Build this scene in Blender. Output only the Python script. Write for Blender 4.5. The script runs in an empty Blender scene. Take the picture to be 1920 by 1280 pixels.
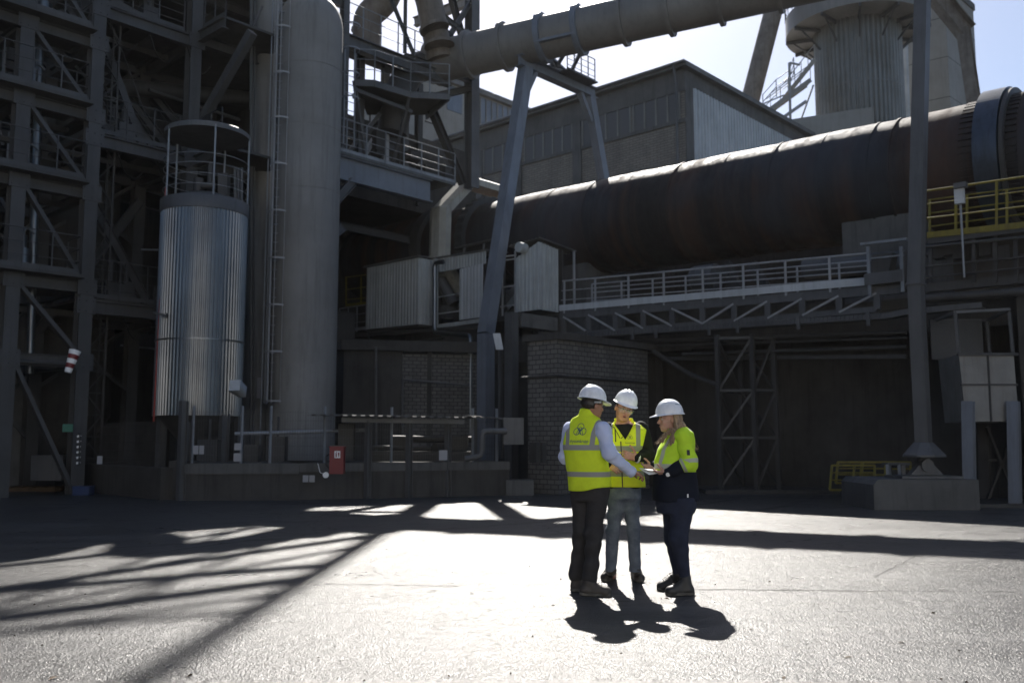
import bpy, bmesh, math, random
import numpy as np
from mathutils import Vector, Matrix
from mathutils.bvhtree import BVHTree
random.seed(7)
SC = bpy.context.scene
COL = SC.collection
# ------------------------------------------------------------------ camera
FPX, PITCH, CAMH = 1720.0, math.radians(6.1), 1.4
cam = bpy.data.cameras.new('camera'); camo = bpy.data.objects.new('camera', cam); COL.objects.link(camo)
cam.sensor_width = 36.0; cam.lens = FPX / 1920 * 36.0
cam.clip_start = 0.1; cam.clip_end = 3000
camo.location = (0, 0, CAMH); camo.rotation_euler = (math.radians(90) + PITCH, 0, 0)
cam.dof.use_dof = True; cam.dof.focus_distance = 8.7; cam.dof.aperture_fstop = 2.0
SC.camera = camo
# ------------------------------------------------------------------ light
SUN_EL, SUN_AZ = math.radians(42.4), math.radians(1.2)     # azimuth clockwise from +Y
w = bpy.data.worlds.new('World'); SC.world = w; w.use_nodes = True
nt = w.node_tree; nt.nodes.clear()
wo = nt.nodes.new('ShaderNodeOutputWorld'); bg = nt.nodes.new('ShaderNodeBackground'); sky = nt.nodes.new('ShaderNodeTexSky')
sky.sky_type = 'NISHITA'; sky.sun_disc = False; sky.sun_elevation = SUN_EL; sky.sun_rotation = SUN_AZ
sky.altitude = 100; sky.air_density = 0.8; sky.dust_density = 1.0; sky.ozone_density = 1.0
bg.inputs['Strength'].default_value = 0.05
nt.links.new(sky.outputs[0], bg.inputs['Color']); nt.links.new(bg.outputs[0], wo.inputs['Surface'])
sl = bpy.data.lights.new('sun', 'SUN'); sl.energy = 3.8; sl.angle = math.radians(0.55); sl.color = (1.0, 0.95, 0.88)
so = bpy.data.objects.new('sun', sl); COL.objects.link(so)
sdir = Vector((math.sin(SUN_AZ) * math.cos(SUN_EL), math.cos(SUN_AZ) * math.cos(SUN_EL), math.sin(SUN_EL)))
so.rotation_euler = sdir.to_track_quat('Z', 'Y').to_euler(); so.location = (0, 60, 60)
SC.view_settings.view_transform = 'Standard'; SC.view_settings.look = 'None'
SC.view_settings.exposure = 1.5; SC.view_settings.gamma = 1.0
SC.cycles.use_denoising = True
SC.cycles.max_bounces = 6; SC.cycles.diffuse_bounces = 3; SC.cycles.glossy_bounces = 3; SC.cycles.transmission_bounces = 4
SC.cycles.sample_clamp_indirect = 4.0
# ------------------------------------------------------------------ plant frame: U runs along the kiln away to the left, V square to it away to the right
A = math.radians(47.4)
UD = Vector((-math.sin(A), math.cos(A), 0)); VD = Vector((math.cos(A), math.sin(A), 0)); ZD = Vector((0, 0, 1))
CS, SN = math.cos(PITCH), math.sin(PITCH)
CAMP = Vector((0, 0, CAMH))
def ray(px, py):
    up = 640 - py
    return Vector((px - 960, FPX * CS - up * SN, FPX * SN + up * CS))
def at(px, py, Y):
    r = ray(px, py); return CAMP + r * (Y / r.y)
def atD(px, py, D):
    r = ray(px, py); return CAMP + r * (D / r.dot(VD))
def atU(px, py, U):
    r = ray(px, py); return CAMP + r * (U / r.dot(UD))
def atZ(px, py, z=0.0):
    r = ray(px, py); return CAMP + r * ((z - CAMH) / r.z)
def uvz(u, v, z): return UD * u + VD * v + ZD * z
def UU(p): return Vector(p).dot(UD)
def VV(p): return Vector(p).dot(VD)
# ------------------------------------------------------------------ mesh builder
class MB:
    def __init__(s): s.v = []; s.f = []; s.sm = []
    def add(s, vs, fs, smooth=False):
        o = len(s.v); s.v += [tuple(x) for x in vs]; s.f += [tuple(i + o for i in f) for f in fs]; s.sm += [smooth] * len(fs); return s
    def box(s, c, sx, sy, sz, ax=None):
        X, Y, Z = ax if ax else (Vector((1, 0, 0)), Vector((0, 1, 0)), Vector((0, 0, 1)))
        c = Vector(c); vs = [c + X * (i * sx / 2) + Y * (j * sy / 2) + Z * (k * sz / 2) for k in (-1, 1) for j in (-1, 1) for i in (-1, 1)]
        return s.add(vs, [(0, 2, 3, 1), (4, 5, 7, 6), (0, 1, 5, 4), (2, 6, 7, 3), (0, 4, 6, 2), (1, 3, 7, 5)])
    def ubox(s, u0, u1, v0, v1, z0, z1):       # box aligned with the plant frame
        return s.box(uvz((u0 + u1) / 2, (v0 + v1) / 2, (z0 + z1) / 2), abs(u1 - u0), abs(v1 - v0), abs(z1 - z0), (UD, VD, ZD))
    def frame(s, a, b, up=None):
        a = Vector(a); b = Vector(b); d = (b - a); L = d.length; d = d / max(L, 1e-9)
        up = Vector(up) if up is not None else (Vector((0, 0, 1)) if abs(d.z) < 0.95 else VD)
        x = up.cross(d)
        if x.length < 1e-6: x = Vector((1, 0, 0)).cross(d)
        x.normalize(); y = d.cross(x); return a, b, L, d, x, y
    def beam(s, a, b, w_, h_, up=None):
        a, b, L, d, x, y = s.frame(a, b, up)
        return s.box((a + b) / 2, w_, h_, L, (x, y, d))
    def ibeam(s, a, b, w_, h_, t=None, up=None):
        a, b, L, d, x, y = s.frame(a, b, up); t = t or max(0.012, h_ * 0.07); c = (a + b) / 2
        s.box(c + y * (h_ / 2 - t / 2), w_, t, L, (x, y, d)); s.box(c - y * (h_ / 2 - t / 2), w_, t, L, (x, y, d))
        return s.box(c, t, h_ - 2 * t, L, (x, y, d))
    def tube(s, a, b, r, n=12, r2=None, caps=True, smooth=True):
        a, b, L, d, x, y = s.frame(a, b); r2 = r if r2 is None else r2
        vs = []
        for p, rr in ((a, r), (b, r2)):
            for i in range(n):
                t = 2 * math.pi * i / n; vs.append(p + x * (rr * math.cos(t)) + y * (rr * math.sin(t)))
        s.add(vs, [(i, (i + 1) % n, n + (i + 1) % n, n + i) for i in range(n)], smooth)
        if caps: s.add(vs, [tuple(range(n - 1, -1, -1)), tuple(range(n, 2 * n))])
        return s
    def path(s, pts, r, n=10, bend=None):      # round pipe along points with rounded bends
        pts = [Vector(p) for p in pts]; bend = bend or r * 2.0; P = [pts[0]]
        for i in range(1, len(pts) - 1):
            a, b, c = pts[i - 1], pts[i], pts[i + 1]; d1 = (a - b).normalized(); d2 = (c - b).normalized()
            q = min(bend, (a - b).length * .45, (c - b).length * .45); p1 = b + d1 * q; p2 = b + d2 * q
            for k in range(6):
                t = k / 5; P.append(p1 * (1 - t) ** 2 + b * 2 * t * (1 - t) + p2 * t * t)
        P.append(pts[-1]); ref = None; vs = []
        for i, p in enumerate(P):
            d = ((P[min(i + 1, len(P) - 1)] - P[max(i - 1, 0)])).normalized()
            if ref is None: ref = d.orthogonal().normalized()
            ref = (ref - d * ref.dot(d)).normalized(); y = d.cross(ref)
            for k in range(n):
                t = 2 * math.pi * k / n; vs.append(p + ref * (r * math.cos(t)) + y * (r * math.sin(t)))
        fs = [(i * n + k, i * n + (k + 1) % n, (i + 1) * n + (k + 1) % n, (i + 1) * n + k) for i in range(len(P) - 1) for k in range(n)]
        s.add(vs, fs, True); m = len(P) * n
        return s.add(vs, [tuple(range(n - 1, -1, -1)), tuple(range(m - n, m))])
    def lathe(s, a, b, prof, n=48, smooth=True, rf=None, closed=False):   # prof: (t metres along a->b, radius)
        a, b, L, d, x, y = s.frame(a, b); vs = []
        for (t, r) in prof:
            for i in range(n):
                q = 2 * math.pi * i / n; rr = rf(r, i) if rf else r
                vs.append(a + d * t + x * (rr * math.cos(q)) + y * (rr * math.sin(q)))
        m = len(prof); R = m if closed else m - 1
        s.add(vs, [(j * n + i, j * n + (i + 1) % n, ((j + 1) % m) * n + (i + 1) % n, ((j + 1) % m) * n + i) for j in range(R) for i in range(n)], smooth)
        if not closed and prof[0][1] > 0: s.add(vs, [tuple(range(n - 1, -1, -1))])
        if not closed and prof[-1][1] > 0: s.add(vs, [tuple(range((m - 1) * n, m * n))])
        return s
    def prism(s, poly, dvec):                   # planar polygon extruded by dvec
        poly = [Vector(p) for p in poly]; dvec = Vector(dvec); n = len(poly)
        vs = poly + [p + dvec for p in poly]
        return s.add(vs, [tuple(range(n - 1, -1, -1)), tuple(range(n, 2 * n))] + [(i, (i + 1) % n, n + (i + 1) % n, n + i) for i in range(n)])
    def corr(s, a, b, h0, h1, pitch=0.16, dep=0.03, nrm=None, top=None):   # corrugated sheet wall from a to b (bottom line), heights h0,h1 (sheet has thickness)
        a = Vector(a); b = Vector(b); L = (b - a).length; d = (b - a) / L
        nrm = Vector(nrm) if nrm is not None else d.cross(ZD).normalized()
        n = max(2, int(L / pitch)); st = L / n; pr = []
        for i in range(n):
            x0 = i * st
            pr += [(x0, 0), (x0 + st * .45, 0), (x0 + st * .55, dep), (x0 + st * .93, dep)]
        pr.append((L, 0)); vs = []
        for side in (0, -0.012):
            for (x, o) in pr:
                q = a + d * x + nrm * (o + side); vs += [q, q + ZD * (h0 + (h1 - h0) * x / L)]
        m = len(pr); fs = []
        for k in range(m - 1):
            fs.append((2 * k, 2 * k + 2, 2 * k + 3, 2 * k + 1)); q = 2 * m
            fs.append((q + 2 * k + 1, q + 2 * k + 3, q + 2 * k + 2, q + 2 * k))
            fs.append((2 * k + 1, 2 * k + 3, q + 2 * k + 3, q + 2 * k + 1)); fs.append((q + 2 * k, q + 2 * k + 2, 2 * k + 2, 2 * k))
        return s.add(vs, fs)
    def sheet(s, a, b, vec, pitch=0.16, dep=0.035, th=0.012):   # corrugated roof sheet: ribs run along vec
        a = Vector(a); b = Vector(b); vec = Vector(vec); L = (b - a).length; d = (b - a) / L; nn = d.cross(vec).normalized()
        if nn.z < 0: nn = -nn
        n = max(2, int(L / pitch)); st = L / n; pr = []
        for i in range(n): pr += [(i * st, 0), (i * st + st * .4, 0), (i * st + st * .5, dep), (i * st + st * .9, dep)]
        pr.append((L, 0)); vs = []
        for side in (0, th):
            for (x, o) in pr:
                q = a + d * x + nn * (o + side); vs += [q, q + vec]
        m = len(pr); fs = []; q = 2 * m
        for k in range(m - 1):
            fs += [(2 * k, 2 * k + 1, 2 * k + 3, 2 * k + 2), (q + 2 * k, q + 2 * k + 2, q + 2 * k + 3, q + 2 * k + 1),
                   (2 * k, 2 * k + 2, q + 2 * k + 2, q + 2 * k), (2 * k + 1, q + 2 * k + 1, q + 2 * k + 3, 2 * k + 3)]
        return s.add(vs, fs)
    def ell(s, c, rx, ry, rz, ax=None, n=16, m=10):
        X, Y, Z = ax if ax else (Vector((1, 0, 0)), Vector((0, 1, 0)), Vector((0, 0, 1))); c = Vector(c); vs = [c - Z * rz]
        for j in range(1, m):
            p = math.pi * j / m - math.pi / 2
            for i in range(n):
                t = 2 * math.pi * i / n; vs.append(c + X * (rx * math.cos(p) * math.cos(t)) + Y * (ry * math.cos(p) * math.sin(t)) + Z * (rz * math.sin(p)))
        vs.append(c + Z * rz); fs = [(0, 1 + (i + 1) % n, 1 + i) for i in range(n)]
        for j in range(m - 2):
            fs += [(1 + j * n + i, 1 + j * n + (i + 1) % n, 1 + (j + 1) * n + (i + 1) % n, 1 + (j + 1) * n + i) for i in range(n)]
        k = 1 + (m - 2) * n; fs += [(len(vs) - 1, k + i, k + (i + 1) % n) for i in range(n)]
        return s.add(vs, fs, True)
    def build(s, name, m=None, parent=None, origin=None):
        me = bpy.data.meshes.new(name); o = bpy.data.objects.new(name, me); COL.objects.link(o)
        off = Vector((0, 0, 0))
        if parent is not None:
            o.parent = parent; q = parent
            while q is not None: off += q.location; q = q.parent
        elif origin is not None: off = Vector(origin); o.location = off
        me.from_pydata([(x - off.x, y - off.y, z - off.z) for x, y, z in s.v], [], s.f)
        me.polygons.foreach_set('use_smooth', s.sm)
        if m: me.materials.append(m)
        me.update(); return o
def thing(name, label, cat, loc=(0, 0, 0), group=None):
    o = bpy.data.objects.new(name, None); COL.objects.link(o); o.location = Vector(loc); o.empty_display_size = .2
    o['label'] = label; o['category'] = cat
    if group: o['group'] = group
    return o
def tag(o, label, cat, group=None):
    o['label'] = label; o['category'] = cat
    if group: o['group'] = group
    return o
def struct(o, kind='structure'): o['kind'] = kind; return o
def rail_mb(pts, h=1.1, r=0.022, mids=2, step=1.5, kick=True, posts=True):
    """hand-rail along a polyline: returns (rails MB, list of post MBs)"""
    R = MB(); P = []; pts = [Vector(p) for p in pts]
    for a, b in zip(pts[:-1], pts[1:]):
        R.tube(a + ZD * h, b + ZD * h, r, 8)
        for k in range(mids):
            z = h * (k + 1) / (mids + 1); R.tube(a + ZD * z, b + ZD * z, r * .65, 6)
        if kick: R.beam(a + ZD * .07, b + ZD * .07, .012, .12)
        n = max(1, round((b - a).length / step))
        for i in range(n + 1):
            q = a + (b - a) * (i / n); m = MB(); m.beam(q + ZD * -.04, q + ZD * (h - .005), r * 1.7, r * 1.7); P.append(m)
    return R, P
def add_rail(parent, pts, m, h=1.1, r=0.022, mids=2, step=1.5, kick=True, label=None):
    R, P = rail_mb(pts, h, r, mids, step, kick)
    if parent is None: return R, P
    ro = R.build('handrail', m, parent)
    q = MB()
    for x in P: q.add(x.v, x.f)
    q.build('post', m, ro if parent.parent is None else parent)
    return ro
# ------------------------------------------------------------------ materials
MT = {}
def srgb(r, g, b): return tuple(((c / 255) / 12.92 if c / 255 <= .04045 else ((c / 255 + .055) / 1.055) ** 2.4) for c in (r, g, b)) + (1,)
def N(nt, t, **k):
    n = nt.nodes.new('ShaderNode' + t)
    for a, b in k.items(): setattr(n, a, b)
    return n
def mixc(nt, fac, a, b, typ='MIX'):
    n = nt.nodes.new('ShaderNodeMix'); n.data_type = 'RGBA'; n.blend_type = typ
    for sock, val in ((n.inputs['Factor'], fac), (n.inputs[6], a), (n.inputs[7], b)):
        if hasattr(val, 'links') or isinstance(val, bpy.types.NodeSocket): nt.links.new(val, sock)
        else: sock.default_value = val
    return n.outputs[2]
def ramp(nt, src, lo, hi):
    n = nt.nodes.new('ShaderNodeMapRange'); n.inputs['From Min'].default_value = lo; n.inputs['From Max'].default_value = hi
    nt.links.new(src, n.inputs['Value']); return n.outputs[0]
def noise(nt, vec, scale, detail=4, rough=.6, dist=0):
    n = nt.nodes.new('ShaderNodeTexNoise'); n.inputs['Scale'].default_value = scale; n.inputs['Detail'].default_value = detail
    n.inputs['Roughness'].default_value = rough; n.inputs['Distortion'].default_value = dist
    if vec is not None: nt.links.new(vec, n.inputs['Vector'])
    return n.outputs['Fac']
def mapping(nt, vec, sc=(1, 1, 1), loc=(0, 0, 0)):
    n = nt.nodes.new('ShaderNodeMapping'); n.inputs['Scale'].default_value = sc; n.inputs['Location'].default_value = loc; nt.links.new(vec, n.inputs['Vector']); return n.outputs[0]
def math_(nt, op, a, b=0.0, c=None):
    n = nt.nodes.new('ShaderNodeMath'); n.operation = op
    for i, v in enumerate((a, b) if c is None else (a, b, c)):
        if isinstance(v, bpy.types.NodeSocket): nt.links.new(v, n.inputs[i])
        else: n.inputs[i].default_value = v
    return n.outputs[0]
def base(name, rough=.6, metal=0.0, spec=.5):
    m = bpy.data.materials.new(name); m.use_nodes = True; nt = m.node_tree; b = nt.nodes['Principled BSDF']
    b.inputs['Roughness'].default_value = rough; b.inputs['Metallic'].default_value = metal
    try: b.inputs['Specular IOR Level'].default_value = spec
    except Exception: pass
    return m, nt, b
def bump(nt, b, h, dist=.01, st=.5):
    n = nt.nodes.new('ShaderNodeBump'); n.inputs['Distance'].default_value = dist; n.inputs['Strength'].default_value = st
    nt.links.new(h, n.inputs['Height']); nt.links.new(n.outputs[0], b.inputs['Normal'])
def wpos(nt): return N(nt, 'TexCoord').outputs['Object']
WK = {'*': .55, 'steel_grey': .6, 'steel_pale': 1.0, 'silo_paint': .85, 'galvanised': .36, 'steel_tower': .37, 'tyre_steel': .5, 'tower_clad': .5, 'sheet_pale': 1.1, 'sheet_white': 1.05, 'duct_beige': .85, 'concrete_pale': .85, 'ring_cover': 1.1, 'yellow_paint': .36, 'beam_blue': 1.0, 'panel_pale': .6, 'rail_grey': 1.0, 'duct_rust': .8, 'roof_metal': .8, 'boot_leather': 1, 'boot_black': 1, 'sole_rubber': 1, 'timber': .8}
def weathered(name, c1, c2, rough=.6, metal=0.0, scale=.7, streak=True, dirt=(.05, .047, .043), dirt_amt=.5, bmp=.004, spec=.5, bscale=40):
    kf = WK.get(name, WK['*']) * .86; c1 = tuple(x * kf for x in c1); c2 = tuple(x * kf for x in c2); dirt = tuple(x * kf for x in dirt)
    m, nt, b = base(name, rough, metal, spec); p = wpos(nt)
    n1 = noise(nt, p, scale, 6, .65); col = mixc(nt, ramp(nt, n1, .35, .68), c1 + (1,), c2 + (1,))
    sv = mapping(nt, p, (5, 5, .35)) if streak else p
    n2 = noise(nt, sv, 1.1, 5, .7); d = ramp(nt, n2, .5, .78); d = math_(nt, 'MULTIPLY', d, dirt_amt)
    col = mixc(nt, d, col, dirt + (1,)); nt.links.new(col, b.inputs['Base Color'])
    n3 = noise(nt, p, bscale, 5, .7)
    r = nt.nodes.new('ShaderNodeMapRange'); r.inputs['To Min'].default_value = max(.05, rough - .12); r.inputs['To Max'].default_value = min(1, rough + .18)
    nt.links.new(n1, r.inputs['Value']); nt.links.new(r.outputs[0], b.inputs['Roughness'])
    if bmp: bump(nt, b, n3, bmp, .6)
    MT[name] = m; return m
def plain(name, c, rough=.6, metal=0.0, spec=.5, nz=.12, scale=30):
    m, nt, b = base(name, rough, metal, spec); p = wpos(nt); n = noise(nt, p, scale, 4)
    lo = tuple(x * (1 - nz) for x in c) + (1,); hi = tuple(min(1, x * (1 + nz)) for x in c) + (1,)
    nt.links.new(mixc(nt, ramp(nt, n, .3, .7), lo, hi), b.inputs['Base Color']); MT[name] = m; return m
def brick(name, c1, c2, mortar, axis, bw=.25, rh=.125, ms=.012, rough=.85, dirt_amt=.5):
    m, nt, b = base(name, rough); p = wpos(nt)
    d = N(nt, 'VectorMath', operation='DOT_PRODUCT'); nt.links.new(p, d.inputs[0]); d.inputs[1].default_value = axis
    sx = N(nt, 'SeparateXYZ'); nt.links.new(p, sx.inputs[0]); cb = N(nt, 'CombineXYZ'); nt.links.new(d.outputs['Value'], cb.inputs[0]); nt.links.new(sx.outputs[2], cb.inputs[1])
    t = N(nt, 'TexBrick'); nt.links.new(cb.outputs[0], t.inputs['Vector']); t.inputs['Scale'].default_value = 1
    t.inputs['Brick Width'].default_value = bw; t.inputs['Row Height'].default_value = rh; t.inputs['Mortar Size'].default_value = ms
    t.inputs['Color1'].default_value = c1 + (1,); t.inputs['Color2'].default_value = c2 + (1,); t.inputs['Mortar'].default_value = mortar + (1,)
    n2 = noise(nt, mapping(nt, p, (1.3, 1.3, .35)), 1.0, 6, .7); col = mixc(nt, math_(nt, 'MULTIPLY', ramp(nt, n2, .45, .7), dirt_amt), t.outputs['Color'], (.035, .033, .03, 1))
    nt.links.new(col, b.inputs['Base Color']); bump(nt, b, math_(nt, 'SUBTRACT', 1.0, t.outputs['Fac']), .012, .7); MT[name] = m; return m
weathered('steel_grey', (.185, .185, .188), (.125, .125, .126), .5, 0, .8, True, (.05, .045, .04), .55)
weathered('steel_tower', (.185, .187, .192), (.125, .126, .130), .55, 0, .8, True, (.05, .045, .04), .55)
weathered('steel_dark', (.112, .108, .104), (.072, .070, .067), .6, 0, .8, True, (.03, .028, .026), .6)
weathered('steel_pale', (.38, .385, .39), (.29, .295, .30), .5, 0, .9, True, (.09, .08, .07), .5)
weathered('rail_grey', (.30, .32, .34), (.2, .21, .23), .5, .2, 2, True, (.08, .07, .06), .4, bmp=0)
weathered('silo_paint', (.285, .28, .27), (.21, .205, .195), .65, 0, .45, True, (.10, .095, .085), .7)
weathered('galvanised', (.62, .65, .68), (.44, .47, .50), .33, .9, .5, True, (.16, .155, .15), .35, bmp=.002)
weathered('tower_clad', (.52, .50, .45), (.40, .38, .33), .42, .6, .5, True, (.2, .16, .12), .5, bmp=.002)
weathered('sheet_pale', (.46, .48, .47), (.34, .355, .35), .55, 0, .8, True, (.11, .10, .085), .65, bmp=.002)
weathered('sheet_white', (.55, .57, .58), (.42, .44, .45), .5, 0, .8, True, (.16, .15, .13), .45, bmp=.002)
weathered('duct_beige', (.27, .255, .235), (.2, .19, .175), .5, 0, .6, True, (.09, .08, .07), .45)
weathered('duct_rust', (.28, .235, .19), (.16, .13, .10), .6, 0, 1.6, True, (.05, .03, .02), .7)
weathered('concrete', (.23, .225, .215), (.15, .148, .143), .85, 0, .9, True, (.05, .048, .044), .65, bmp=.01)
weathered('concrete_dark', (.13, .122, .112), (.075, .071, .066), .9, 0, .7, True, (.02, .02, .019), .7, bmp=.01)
weathered('concrete_pale', (.40, .385, .35), (.31, .295, .265), .85, 0, .35, True, (.2, .185, .16), .5, bmp=.01)
weathered('ring_cover', (.44, .43, .38), (.33, .32, .28), .6, 0, 1.6, True, (.1, .09, .07), .6)
weathered('yellow_paint', (.62, .50, .03), (.45, .36, .03), .5, 0, 3, True, (.09, .07, .03), .6, bmp=0)
weathered('roof_metal', (.2, .195, .185), (.13, .128, .122), .6, .1, .8, False, (.05, .045, .04), .5)
weathered('tyre_steel', (.15, .19, .25), (.10, .125, .165), .35, .6, 1.2, True, (.03, .03, .035), .6)
weathered('beam_blue', (.20, .225, .265), (.15, .168, .20), .5, 0, .8, True, (.07, .065, .06), .5)
weathered('timber', (.16, .10, .055), (.10, .065, .035), .8, 0, 4, True, (.04, .03, .02), .6)
plain('bounce_pale', (.74, .72, .68), .8, nz=.04); plain('red_paint', (.16, .014, .016), .5); plain('red_line', (.30, .03, .02), .5); plain('white_paint', (.78, .78, .76), .45)
plain('paper', (.30, .30, .31), .7, nz=.03); plain('sheet_paper', (.82, .82, .80), .7, nz=.03); plain('black_part', (.015, .015, .016), .45); plain('window_glass', (.085, .085, .085), .45, 0, .3)
plain('blue_plastic', (.015, .035, .10), .5); plain('green_sign', (.05, .16, .11), .5); plain('cable', (.02, .02, .02), .6)
weathered('panel_pale', (.42, .41, .38), (.30, .29, .27), .6, 0, 1.2, True, (.16, .10, .06), .55)
brick('brick_pier', (0.11, 0.1045, 0.0963), (0.1485, 0.1403, 0.1293), (0.0385, 0.0374, 0.0358), tuple(UD))
brick('brick_side', (0.1045, 0.099, 0.0908), (0.1375, 0.1293, 0.1183), (0.0358, 0.0347, 0.033), tuple(VD))
brick('brick_hall', (0.225, 0.1988, 0.165), (0.18, 0.1613, 0.135), (0.105, 0.0975, 0.0863), tuple(UD), .42, .13, .018, dirt_amt=.3)
# kiln shell: rusty bands round the axis
def kiln_mat(axis):
    m, nt, b = base('kiln_shell', .5, 0, .35); p = wpos(nt)
    d = N(nt, 'VectorMath', operation='DOT_PRODUCT'); nt.links.new(p, d.inputs[0]); d.inputs[1].default_value = axis
    cb = N(nt, 'CombineXYZ'); nt.links.new(d.outputs['Value'], cb.inputs[0])
    n1 = noise(nt, mapping(nt, cb.outputs[0], (.55, 1, 1)), 1.0, 5, .7); n2 = noise(nt, p, 1.8, 6, .7); n3 = noise(nt, mapping(nt, p, (1, 1, 1), (9, 3, 1)), .22, 2)
    c = mixc(nt, ramp(nt, n1, .45, .56), (.010, .008, .008, 1), (.055, .029, .020, 1))
    c = mixc(nt, math_(nt, 'MULTIPLY', ramp(nt, n2, .42, .66), .45), c, (.030, .026, .026, 1)); c = mixc(nt, math_(nt, 'MULTIPLY', ramp(nt, n3, .5, .62), .6), c, (.03, .04, .055, 1))
    nt.links.new(c, b.inputs['Base Color']); bump(nt, b, math_(nt, 'ADD', n2, n1), .012, .5)
    r = N(nt, 'MapRange'); r.inputs['From Min'].default_value = .35; r.inputs['From Max'].default_value = .65; r.inputs['To Min'].default_value = .42; r.inputs['To Max'].default_value = .95; st_ = noise(nt, mapping(nt, p, (2.5, 2.5, .6)), 1.0, 6, .7, .8); nt.links.new(math_(nt, 'ADD', math_(nt, 'MULTIPLY', st_, .55), math_(nt, 'MULTIPLY', n1, .45)), r.inputs['Value']); nt.links.new(r.outputs[0], b.inputs['Roughness'])
    MT['kiln_shell'] = m
# ground
def ground_mat():
    m, nt, b = base('asphalt', .5, 0, .40); p = wpos(nt)
    fine = noise(nt, p, 60, 2, .7); mid = noise(nt, p, 6, 5, .7); big = noise(nt, p, .22, 6, .6); streak = noise(nt, mapping(nt, p, (.35, 2.2, 1)), .9, 5, .65)
    c = mixc(nt, ramp(nt, big, .35, .7), (.040, .040, .043, 1), (.064, .063, .061, 1))
    c = mixc(nt, math_(nt, 'MULTIPLY', ramp(nt, mid, .4, .75), .5), c, (.066, .066, .068, 1))
    c = mixc(nt, math_(nt, 'MULTIPLY', ramp(nt, streak, .5, .7), .35), c, (.16, .157, .15, 1))
    v = N(nt, 'TexVoronoi', feature='DISTANCE_TO_EDGE'); v.inputs['Scale'].default_value = .33
    wv = N(nt, 'VectorMath', operation='ADD'); nn = N(nt, 'TexNoise'); nn.inputs['Scale'].default_value = 1.3; nn.inputs['Detail'].default_value = 6; nt.links.new(p, nn.inputs['Vector'])
    nt.links.new(p, wv.inputs[0]); nt.links.new(nn.outputs['Color'], wv.inputs[1]); nt.links.new(wv.outputs[0], v.inputs['Vector'])
    crack = math_(nt, 'MULTIPLY', math_(nt, 'LESS_THAN', v.outputs['Distance'], .006), ramp(nt, mid, .5, .62))
    c = mixc(nt, math_(nt, 'MULTIPLY', ramp(nt, noise(nt, p, .9, 5, .6, .4), .60, .70), .6), c, (.026, .026, .028, 1))
    tw_ = noise(nt, mapping(nt, p, (.12, 3.2, 1)), 1.6, 3, .5, .25); c = mixc(nt, math_(nt, 'MULTIPLY', ramp(nt, tw_, .58, .66), .4), c, (.034, .034, .036, 1))
    trk = None                                       # tyre tracks: arcs of large radius, broken up by noise
    for cx, cy, R in ((-14, 32, 22.0), (-14, 32, 23.7), (22, -9, 26.5), (22, -9, 28.3), (-3, -40, 47.5), (-3, -40, 49.2)):
        d_ = N(nt, 'VectorMath', operation='DISTANCE'); nt.links.new(p, d_.inputs[0]); d_.inputs[1].default_value = (cx, cy, 0)
        a_ = math_(nt, 'ABSOLUTE', math_(nt, 'SUBTRACT', math_(nt, 'ADD', d_.outputs['Value'], math_(nt, 'MULTIPLY', big, .8)), R), 0)
        a_ = math_(nt, 'MULTIPLY', ramp(nt, a_, .16, .10), ramp(nt, noise(nt, p, 1.1 + cx * .01, 6, .75), .42, .6)); trk = a_ if trk is None else math_(nt, 'MAXIMUM', trk, a_)
    c = mixc(nt, math_(nt, 'MULTIPLY', trk, .55), c, (.03, .03, .032, 1))
    c = mixc(nt, crack, c, (.02, .02, .02, 1)); nt.links.new(c, b.inputs['Base Color'])
    r = N(nt, 'MapRange'); r.inputs['From Min'].default_value = .3; r.inputs['From Max'].default_value = .7; r.inputs['To Min'].default_value = .25; r.inputs['To Max'].default_value = .36
    nt.links.new(math_(nt, 'ADD', math_(nt, 'MULTIPLY', mid, .5), math_(nt, 'MULTIPLY', streak, .5)), r.inputs['Value'])
    sc = ramp(nt, noise(nt, mapping(nt, p, (.8, 2.6, 1)), 2.2, 9, .72, .6), .60, .68); pt = ramp(nt, noise(nt, p, .55, 5, .6), .52, .6)
    nt.links.new(math_(nt, 'ADD', r.outputs[0], math_(nt, 'ADD', math_(nt, 'MULTIPLY', sc, .16), math_(nt, 'ADD', math_(nt, 'ADD', math_(nt, 'MULTIPLY', pt, .05), math_(nt, 'MULTIPLY', trk, .10)), math_(nt, 'MULTIPLY', crack, .3)))), b.inputs['Roughness'])
    h = math_(nt, 'ADD', math_(nt, 'MULTIPLY', fine, .7), math_(nt, 'MULTIPLY', mid, 1.2)); h = math_(nt, 'SUBTRACT', h, math_(nt, 'MULTIPLY', crack, .6))
    bump(nt, b, h, .02, .7); MT['asphalt'] = m
ground_mat()
# ------------------------------------------------------------------ setting: one ground sheet
g = MB(); g.add([(-1500, -1500, 0), (1500, -1500, 0), (1500, 1500, 0), (-1500, 1500, 0)], [(0, 1, 2, 3)])
struct(g.build('ground', MT['asphalt']))
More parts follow.
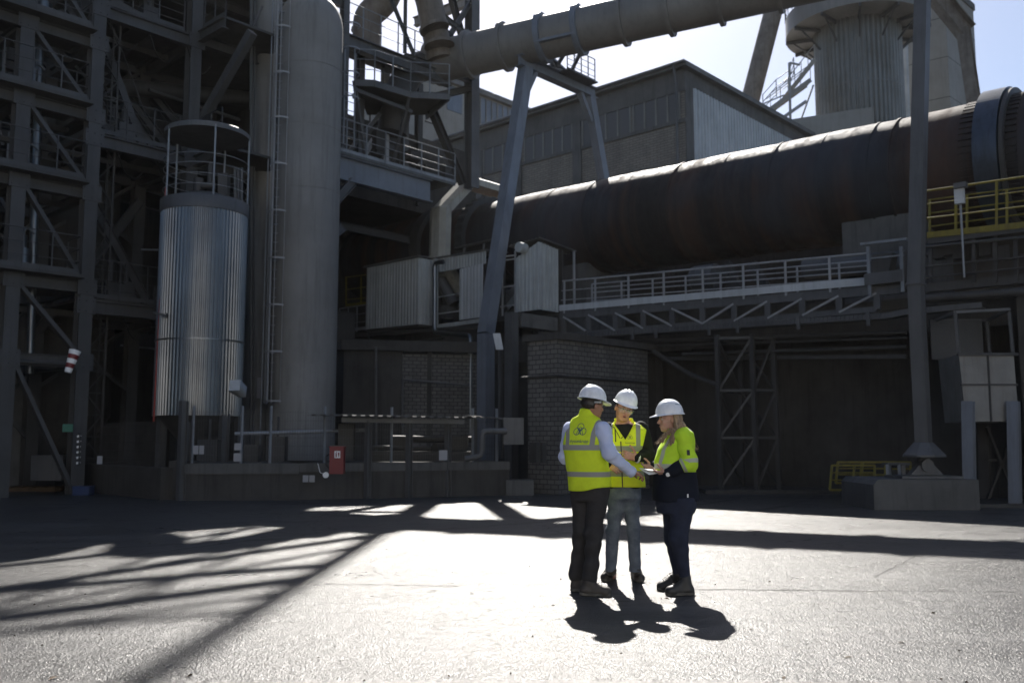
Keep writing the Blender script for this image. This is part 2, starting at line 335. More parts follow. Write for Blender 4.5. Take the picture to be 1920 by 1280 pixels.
# ------------------------------------------------------------------ rotary kiln
KW = ray(-920, 755).normalized(); kiln_mat(tuple(KW))
KE1 = (VD - KW * VD.dot(KW)).normalized(); KE2 = KW.cross(KE1)
if KE2.z < 0: KE2 = -KE2
def kang(px, py): r = ray(px, py); return math.atan2(r.dot(KE2), r.dot(KE1))
a1, a2 = kang(1653, 229.5), kang(1653, 452); kc, kh = (a1 + a2) / 2, (a1 - a2) / 2
KD = 26.0 / math.cos(kc); KR = KD * math.sin(kh)
KC = CAMP + KE1 * (KD * math.cos(kc)) + KE2 * (KD * math.sin(kc)); KN = (CAMP - KC).normalized()
def kproj(P):
    d = Vector(P) - CAMP; X, Yc, Z = d.x, d.y * CS + d.z * SN, -d.y * SN + d.z * CS
    return 960 + FPX * X / Yc, 640 - FPX * Z / Yc
def kiln_s(px, r):
    lo, hi = -25, 40
    for _ in range(50):
        m = (lo + hi) / 2
        if kproj(KC + KW * m + KN * r)[0] > px: lo = m
        else: hi = m
    return (lo + hi) / 2
kiln = thing('rotary_kiln', 'long rust brown rotary kiln tube lying across the plant behind the walkway', 'rotary kiln', KC + KW * 5 - ZD * KR)
s0, s1 = -16.0, kiln_s(640, KR) + 2
k = MB(); prof = [(0, KR)]
def kring(s, r, w_, mat_, name, n=72, par=None):
    m = MB(); m.lathe(KC + KW * (s - w_ / 2), KC + KW * (s + w_ / 2), [(0, KR * .99), (0, r), (w_, r), (w_, KR * .99)], n, False); return m.build(name, MT[mat_], par or kiln)
seams = [kiln_s(px, KR) for px in (1665, 1625, 1530, 1440, 1345, 1250, 1165, 1090, 1010, 930)]
rr = random.Random(3); ts = []
L = s1 - s0; t = 0
while t < L: ts.append(t); t += .35
ts.append(L)
k.lathe(KC + KW * s0, KC + KW * s1, [(t, KR + .012 * math.sin(t * 1.7) + rr.uniform(-.006, .006)) for t in ts], 96, True); k.build('shell', MT['kiln_shell'], kiln)
for s in seams:
    kring(s, KR + .018, .07, 'kiln_shell', 'weld_band')
ty = kiln_s(1846, KR * 1.17); kring(ty, KR * 1.15, .56, 'tyre_steel', 'tyre', 96); kring(ty - .36, KR * 1.12, .10, 'steel_dark', 'retaining_ring', 96)
for sd in (-1, 1):                                  # lugs round the tyre
    m = MB()
    for i in range(60):
        q = 2 * math.pi * i / 60; e = KE1 * math.cos(q) + KE2 * math.sin(q); tt = KW.cross(e)
        m.box(KC + KW * (ty + sd * .50) + e * (KR + .01), .34, .07, .11, (KW, e, tt))
    m.build('lug_ring', MT['kiln_shell'], kiln)
ty2 = kiln_s(775, KR * 1.12); kring(ty2, KR * 1.12, .5, 'steel_dark', 'tyre', 96)
gg = kiln_s(862, KR * 1.1); m = MB(); n = 120
m.lathe(KC + KW * (gg - .2), KC + KW * (gg + .2), [(0, KR), (0, KR * 1.13), (.4, KR * 1.13), (.4, KR)], n, False, rf=lambda r, i: r * (1.02 if i % 4 < 2 and r > KR * 1.01 else 1)); m.build('girth_gear', MT['steel_dark'], kiln)
# octagonal guard round the girth gear
hood = thing('gear_guard', 'pale eight sided metal guard arching over the left part of the kiln', 'gear guard', KC + KW * gg - ZD * KR * 1.3)
hs = kiln_s(812, KR * 1.7); ro, ri, hw = KR * 1.72, KR * 1.47, .46
for i in range(-1, 6):
    q0 = math.radians(22.5 + 45 * i - 45); q1 = q0 + math.radians(45)
    def hp(q, r, s): return KC + KW * s + KE1 * (r * math.cos(q)) + KE2 * (r * math.sin(q))
    m = MB(); rm = (ro + ri) / 2; vs = []
    for q in (q0, q1):
        vs += [hp(q, ri, hs - hw), hp(q, ri, hs + hw), hp(q, ro * .955, hs + hw), hp(q, ro, hs + hw * .45), hp(q, ro, hs - hw * .45), hp(q, ro * .955, hs - hw)]
    m.add(vs, [(0, 1, 7, 6), (1, 2, 8, 7), (2, 3, 9, 8), (3, 4, 10, 9), (4, 5, 11, 10), (5, 0, 6, 11), (0, 5, 4, 3, 2, 1), (6, 7, 8, 9, 10, 11)])
    m.beam(hp(q0, ro + .012, hs - hw * .5), hp(q0, ro + .012, hs + hw * .5), .05, .03); m.build('guard_panel', MT['ring_cover'], hood)
# ------------------------------------------------------------------ kiln foundation deck, brick pier and dark walls under the deck
WV = 22.3
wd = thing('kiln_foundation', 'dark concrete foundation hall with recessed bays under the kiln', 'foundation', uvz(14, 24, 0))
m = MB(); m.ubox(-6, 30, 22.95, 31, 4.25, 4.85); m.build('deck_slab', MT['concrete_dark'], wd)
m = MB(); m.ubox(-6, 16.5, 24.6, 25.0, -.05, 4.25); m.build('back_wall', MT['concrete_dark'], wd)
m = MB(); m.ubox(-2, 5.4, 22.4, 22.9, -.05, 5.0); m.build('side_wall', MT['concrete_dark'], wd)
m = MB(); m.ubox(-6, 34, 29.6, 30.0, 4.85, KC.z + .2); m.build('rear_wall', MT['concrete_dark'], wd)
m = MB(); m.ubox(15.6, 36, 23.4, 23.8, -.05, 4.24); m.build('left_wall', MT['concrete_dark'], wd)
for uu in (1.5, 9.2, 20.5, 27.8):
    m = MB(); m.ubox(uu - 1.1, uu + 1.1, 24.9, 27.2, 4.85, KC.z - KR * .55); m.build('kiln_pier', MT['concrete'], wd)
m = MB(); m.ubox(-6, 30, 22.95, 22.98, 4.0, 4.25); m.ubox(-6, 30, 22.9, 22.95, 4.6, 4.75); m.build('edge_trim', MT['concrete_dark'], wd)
pc = atZ(1047, 927); pu, pv = UU(pc), VV(pc); pv2 = VV(atU(1216, 800, pu))
pier = thing('brick_pier', 'light grey block work pier with a sharp corner behind the three people', 'brick pier', pc)
zt = atU(1047, 636, pu).z; zt = (CAMP + ray(1047, 636) * (pc.y / ray(1047, 636).y)).z
ul = UU(atD(990, 800, pv))
m = MB(); m.add([uvz(pu, pv, -.05), uvz(ul, pv, -.05), uvz(ul, pv, zt), uvz(pu, pv, zt)], [(0, 1, 2, 3)]); m.ubox(pu + .01, ul, pv + .01, pv2, -.05, zt - .01); m.build('wall', MT['brick_pier'], pier)
m = MB(); m.ubox(pu - .004, pu + .006, pv, pv2, -.05, zt); m.build('side_wall', MT['brick_side'], pier)
m = MB(); m.tube(uvz(pu - .06, pv - .06, atD(1047, 704, pv).z), uvz(ul + .2, pv - .06, atD(1047, 704, pv).z), .03); m.tube(uvz(pu - .06, pv - .06, atD(1047, 704, pv).z), uvz(pu - .06, pv2, atD(1047, 704, pv).z), .03); m.build('conduit', MT['steel_dark'], pier)
m = MB(); m.ubox(pu - .15, ul + .1, pv - .1, pv2 + 3, zt, zt + .18); m.build('cap', MT['concrete_dark'], pier)
# second brick wall with a bay frame, left of the concrete column
bw = thing('brick_wall', 'dim brick infill wall with a vertical rib between the silo and the inclined leg', 'wall', at(850, 900, 31.00))
def quadwall(px0, px1, py0, py1, Y0, Y1, th=.15):
    a = at(px0, 900, Y0); b = at(px1, 900, Y1); zt0 = at(px0, py0, Y0).z; zb = 0
    m = MB(); n_ = Vector((0, 1, 0)) * th
    m.prism([Vector((a.x, a.y, at(px0, py1, Y0).z)), Vector((b.x, b.y, at(px1, py1, Y1).z)), Vector((b.x, b.y, at(px1, py0, Y1).z)), Vector((a.x, a.y, zt0))], n_); return m
quadwall(752, 800, 664, 905, 30.80, 31.10).build('wall', MT['brick_side'], bw)
quadwall(806, 893, 664, 905, 31.15, 31.60).build('wall', MT['brick_side'], bw)
m = quadwall(799, 807, 655, 905, 31.00, 31.05, .3); m.build('rib', MT['concrete_dark'], bw)
m = quadwall(640, 751, 640, 905, 30.20, 30.80); m.build('plaster_wall', MT['concrete_dark'], bw)
m = quadwall(893, 1000, 640, 905, 31.60, 32.2); m.build('end_wall', MT['concrete_dark'], bw)
m = MB(); m.beam(at(640, 646, 30.10), at(920, 652, 31.40), .2, .35); m.build('lintel', MT['concrete_dark'], bw)
m = MB(); m.tube(at(705, 650, 30.00), at(705, 900, 30.00), .04); m.path([at(755, 900, 30.50), at(755, 711, 30.50), at(880, 722, 31.00)], .035); m.build('conduit', MT['steel_grey'], bw)
# ------------------------------------------------------------------ walkway in front of the kiln
wl, wr = atD(1050, 583, WV), atD(1690, 531, WV)
wk = thing('kiln_walkway', 'long grey truss walkway with white toe board and railing in front of the kiln', 'walkway', wl)
K = (wr - wl).normalized(); OUT = -VD
m = MB(); m.beam(wl - ZD * .05 + VD * .5, wr - ZD * .05 + VD * .5, 1.0, .07); m.beam(wl - ZD * .17, wr - ZD * .17, .12, .16); m.build('deck', MT['steel_grey'], wk)
m = MB(); m.beam(wl + ZD * .09 + OUT * .03, atD(1625, 530, WV) + ZD * .03 + OUT * .03, .02, .19); m.build('toe_board', MT['sheet_white'], wk)
rh = .93
px_posts = [1058, 1116, 1178, 1244, 1317, 1393, 1472, 1555]
m = MB(); ra, rb = atD(1055, 527, WV), atD(1628, 475, WV); m.tube(ra, rb, .028, 8)
for f in (.36, .68):
    a = wl.lerp(ra, f); m.tube(a, a + (rb - ra), .017, 8)
top = m.build('handrail', MT['steel_pale'], wk)
for px in px_posts:
    q = ra + (rb - ra) * ((atD(px, 520, WV) - ra).dot(K) / (rb - ra).length)
    m = MB(); m.beam(q - ZD * (rh + .15), q, .05, .05); m.build('post', MT['steel_pale'], wk)
off = VD * 1.0 - ZD * 0
m = MB(); ia, ib = ra + K * .4 + off, rb + off
for f in (0, .3, .6): m.tube(ia - ZD * rh * f, ib - ZD * rh * f, .022, 8)
for i in range(9):
    q = ia + (ib - ia) * (i / 8); m.beam(q - ZD * rh, q, .045, .045)
m.build('inner_handrail', MT['steel_pale'], wk)
tb = -ZD * .78
m = MB(); m.beam(wl + tb, atD(1645, 580, WV), .12, .14); m.beam(wl + tb + VD * .9, atD(1645, 580, WV) + VD * .9, .1, .1); m.build('bottom_chord', MT['steel_grey'], wk)
chord = [1058, 1105, 1155, 1207, 1261, 1318, 1377, 1440, 1505, 1574, 1645]
P0 = [atD(px, 600, WV) for px in chord]
tt_ = [(p - wl).dot(K) / (wr - wl).length for p in P0]
def chz(t, f): a = wl + (wr - wl) * t; bz = (wl + tb).lerp(atD(1645, 580, WV), min(1, t / tt_[-1])); return Vector((a.x, a.y, a.z - .2)).lerp(Vector((a.x, a.y, bz.z)), f)
for i, t in enumerate(tt_):
    m = MB(); m.beam(chz(t, 0) + OUT * .04, chz(t, 1) + OUT * .04, .16, .06, up=VD); m.build('truss_post', MT['steel_grey'], wk)
    if i < len(tt_) - 1:
        m = MB(); lo, hi = (chz(tt_[i], 0), chz(tt_[i + 1], 1)) if i < 5 else (chz(tt_[i], 1), chz(tt_[i + 1], 0))
        m.beam(lo + OUT * .04, hi + OUT * .04, .07, .05); m.build('diagonal', MT['steel_pale'], wk)
tray = thing('cable_tray', 'long ribbed cable tray hung on short brackets below the walkway truss', 'cable tray', atD(1066, 636, WV - .2))
m = MB(); ca, cb_ = atD(1066, 634, WV - .2), atD(1668, 597, WV - .2); cc, cd = atD(1700, 590, WV - .2), atD(1845, 577, WV - .2)
for a, b in ((ca, cb_), (cb_, cc), (cc, cd)): m.beam(a, b, .25, .03); m.beam(a + ZD * .06 + OUT * .13, b + ZD * .06 + OUT * .13, .02, .12)
n = 90
for i in range(n):
    q = ca.lerp(cb_, (i + .5) / n); m.beam(q + OUT * .15, q + OUT * .15 + ZD * .13, .03, .02)
m.build('tray', MT['steel_grey'], tray)
for px, py in ((1100, 632), (1186, 627), (1230, 624), (1329, 618), (1383, 614), (1497, 607), (1628, 600)):
    q = atD(px, py, WV - .35); m = MB(); m.beam(q - ZD * .14, q + ZD * .2, .09, .05, up=VD); m.build('bracket', MT['steel_grey'], tray)
m = MB()
for px, py, r in ((1040, 645, .05), (1040, 655, .03)):
    m.tube(atD(px, py, 22.6), atD(1700, py - 22, 22.8), r, 8)
m.tube(atD(1280, 664, 22.7), atD(1700, 650, 22.8), .05, 8); m.beam(atD(1240, 672, 22.9), atD(1700, 668, 22.9), .1, .1)
m.path([atD(1085, 640, 22.5), atD(1220, 655, 22.5), atD(1290, 700, 22.6), atD(1345, 722, 22.7)], .07, 10)
pp = m.build('pipe_run', MT['steel_dark'], None, atD(1040, 650, 22.6)); tag(pp, 'dark pipes running below the cable tray along the foundation slab edge', 'pipes')
bx = thing('end_platform', 'small grey platform with railing at the right end of the walkway near the tall post', 'platform', atD(1660, 530, WV))
m = MB(); m.ubox(UU(atD(1700, 530, WV)), UU(atD(1628, 530, WV)), WV - .25, WV + .7, atD(1660, 530, WV).z - .05, atD(1660, 512, WV).z); m.build('deck', MT['steel_grey'], bx)
zz = atD(1660, 530, WV).z
m = MB()
for px in (1630, 1692):
    q = atD(px, 520, WV - .2); m.beam(Vector((q.x, q.y, zz - .3)), Vector((q.x, q.y, atD(px, 462, WV - .2).z)), .07, .07)
m.beam(atD(1614, 458, WV - .2), atD(1700, 448, WV - .2), .09, .06); m.tube(atD(1630, 485, WV - .2), atD(1695, 478, WV - .2), .02, 6); m.build('railing', MT['rail_grey'], bx)
m = MB(); q = atD(1655, 500, WV + .3); m.box(q, .5, .35, .6, (K, VD, (ZD + K * .25).normalized())); m.build('equipment_box', MT['steel_dark'], bx)
# machinery behind the railing
mt = thing('drive_motor', 'grey round ended motor behind the middle of the walkway railing', 'motor', atD(1330, 560, 23.8) - ZD * .4)
q = atD(1325, 520, 23.8); m = MB(); m.tube(q - UD * .35, q + UD * .35, .38, 24); m.ell(q + UD * .35, .38, .38, .2, (VD, ZD, UD)); m.build('housing', MT['steel_grey'], mt)
m = MB(); m.box(q - ZD * .45, .8, .6, .2, (UD, VD, ZD)); m.tube(q - UD * .35, q - UD * .75, .08, 12); m.build('base', MT['steel_dark'], mt)
cw = thing('support_roller_frame', 'tilted grey bearing braces under the kiln behind the railing', 'bearing frame', atD(1400, 560, 24.2) - ZD * .3)
m = MB()
for px, px2 in ((1362, 1385), (1410, 1440)):
    m.beam(atD(px, 495, 24.4), atD(px2, 550, 24.2), .3, .2, up=VD)
m.build('brace', MT['concrete_dark'], cw)
m = MB(); m.tube(atD(1510, 503, 24.6), atD(1700, 490, 24.6), .3, 20); m.build('shaft_cover', MT['steel_grey'], cw)
# ------------------------------------------------------------------ yellow guard railing on the right platform
YV = 22.0
yp = thing('yellow_guard_rail', 'yellow railing on the platform in front of the big kiln tyre', 'railing', atD(1750, 440, YV))
ya, yb = atD(1738, 441, YV), atD(1960, 417, YV); m = MB(); m.beam(ya, yb, .02, .14); m.build('toe_board', MT['yellow_paint'], yp)
m = MB(); yt0, yt1 = atD(1738, 358, YV), atD(1960, 326, YV)
m.tube(yt0, yt1, .026, 8); m.tube(ya.lerp(yt0, .38), yb.lerp(yt1, .38), .02, 8); m.tube(ya.lerp(yt0, .7), yb.lerp(yt1, .7), .014, 8)
m.build('handrail', MT['yellow_paint'], yp)
for px in (1792, 1868, 1950):
    q0, q1 = atD(px, 440, YV), atD(px, 345, YV); t = (q0 - ya).length / (yb - ya).length
    m = MB(); m.beam(ya.lerp(yb, t), yt0.lerp(yt1, t), .05, .05); m.build('post', MT['yellow_paint'], yp)
m = MB(); YI = YV + 1.3
for f0, f1 in (((1742, 375), (1960, 346)), ((1742, 400), (1960, 371)), ((1742, 425), (1960, 396))): m.tube(atD(*f0, YI), atD(*f1, YI), .018, 8)
for px, y0, y1 in ((1743, 374, 434), (1813, 366, 430), (1888, 356, 424)): m.beam(atD(px, y0, YI), atD(px, y1, YI), .05, .05)
m.build('inner_railing', MT['yellow_paint'], yp)
yd = MB(); yd.ubox(-4, UU(ya), YV + .02, 24.6, ya.z - .22, ya.z - .03); o = yd.build('side_platform', MT['steel_dark'], None, atD(1800, 440, 23)); tag(o, 'dark steel platform deck under the yellow railing', 'platform')
fr = MB()
for py, r in ((463, .04), (500, .025), (520, .025)): fr.tube(atD(1735, py, 21.9), atD(1960, py - 22, 21.9), r, 8)
for px in (1745, 1826, 1866, 1905): fr.beam(atD(px, 445, 22.1), atD(px, 530, 22.1), .08, .08)
fr.beam(atD(1735, 540, 22.2), atD(1960, 520, 22.2), .14, .2); fr.tube(atD(1735, 560, 22.0), atD(1940, 545, 22.0), .1, 12)
for i, px in enumerate((1745, 1762, 1778, 1800, 1850, 1885)): fr.box(atD(px, 468 + 6 * (i % 2), 22.6), .25, .3, .3, (UD, VD, ZD))
tag(fr.build('pipe_rack', MT['steel_dark'], None, atD(1800, 520, 22)), 'dusty pipes and supports below the yellow railing platform', 'pipe rack')
lm = thing('floodlight', 'small white floodlight on a thin pole beside the yellow railing', 'floodlight', atD(1806, 520, 21.7))
m = MB(); m.tube(atD(1808, 520, 21.7), atD(1799, 345, 21.7), .025, 8); m.build('pole', MT['rail_grey'], lm)
m = MB(); m.box(atD(1799, 365, 21.65), .2, .1, .42, (UD, VD, ZD)); m.build('lamp_body', MT['sheet_white'], lm); m = MB(); m.box(atD(1801, 348, 21.6), .26, .16, .12, (UD, VD, ZD)); m.build('bracket', MT['steel_grey'], lm)
# ------------------------------------------------------------------ corrugated sheds along the kiln
SV = 22.6
def zD(px, py, D): return atD(px, py, D).z
sh = thing('corrugated_shed', 'large pale corrugated box shed left of the vertical drain pipe', 'shed', atD(735, 612, SV))
bl, br = atD(686, 617.5, SV), atD(785, 607.5, SV); h0, h1 = zD(686, 503, SV) - bl.z, zD(785, 483, SV) - br.z
m = MB(); m.corr(bl, br, h0, h1, .17, .035, OUT); m.build('front_wall', MT['sheet_pale'], sh)
bs = uvz(UU(br) - .02, VV(br) + .75, br.z); m = MB(); m.corr(br, bs, h1, h1 - .02, .17, .035, -UD); m.build('side_wall', MT['sheet_pale'], sh)
m = MB(); m.sheet(bl + ZD * (h0 + .02) + OUT * .15 + UD * .1, br + ZD * (h1 + .02) + OUT * .15 - UD * .1, VD * 1.6 + ZD * .05, .17); m.build('roof', MT['roof_metal'], sh)
m = MB(); m.ubox(UU(br) + .05, UU(bl) - .02, SV + .03, SV + 1.5, bl.z - .12, bl.z - .02); m.build('floor', MT['steel_dark'], sh)
s2 = thing('open_equipment_bay', 'open bay with corrugated header and hanging white panel next to the drain pipe', 'shed', atD(860, 600, SV + .3))
q = SV + .55
hb0, hb1 = atD(822, 511, q), atD(911, 494, q); m = MB(); m.corr(hb0, hb1, zD(822, 485, q) - hb0.z, zD(911, 471, q) - hb1.z, .15, .03, OUT); m.build('header', MT['sheet_pale'], s2)
hb0, hb1 = atD(861, 600, q - .1), atD(905, 594, q - .1); m = MB(); m.corr(hb0, hb1, zD(861, 505, q - .1) - hb0.z, zD(905, 494, q - .1) - hb1.z, .15, .03, OUT); m.build('panel', MT['sheet_white'], s2)
m = MB(); m.sheet(atD(818, 485, q) + OUT * .1, atD(914, 470, q) + OUT * .1, VD * 1.2 + ZD * .08, .15); m.build('roof', MT['roof_metal'], s2)
m = MB(); m.sheet(atD(850, 466, q + .7), atD(925, 449, q + .7), VD * 1.3 + ZD * .2, .15); m.beam(atD(869, 476, q + .6), atD(872, 464, q + .7), .06, .06); m.beam(atD(906, 470, q + .6), atD(908, 456, q + .7), .06, .06); m.build('upper_roof', MT['roof_metal'], s2)
m = MB(); m.beam(atD(815, 613, q), atD(908, 600, q), .1, .14); m.beam(atD(822, 557, q), atD(862, 550, q), .04, .04); m.beam(atD(822, 588, q), atD(862, 583, q), .04, .04); m.beam(atD(817, 486, q - .1), atD(817, 612, q - .1), .15, .12, up=VD); m.build('frame', MT['sheet_pale'], s2)
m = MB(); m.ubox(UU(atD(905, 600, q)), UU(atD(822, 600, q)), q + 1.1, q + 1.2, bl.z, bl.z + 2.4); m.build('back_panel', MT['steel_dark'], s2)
m = MB(); m.tube(atD(826, 525, q + .4), atD(852, 570, q + .6), .22, 16); m.box(atD(838, 585, q + .5), .35, .35, .5, (UD, VD, ZD)); m.build('chute', MT['steel_grey'], s2)
s3 = thing('tall_corrugated_cabin', 'tall narrow corrugated cabin with round vent beside the inclined grey leg', 'cabin', atD(1000, 590, SV - .2))
q = SV - .25; c0, c1 = atD(967.5, 585.5, q), atD(1011, 584, q); c1 = Vector((c1.x, c1.y, c0.z)); ha, hb = zD(968, 484, q) - c0.z, zD(1011, 453, q) - c0.z
m = MB(); m.corr(c0, c1, ha, hb, .15, .03, OUT); m.build('front_wall', MT['sheet_pale'], s3)
VE = VV(atU(1046, 520, UU(c1))); c2 = uvz(UU(c1), VE, c1.z); m = MB(); m.corr(c1, c2, hb, hb - .12, .15, .03, -UD); m.build('side_wall', MT['sheet_pale'], s3)
m = MB(); m.sheet(atD(953, 462, q - .1), atD(1013, 446.5, q - .1), VD * 1.9 - ZD * .16, .15); m.build('roof', MT['roof_metal'], s3)
m = MB(); rp = atD(1013, 447, q - .1) + VD * 1.75 - ZD * .16
m.beam(rp, Vector((rp.x, rp.y, c0.z + .35)), .06, .06); m.build('roof_post', MT['steel_pale'], s3)
m = MB(); v0 = atD(985, 466, q); m.tube(v0 + OUT * .02, v0 + OUT * .34, .17, 20); m.build('vent_pipe', MT['sheet_pale'], s3)
m = MB()
for px in (942, 966): m.beam(atD(px, 470, q + .1), atD(px, 592, q + .1), .05, .05)
for py in (487, 537, 573, 480): m.beam(atD(938, py + 2, q + .1), atD(968, py - 2, q + .1), .04, .04)
m.build('side_frame', MT['steel_pale'], s3)
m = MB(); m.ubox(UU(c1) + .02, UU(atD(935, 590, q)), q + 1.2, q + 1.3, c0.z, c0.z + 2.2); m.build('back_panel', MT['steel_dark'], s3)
dp = MB(); dp.path([atD(832, 490.5, SV - .1), atD(815, 493, SV - .15), atD(815, 623, SV - .15), atD(882, 629, SV - .3), atD(882.5, 820, SV - .3)], .085, 12)
tag(dp.build('drain_pipe', MT['galvanised'], None, atD(815, 623, SV - .15)), 'pale round drain pipe dropping in front of the sheds with two bends', 'pipe')
dp = MB(); dp.path([atD(690, 620, SV - .1), atD(692, 638, SV - .1), atD(750, 645, SV - .1), atD(788, 640, SV - .1), atD(833, 634, SV - .1)], .05, 8); dp.beam(atD(640, 630, SV), atD(905, 612, SV), .15, .12)
tag(dp.build('bracket_pipe', MT['steel_dark'], None, atD(690, 630, SV)), 'thin dark bent pipe slung under the large corrugated shed', 'pipe')
yl = thing('small_yellow_railing', 'short yellow railing at the far left end of the corrugated shed', 'railing', atD(665, 570, SV + .2))
m = MB()
for y0, y1 in ((520, 515), (543, 538), (562, 558)): m.tube(atD(648, y0, SV + .2), atD(686, y1, SV + .2), .02, 6)
for px in (649, 677): m.beam(atD(px, 519, SV + .2), atD(px, 570, SV + .2), .045, .045)
m.build('rails', MT['yellow_paint'], yl); m = MB(); m.beam(atD(648, 572, SV + .2), atD(686, 568, SV + .2), .02, .1); m.build('toe_board', MT['yellow_paint'], yl)
R_, P_ = rail_mb([atD(636, 624, SV), atD(686, 618, SV)], 1.0, .018, 2, .5)
for x in P_: R_.add(x.v, x.f)
tag(R_.build('grey_railing', MT['rail_grey'], None, atD(650, 622, SV)), 'low grey railing below the small yellow railing beside the silo', 'railing')
# ------------------------------------------------------------------ concrete portal column
cv = 21.5
cc_ = thing('concrete_portal', 'square grey concrete column carrying a short beam towards the brick pier', 'column', atD(958, 830, 20.4))
m = MB(); cl = at(959, 900, 27.6); zt_ = at(959, 586, 27.6).z
m.beam(Vector((cl.x, cl.y, 0)), Vector((cl.x, cl.y, zt_)), .30, .30, up=VD); m.build('column', MT['steel_grey'], cc_)
m = MB(); a = at(972, 600, 27.75); b = at(1040, 609, 28.6); m.beam(a, b, .3, .42); m.build('beam', MT['concrete'], cc_)
m = MB(); m.box(at(934, 640, 26.9), .22, .04, .48, (Vector((1, 0, .0)), Vector((0, 1, 0)), Vector((-.2, 0, 1)))); m.build('plate', MT['sheet_white'], cc_)
m = MB(); m.beam(at(938, 650, 28), at(938, 860, 28), .1, .1); m.build('side_pipe', MT['steel_grey'], cc_)
# ------------------------------------------------------------------ trestle and big duct
TA, TB = at(984, 118, 32), None
tl = UU(TA); tv0 = VV(TA); tv1 = VV(atU(1108, 172, tl)); TB = uvz(tl, tv1, TA.z)
trs = thing('duct_trestle', 'blue grey A shaped steel trestle with splayed legs carrying the big duct', 'trestle', at(911, 780, 29.9))
m = MB(); m.ibeam(TA - VD * .35, TB + VD * .25, .36, .42); m.build('cross_beam', MT['beam_blue'], trs)
bend = at(911, 626, 29.9); base_ = at(911, 790, 29.9); base_ = Vector((bend.x, bend.y, .0))
m = MB(); m.beam(TA - ZD * .2 + VD * .05, bend, .42, .40, up=UD); m.build('leg', MT['beam_blue'], trs)
m = MB(); m.beam(bend, base_, .42, .40, up=UD); m.build('lower_leg', MT['beam_blue'], trs)
q1 = atU(1134, 332, tl); fb = uvz(tl, VV(q1) + (VV(q1) - tv1) / (TB.z - q1.z) * (q1.z - 4.8), 4.8)
m = MB(); m.beam(TB - ZD * .2 - VD * .1, fb, .34, .34, up=UD); m.build('leg', MT['beam_blue'], trs)
for a, b in ((TA + VD * .55 - ZD * .2, TA - ZD * 1.3 - VD * .05), (TB - VD * .7 - ZD * .2, TB - ZD * 1.2 - VD * .02)): m = MB(); m.beam(a, b, .22, .16); m.build('knee_brace', MT['beam_blue'], trs)
D1, D2 = Vector((-1.52, 33.0, 15.72)), at(1328, 3, 29.6)
DW = (D2 - D1).normalized(); DN = Vector((DW.y, -DW.x, 0)).normalized()
def duct_s(px):
    lo, hi = -15, 60
    for _ in range(50):
        mm = (lo + hi) / 2
        if kproj(D1 + DW * mm)[0] < px: lo = mm
        else: hi = mm
    return lo
def duct_r():
    # radius so that the tube spans 75 px at x=900
    lo, hi = .3, 2
    P = D1; 
    return 37.0 / FPX * (P - CAMP).length
DR = duct_r() * 1.0
duct = thing('overhead_duct', 'big beige ribbed duct crossing high above the kiln to the round tower', 'duct', D1)
ds0, ds1 = duct_s(806), duct_s(1600) + 9
m = MB(); m.lathe(D1 + DW * ds0, D1 + DW * ds1, [(i * (ds1 - ds0) / 40, DR) for i in range(41)], 64); m.build('shell', MT['duct_beige'], duct)
for i, px in enumerate((812, 872, 938, 1008, 1062, 1076, 1160, 1246, 1340, 1450)):
    if px == 1062: continue
    s = duct_s(px + 6); m = MB(); wd_ = .14 if px not in (1008, 1076) else .2
    m.lathe(D1 + DW * s, D1 + DW * (s + wd_), [(0, DR * .99), (0, DR + .13), (wd_, DR + .13), (wd_, DR * .99)], 64, False); m.build('stiffening_ring', MT['beam_blue'] if px in (1008, 1076) else MT['duct_beige'], duct)
# saddle on the trestle
sd = duct_s(1052); sc_ = D1 + DW * sd; bt = sc_ - ZD * (DR + .12)
tb_ = TA.lerp(TB, .55) + ZD * .21
m = MB(); m.beam(sc_ - DW * .75 - ZD * DR * .55 - DN * -0, sc_ + DW * .75 - ZD * DR * .55, DR * 2.05, .09); m.build('saddle', MT['beam_blue'], duct)
m = MB()
for sx in (-.7, .7):
    for sy in (-.6, .6): m.beam(sc_ + DW * sx + DN * sy * DR - ZD * DR * .5, tb_ + VD * sy * -.7 + ZD * .1, .12, .1)
m.beam(tb_ - VD * .7 + ZD * .1, tb_ + VD * .7 + ZD * .1, .3, .2); m.build('support_legs', MT['beam_blue'], duct)
pf = thing('duct_access_cage', 'small railed access cage on the trestle under the big duct', 'platform', tb_)
R_, P_ = rail_mb([tb_ - UD * .4 - VD * .2, tb_ - UD * .4 + VD * 1.5], .95, .02, 3, .45); R_.build('handrail', MT['rail_grey'], pf)
m = MB()
for x in P_: m.add(x.v, x.f)
m.build('post', MT['rail_grey'], pf); m = MB(); m.box(tb_ - UD * .3 + VD * .6 + ZD * -.02, .5, 1.8, .05, (UD, VD, ZD)); m.build('deck', MT['steel_grey'], pf)
# inclined dark pipe down to the round tower
ip = MB(); a, b = at(1450, 20, 57), at(1410, 175, 57); ip.tube(a + (a - b) * .15, b + (b - a) * .3, .60, 28); tag(ip.build('inclined_pipe', MT['duct_rust'], None, b), 'dark rusty inclined pipe left of the round tower', 'pipe')
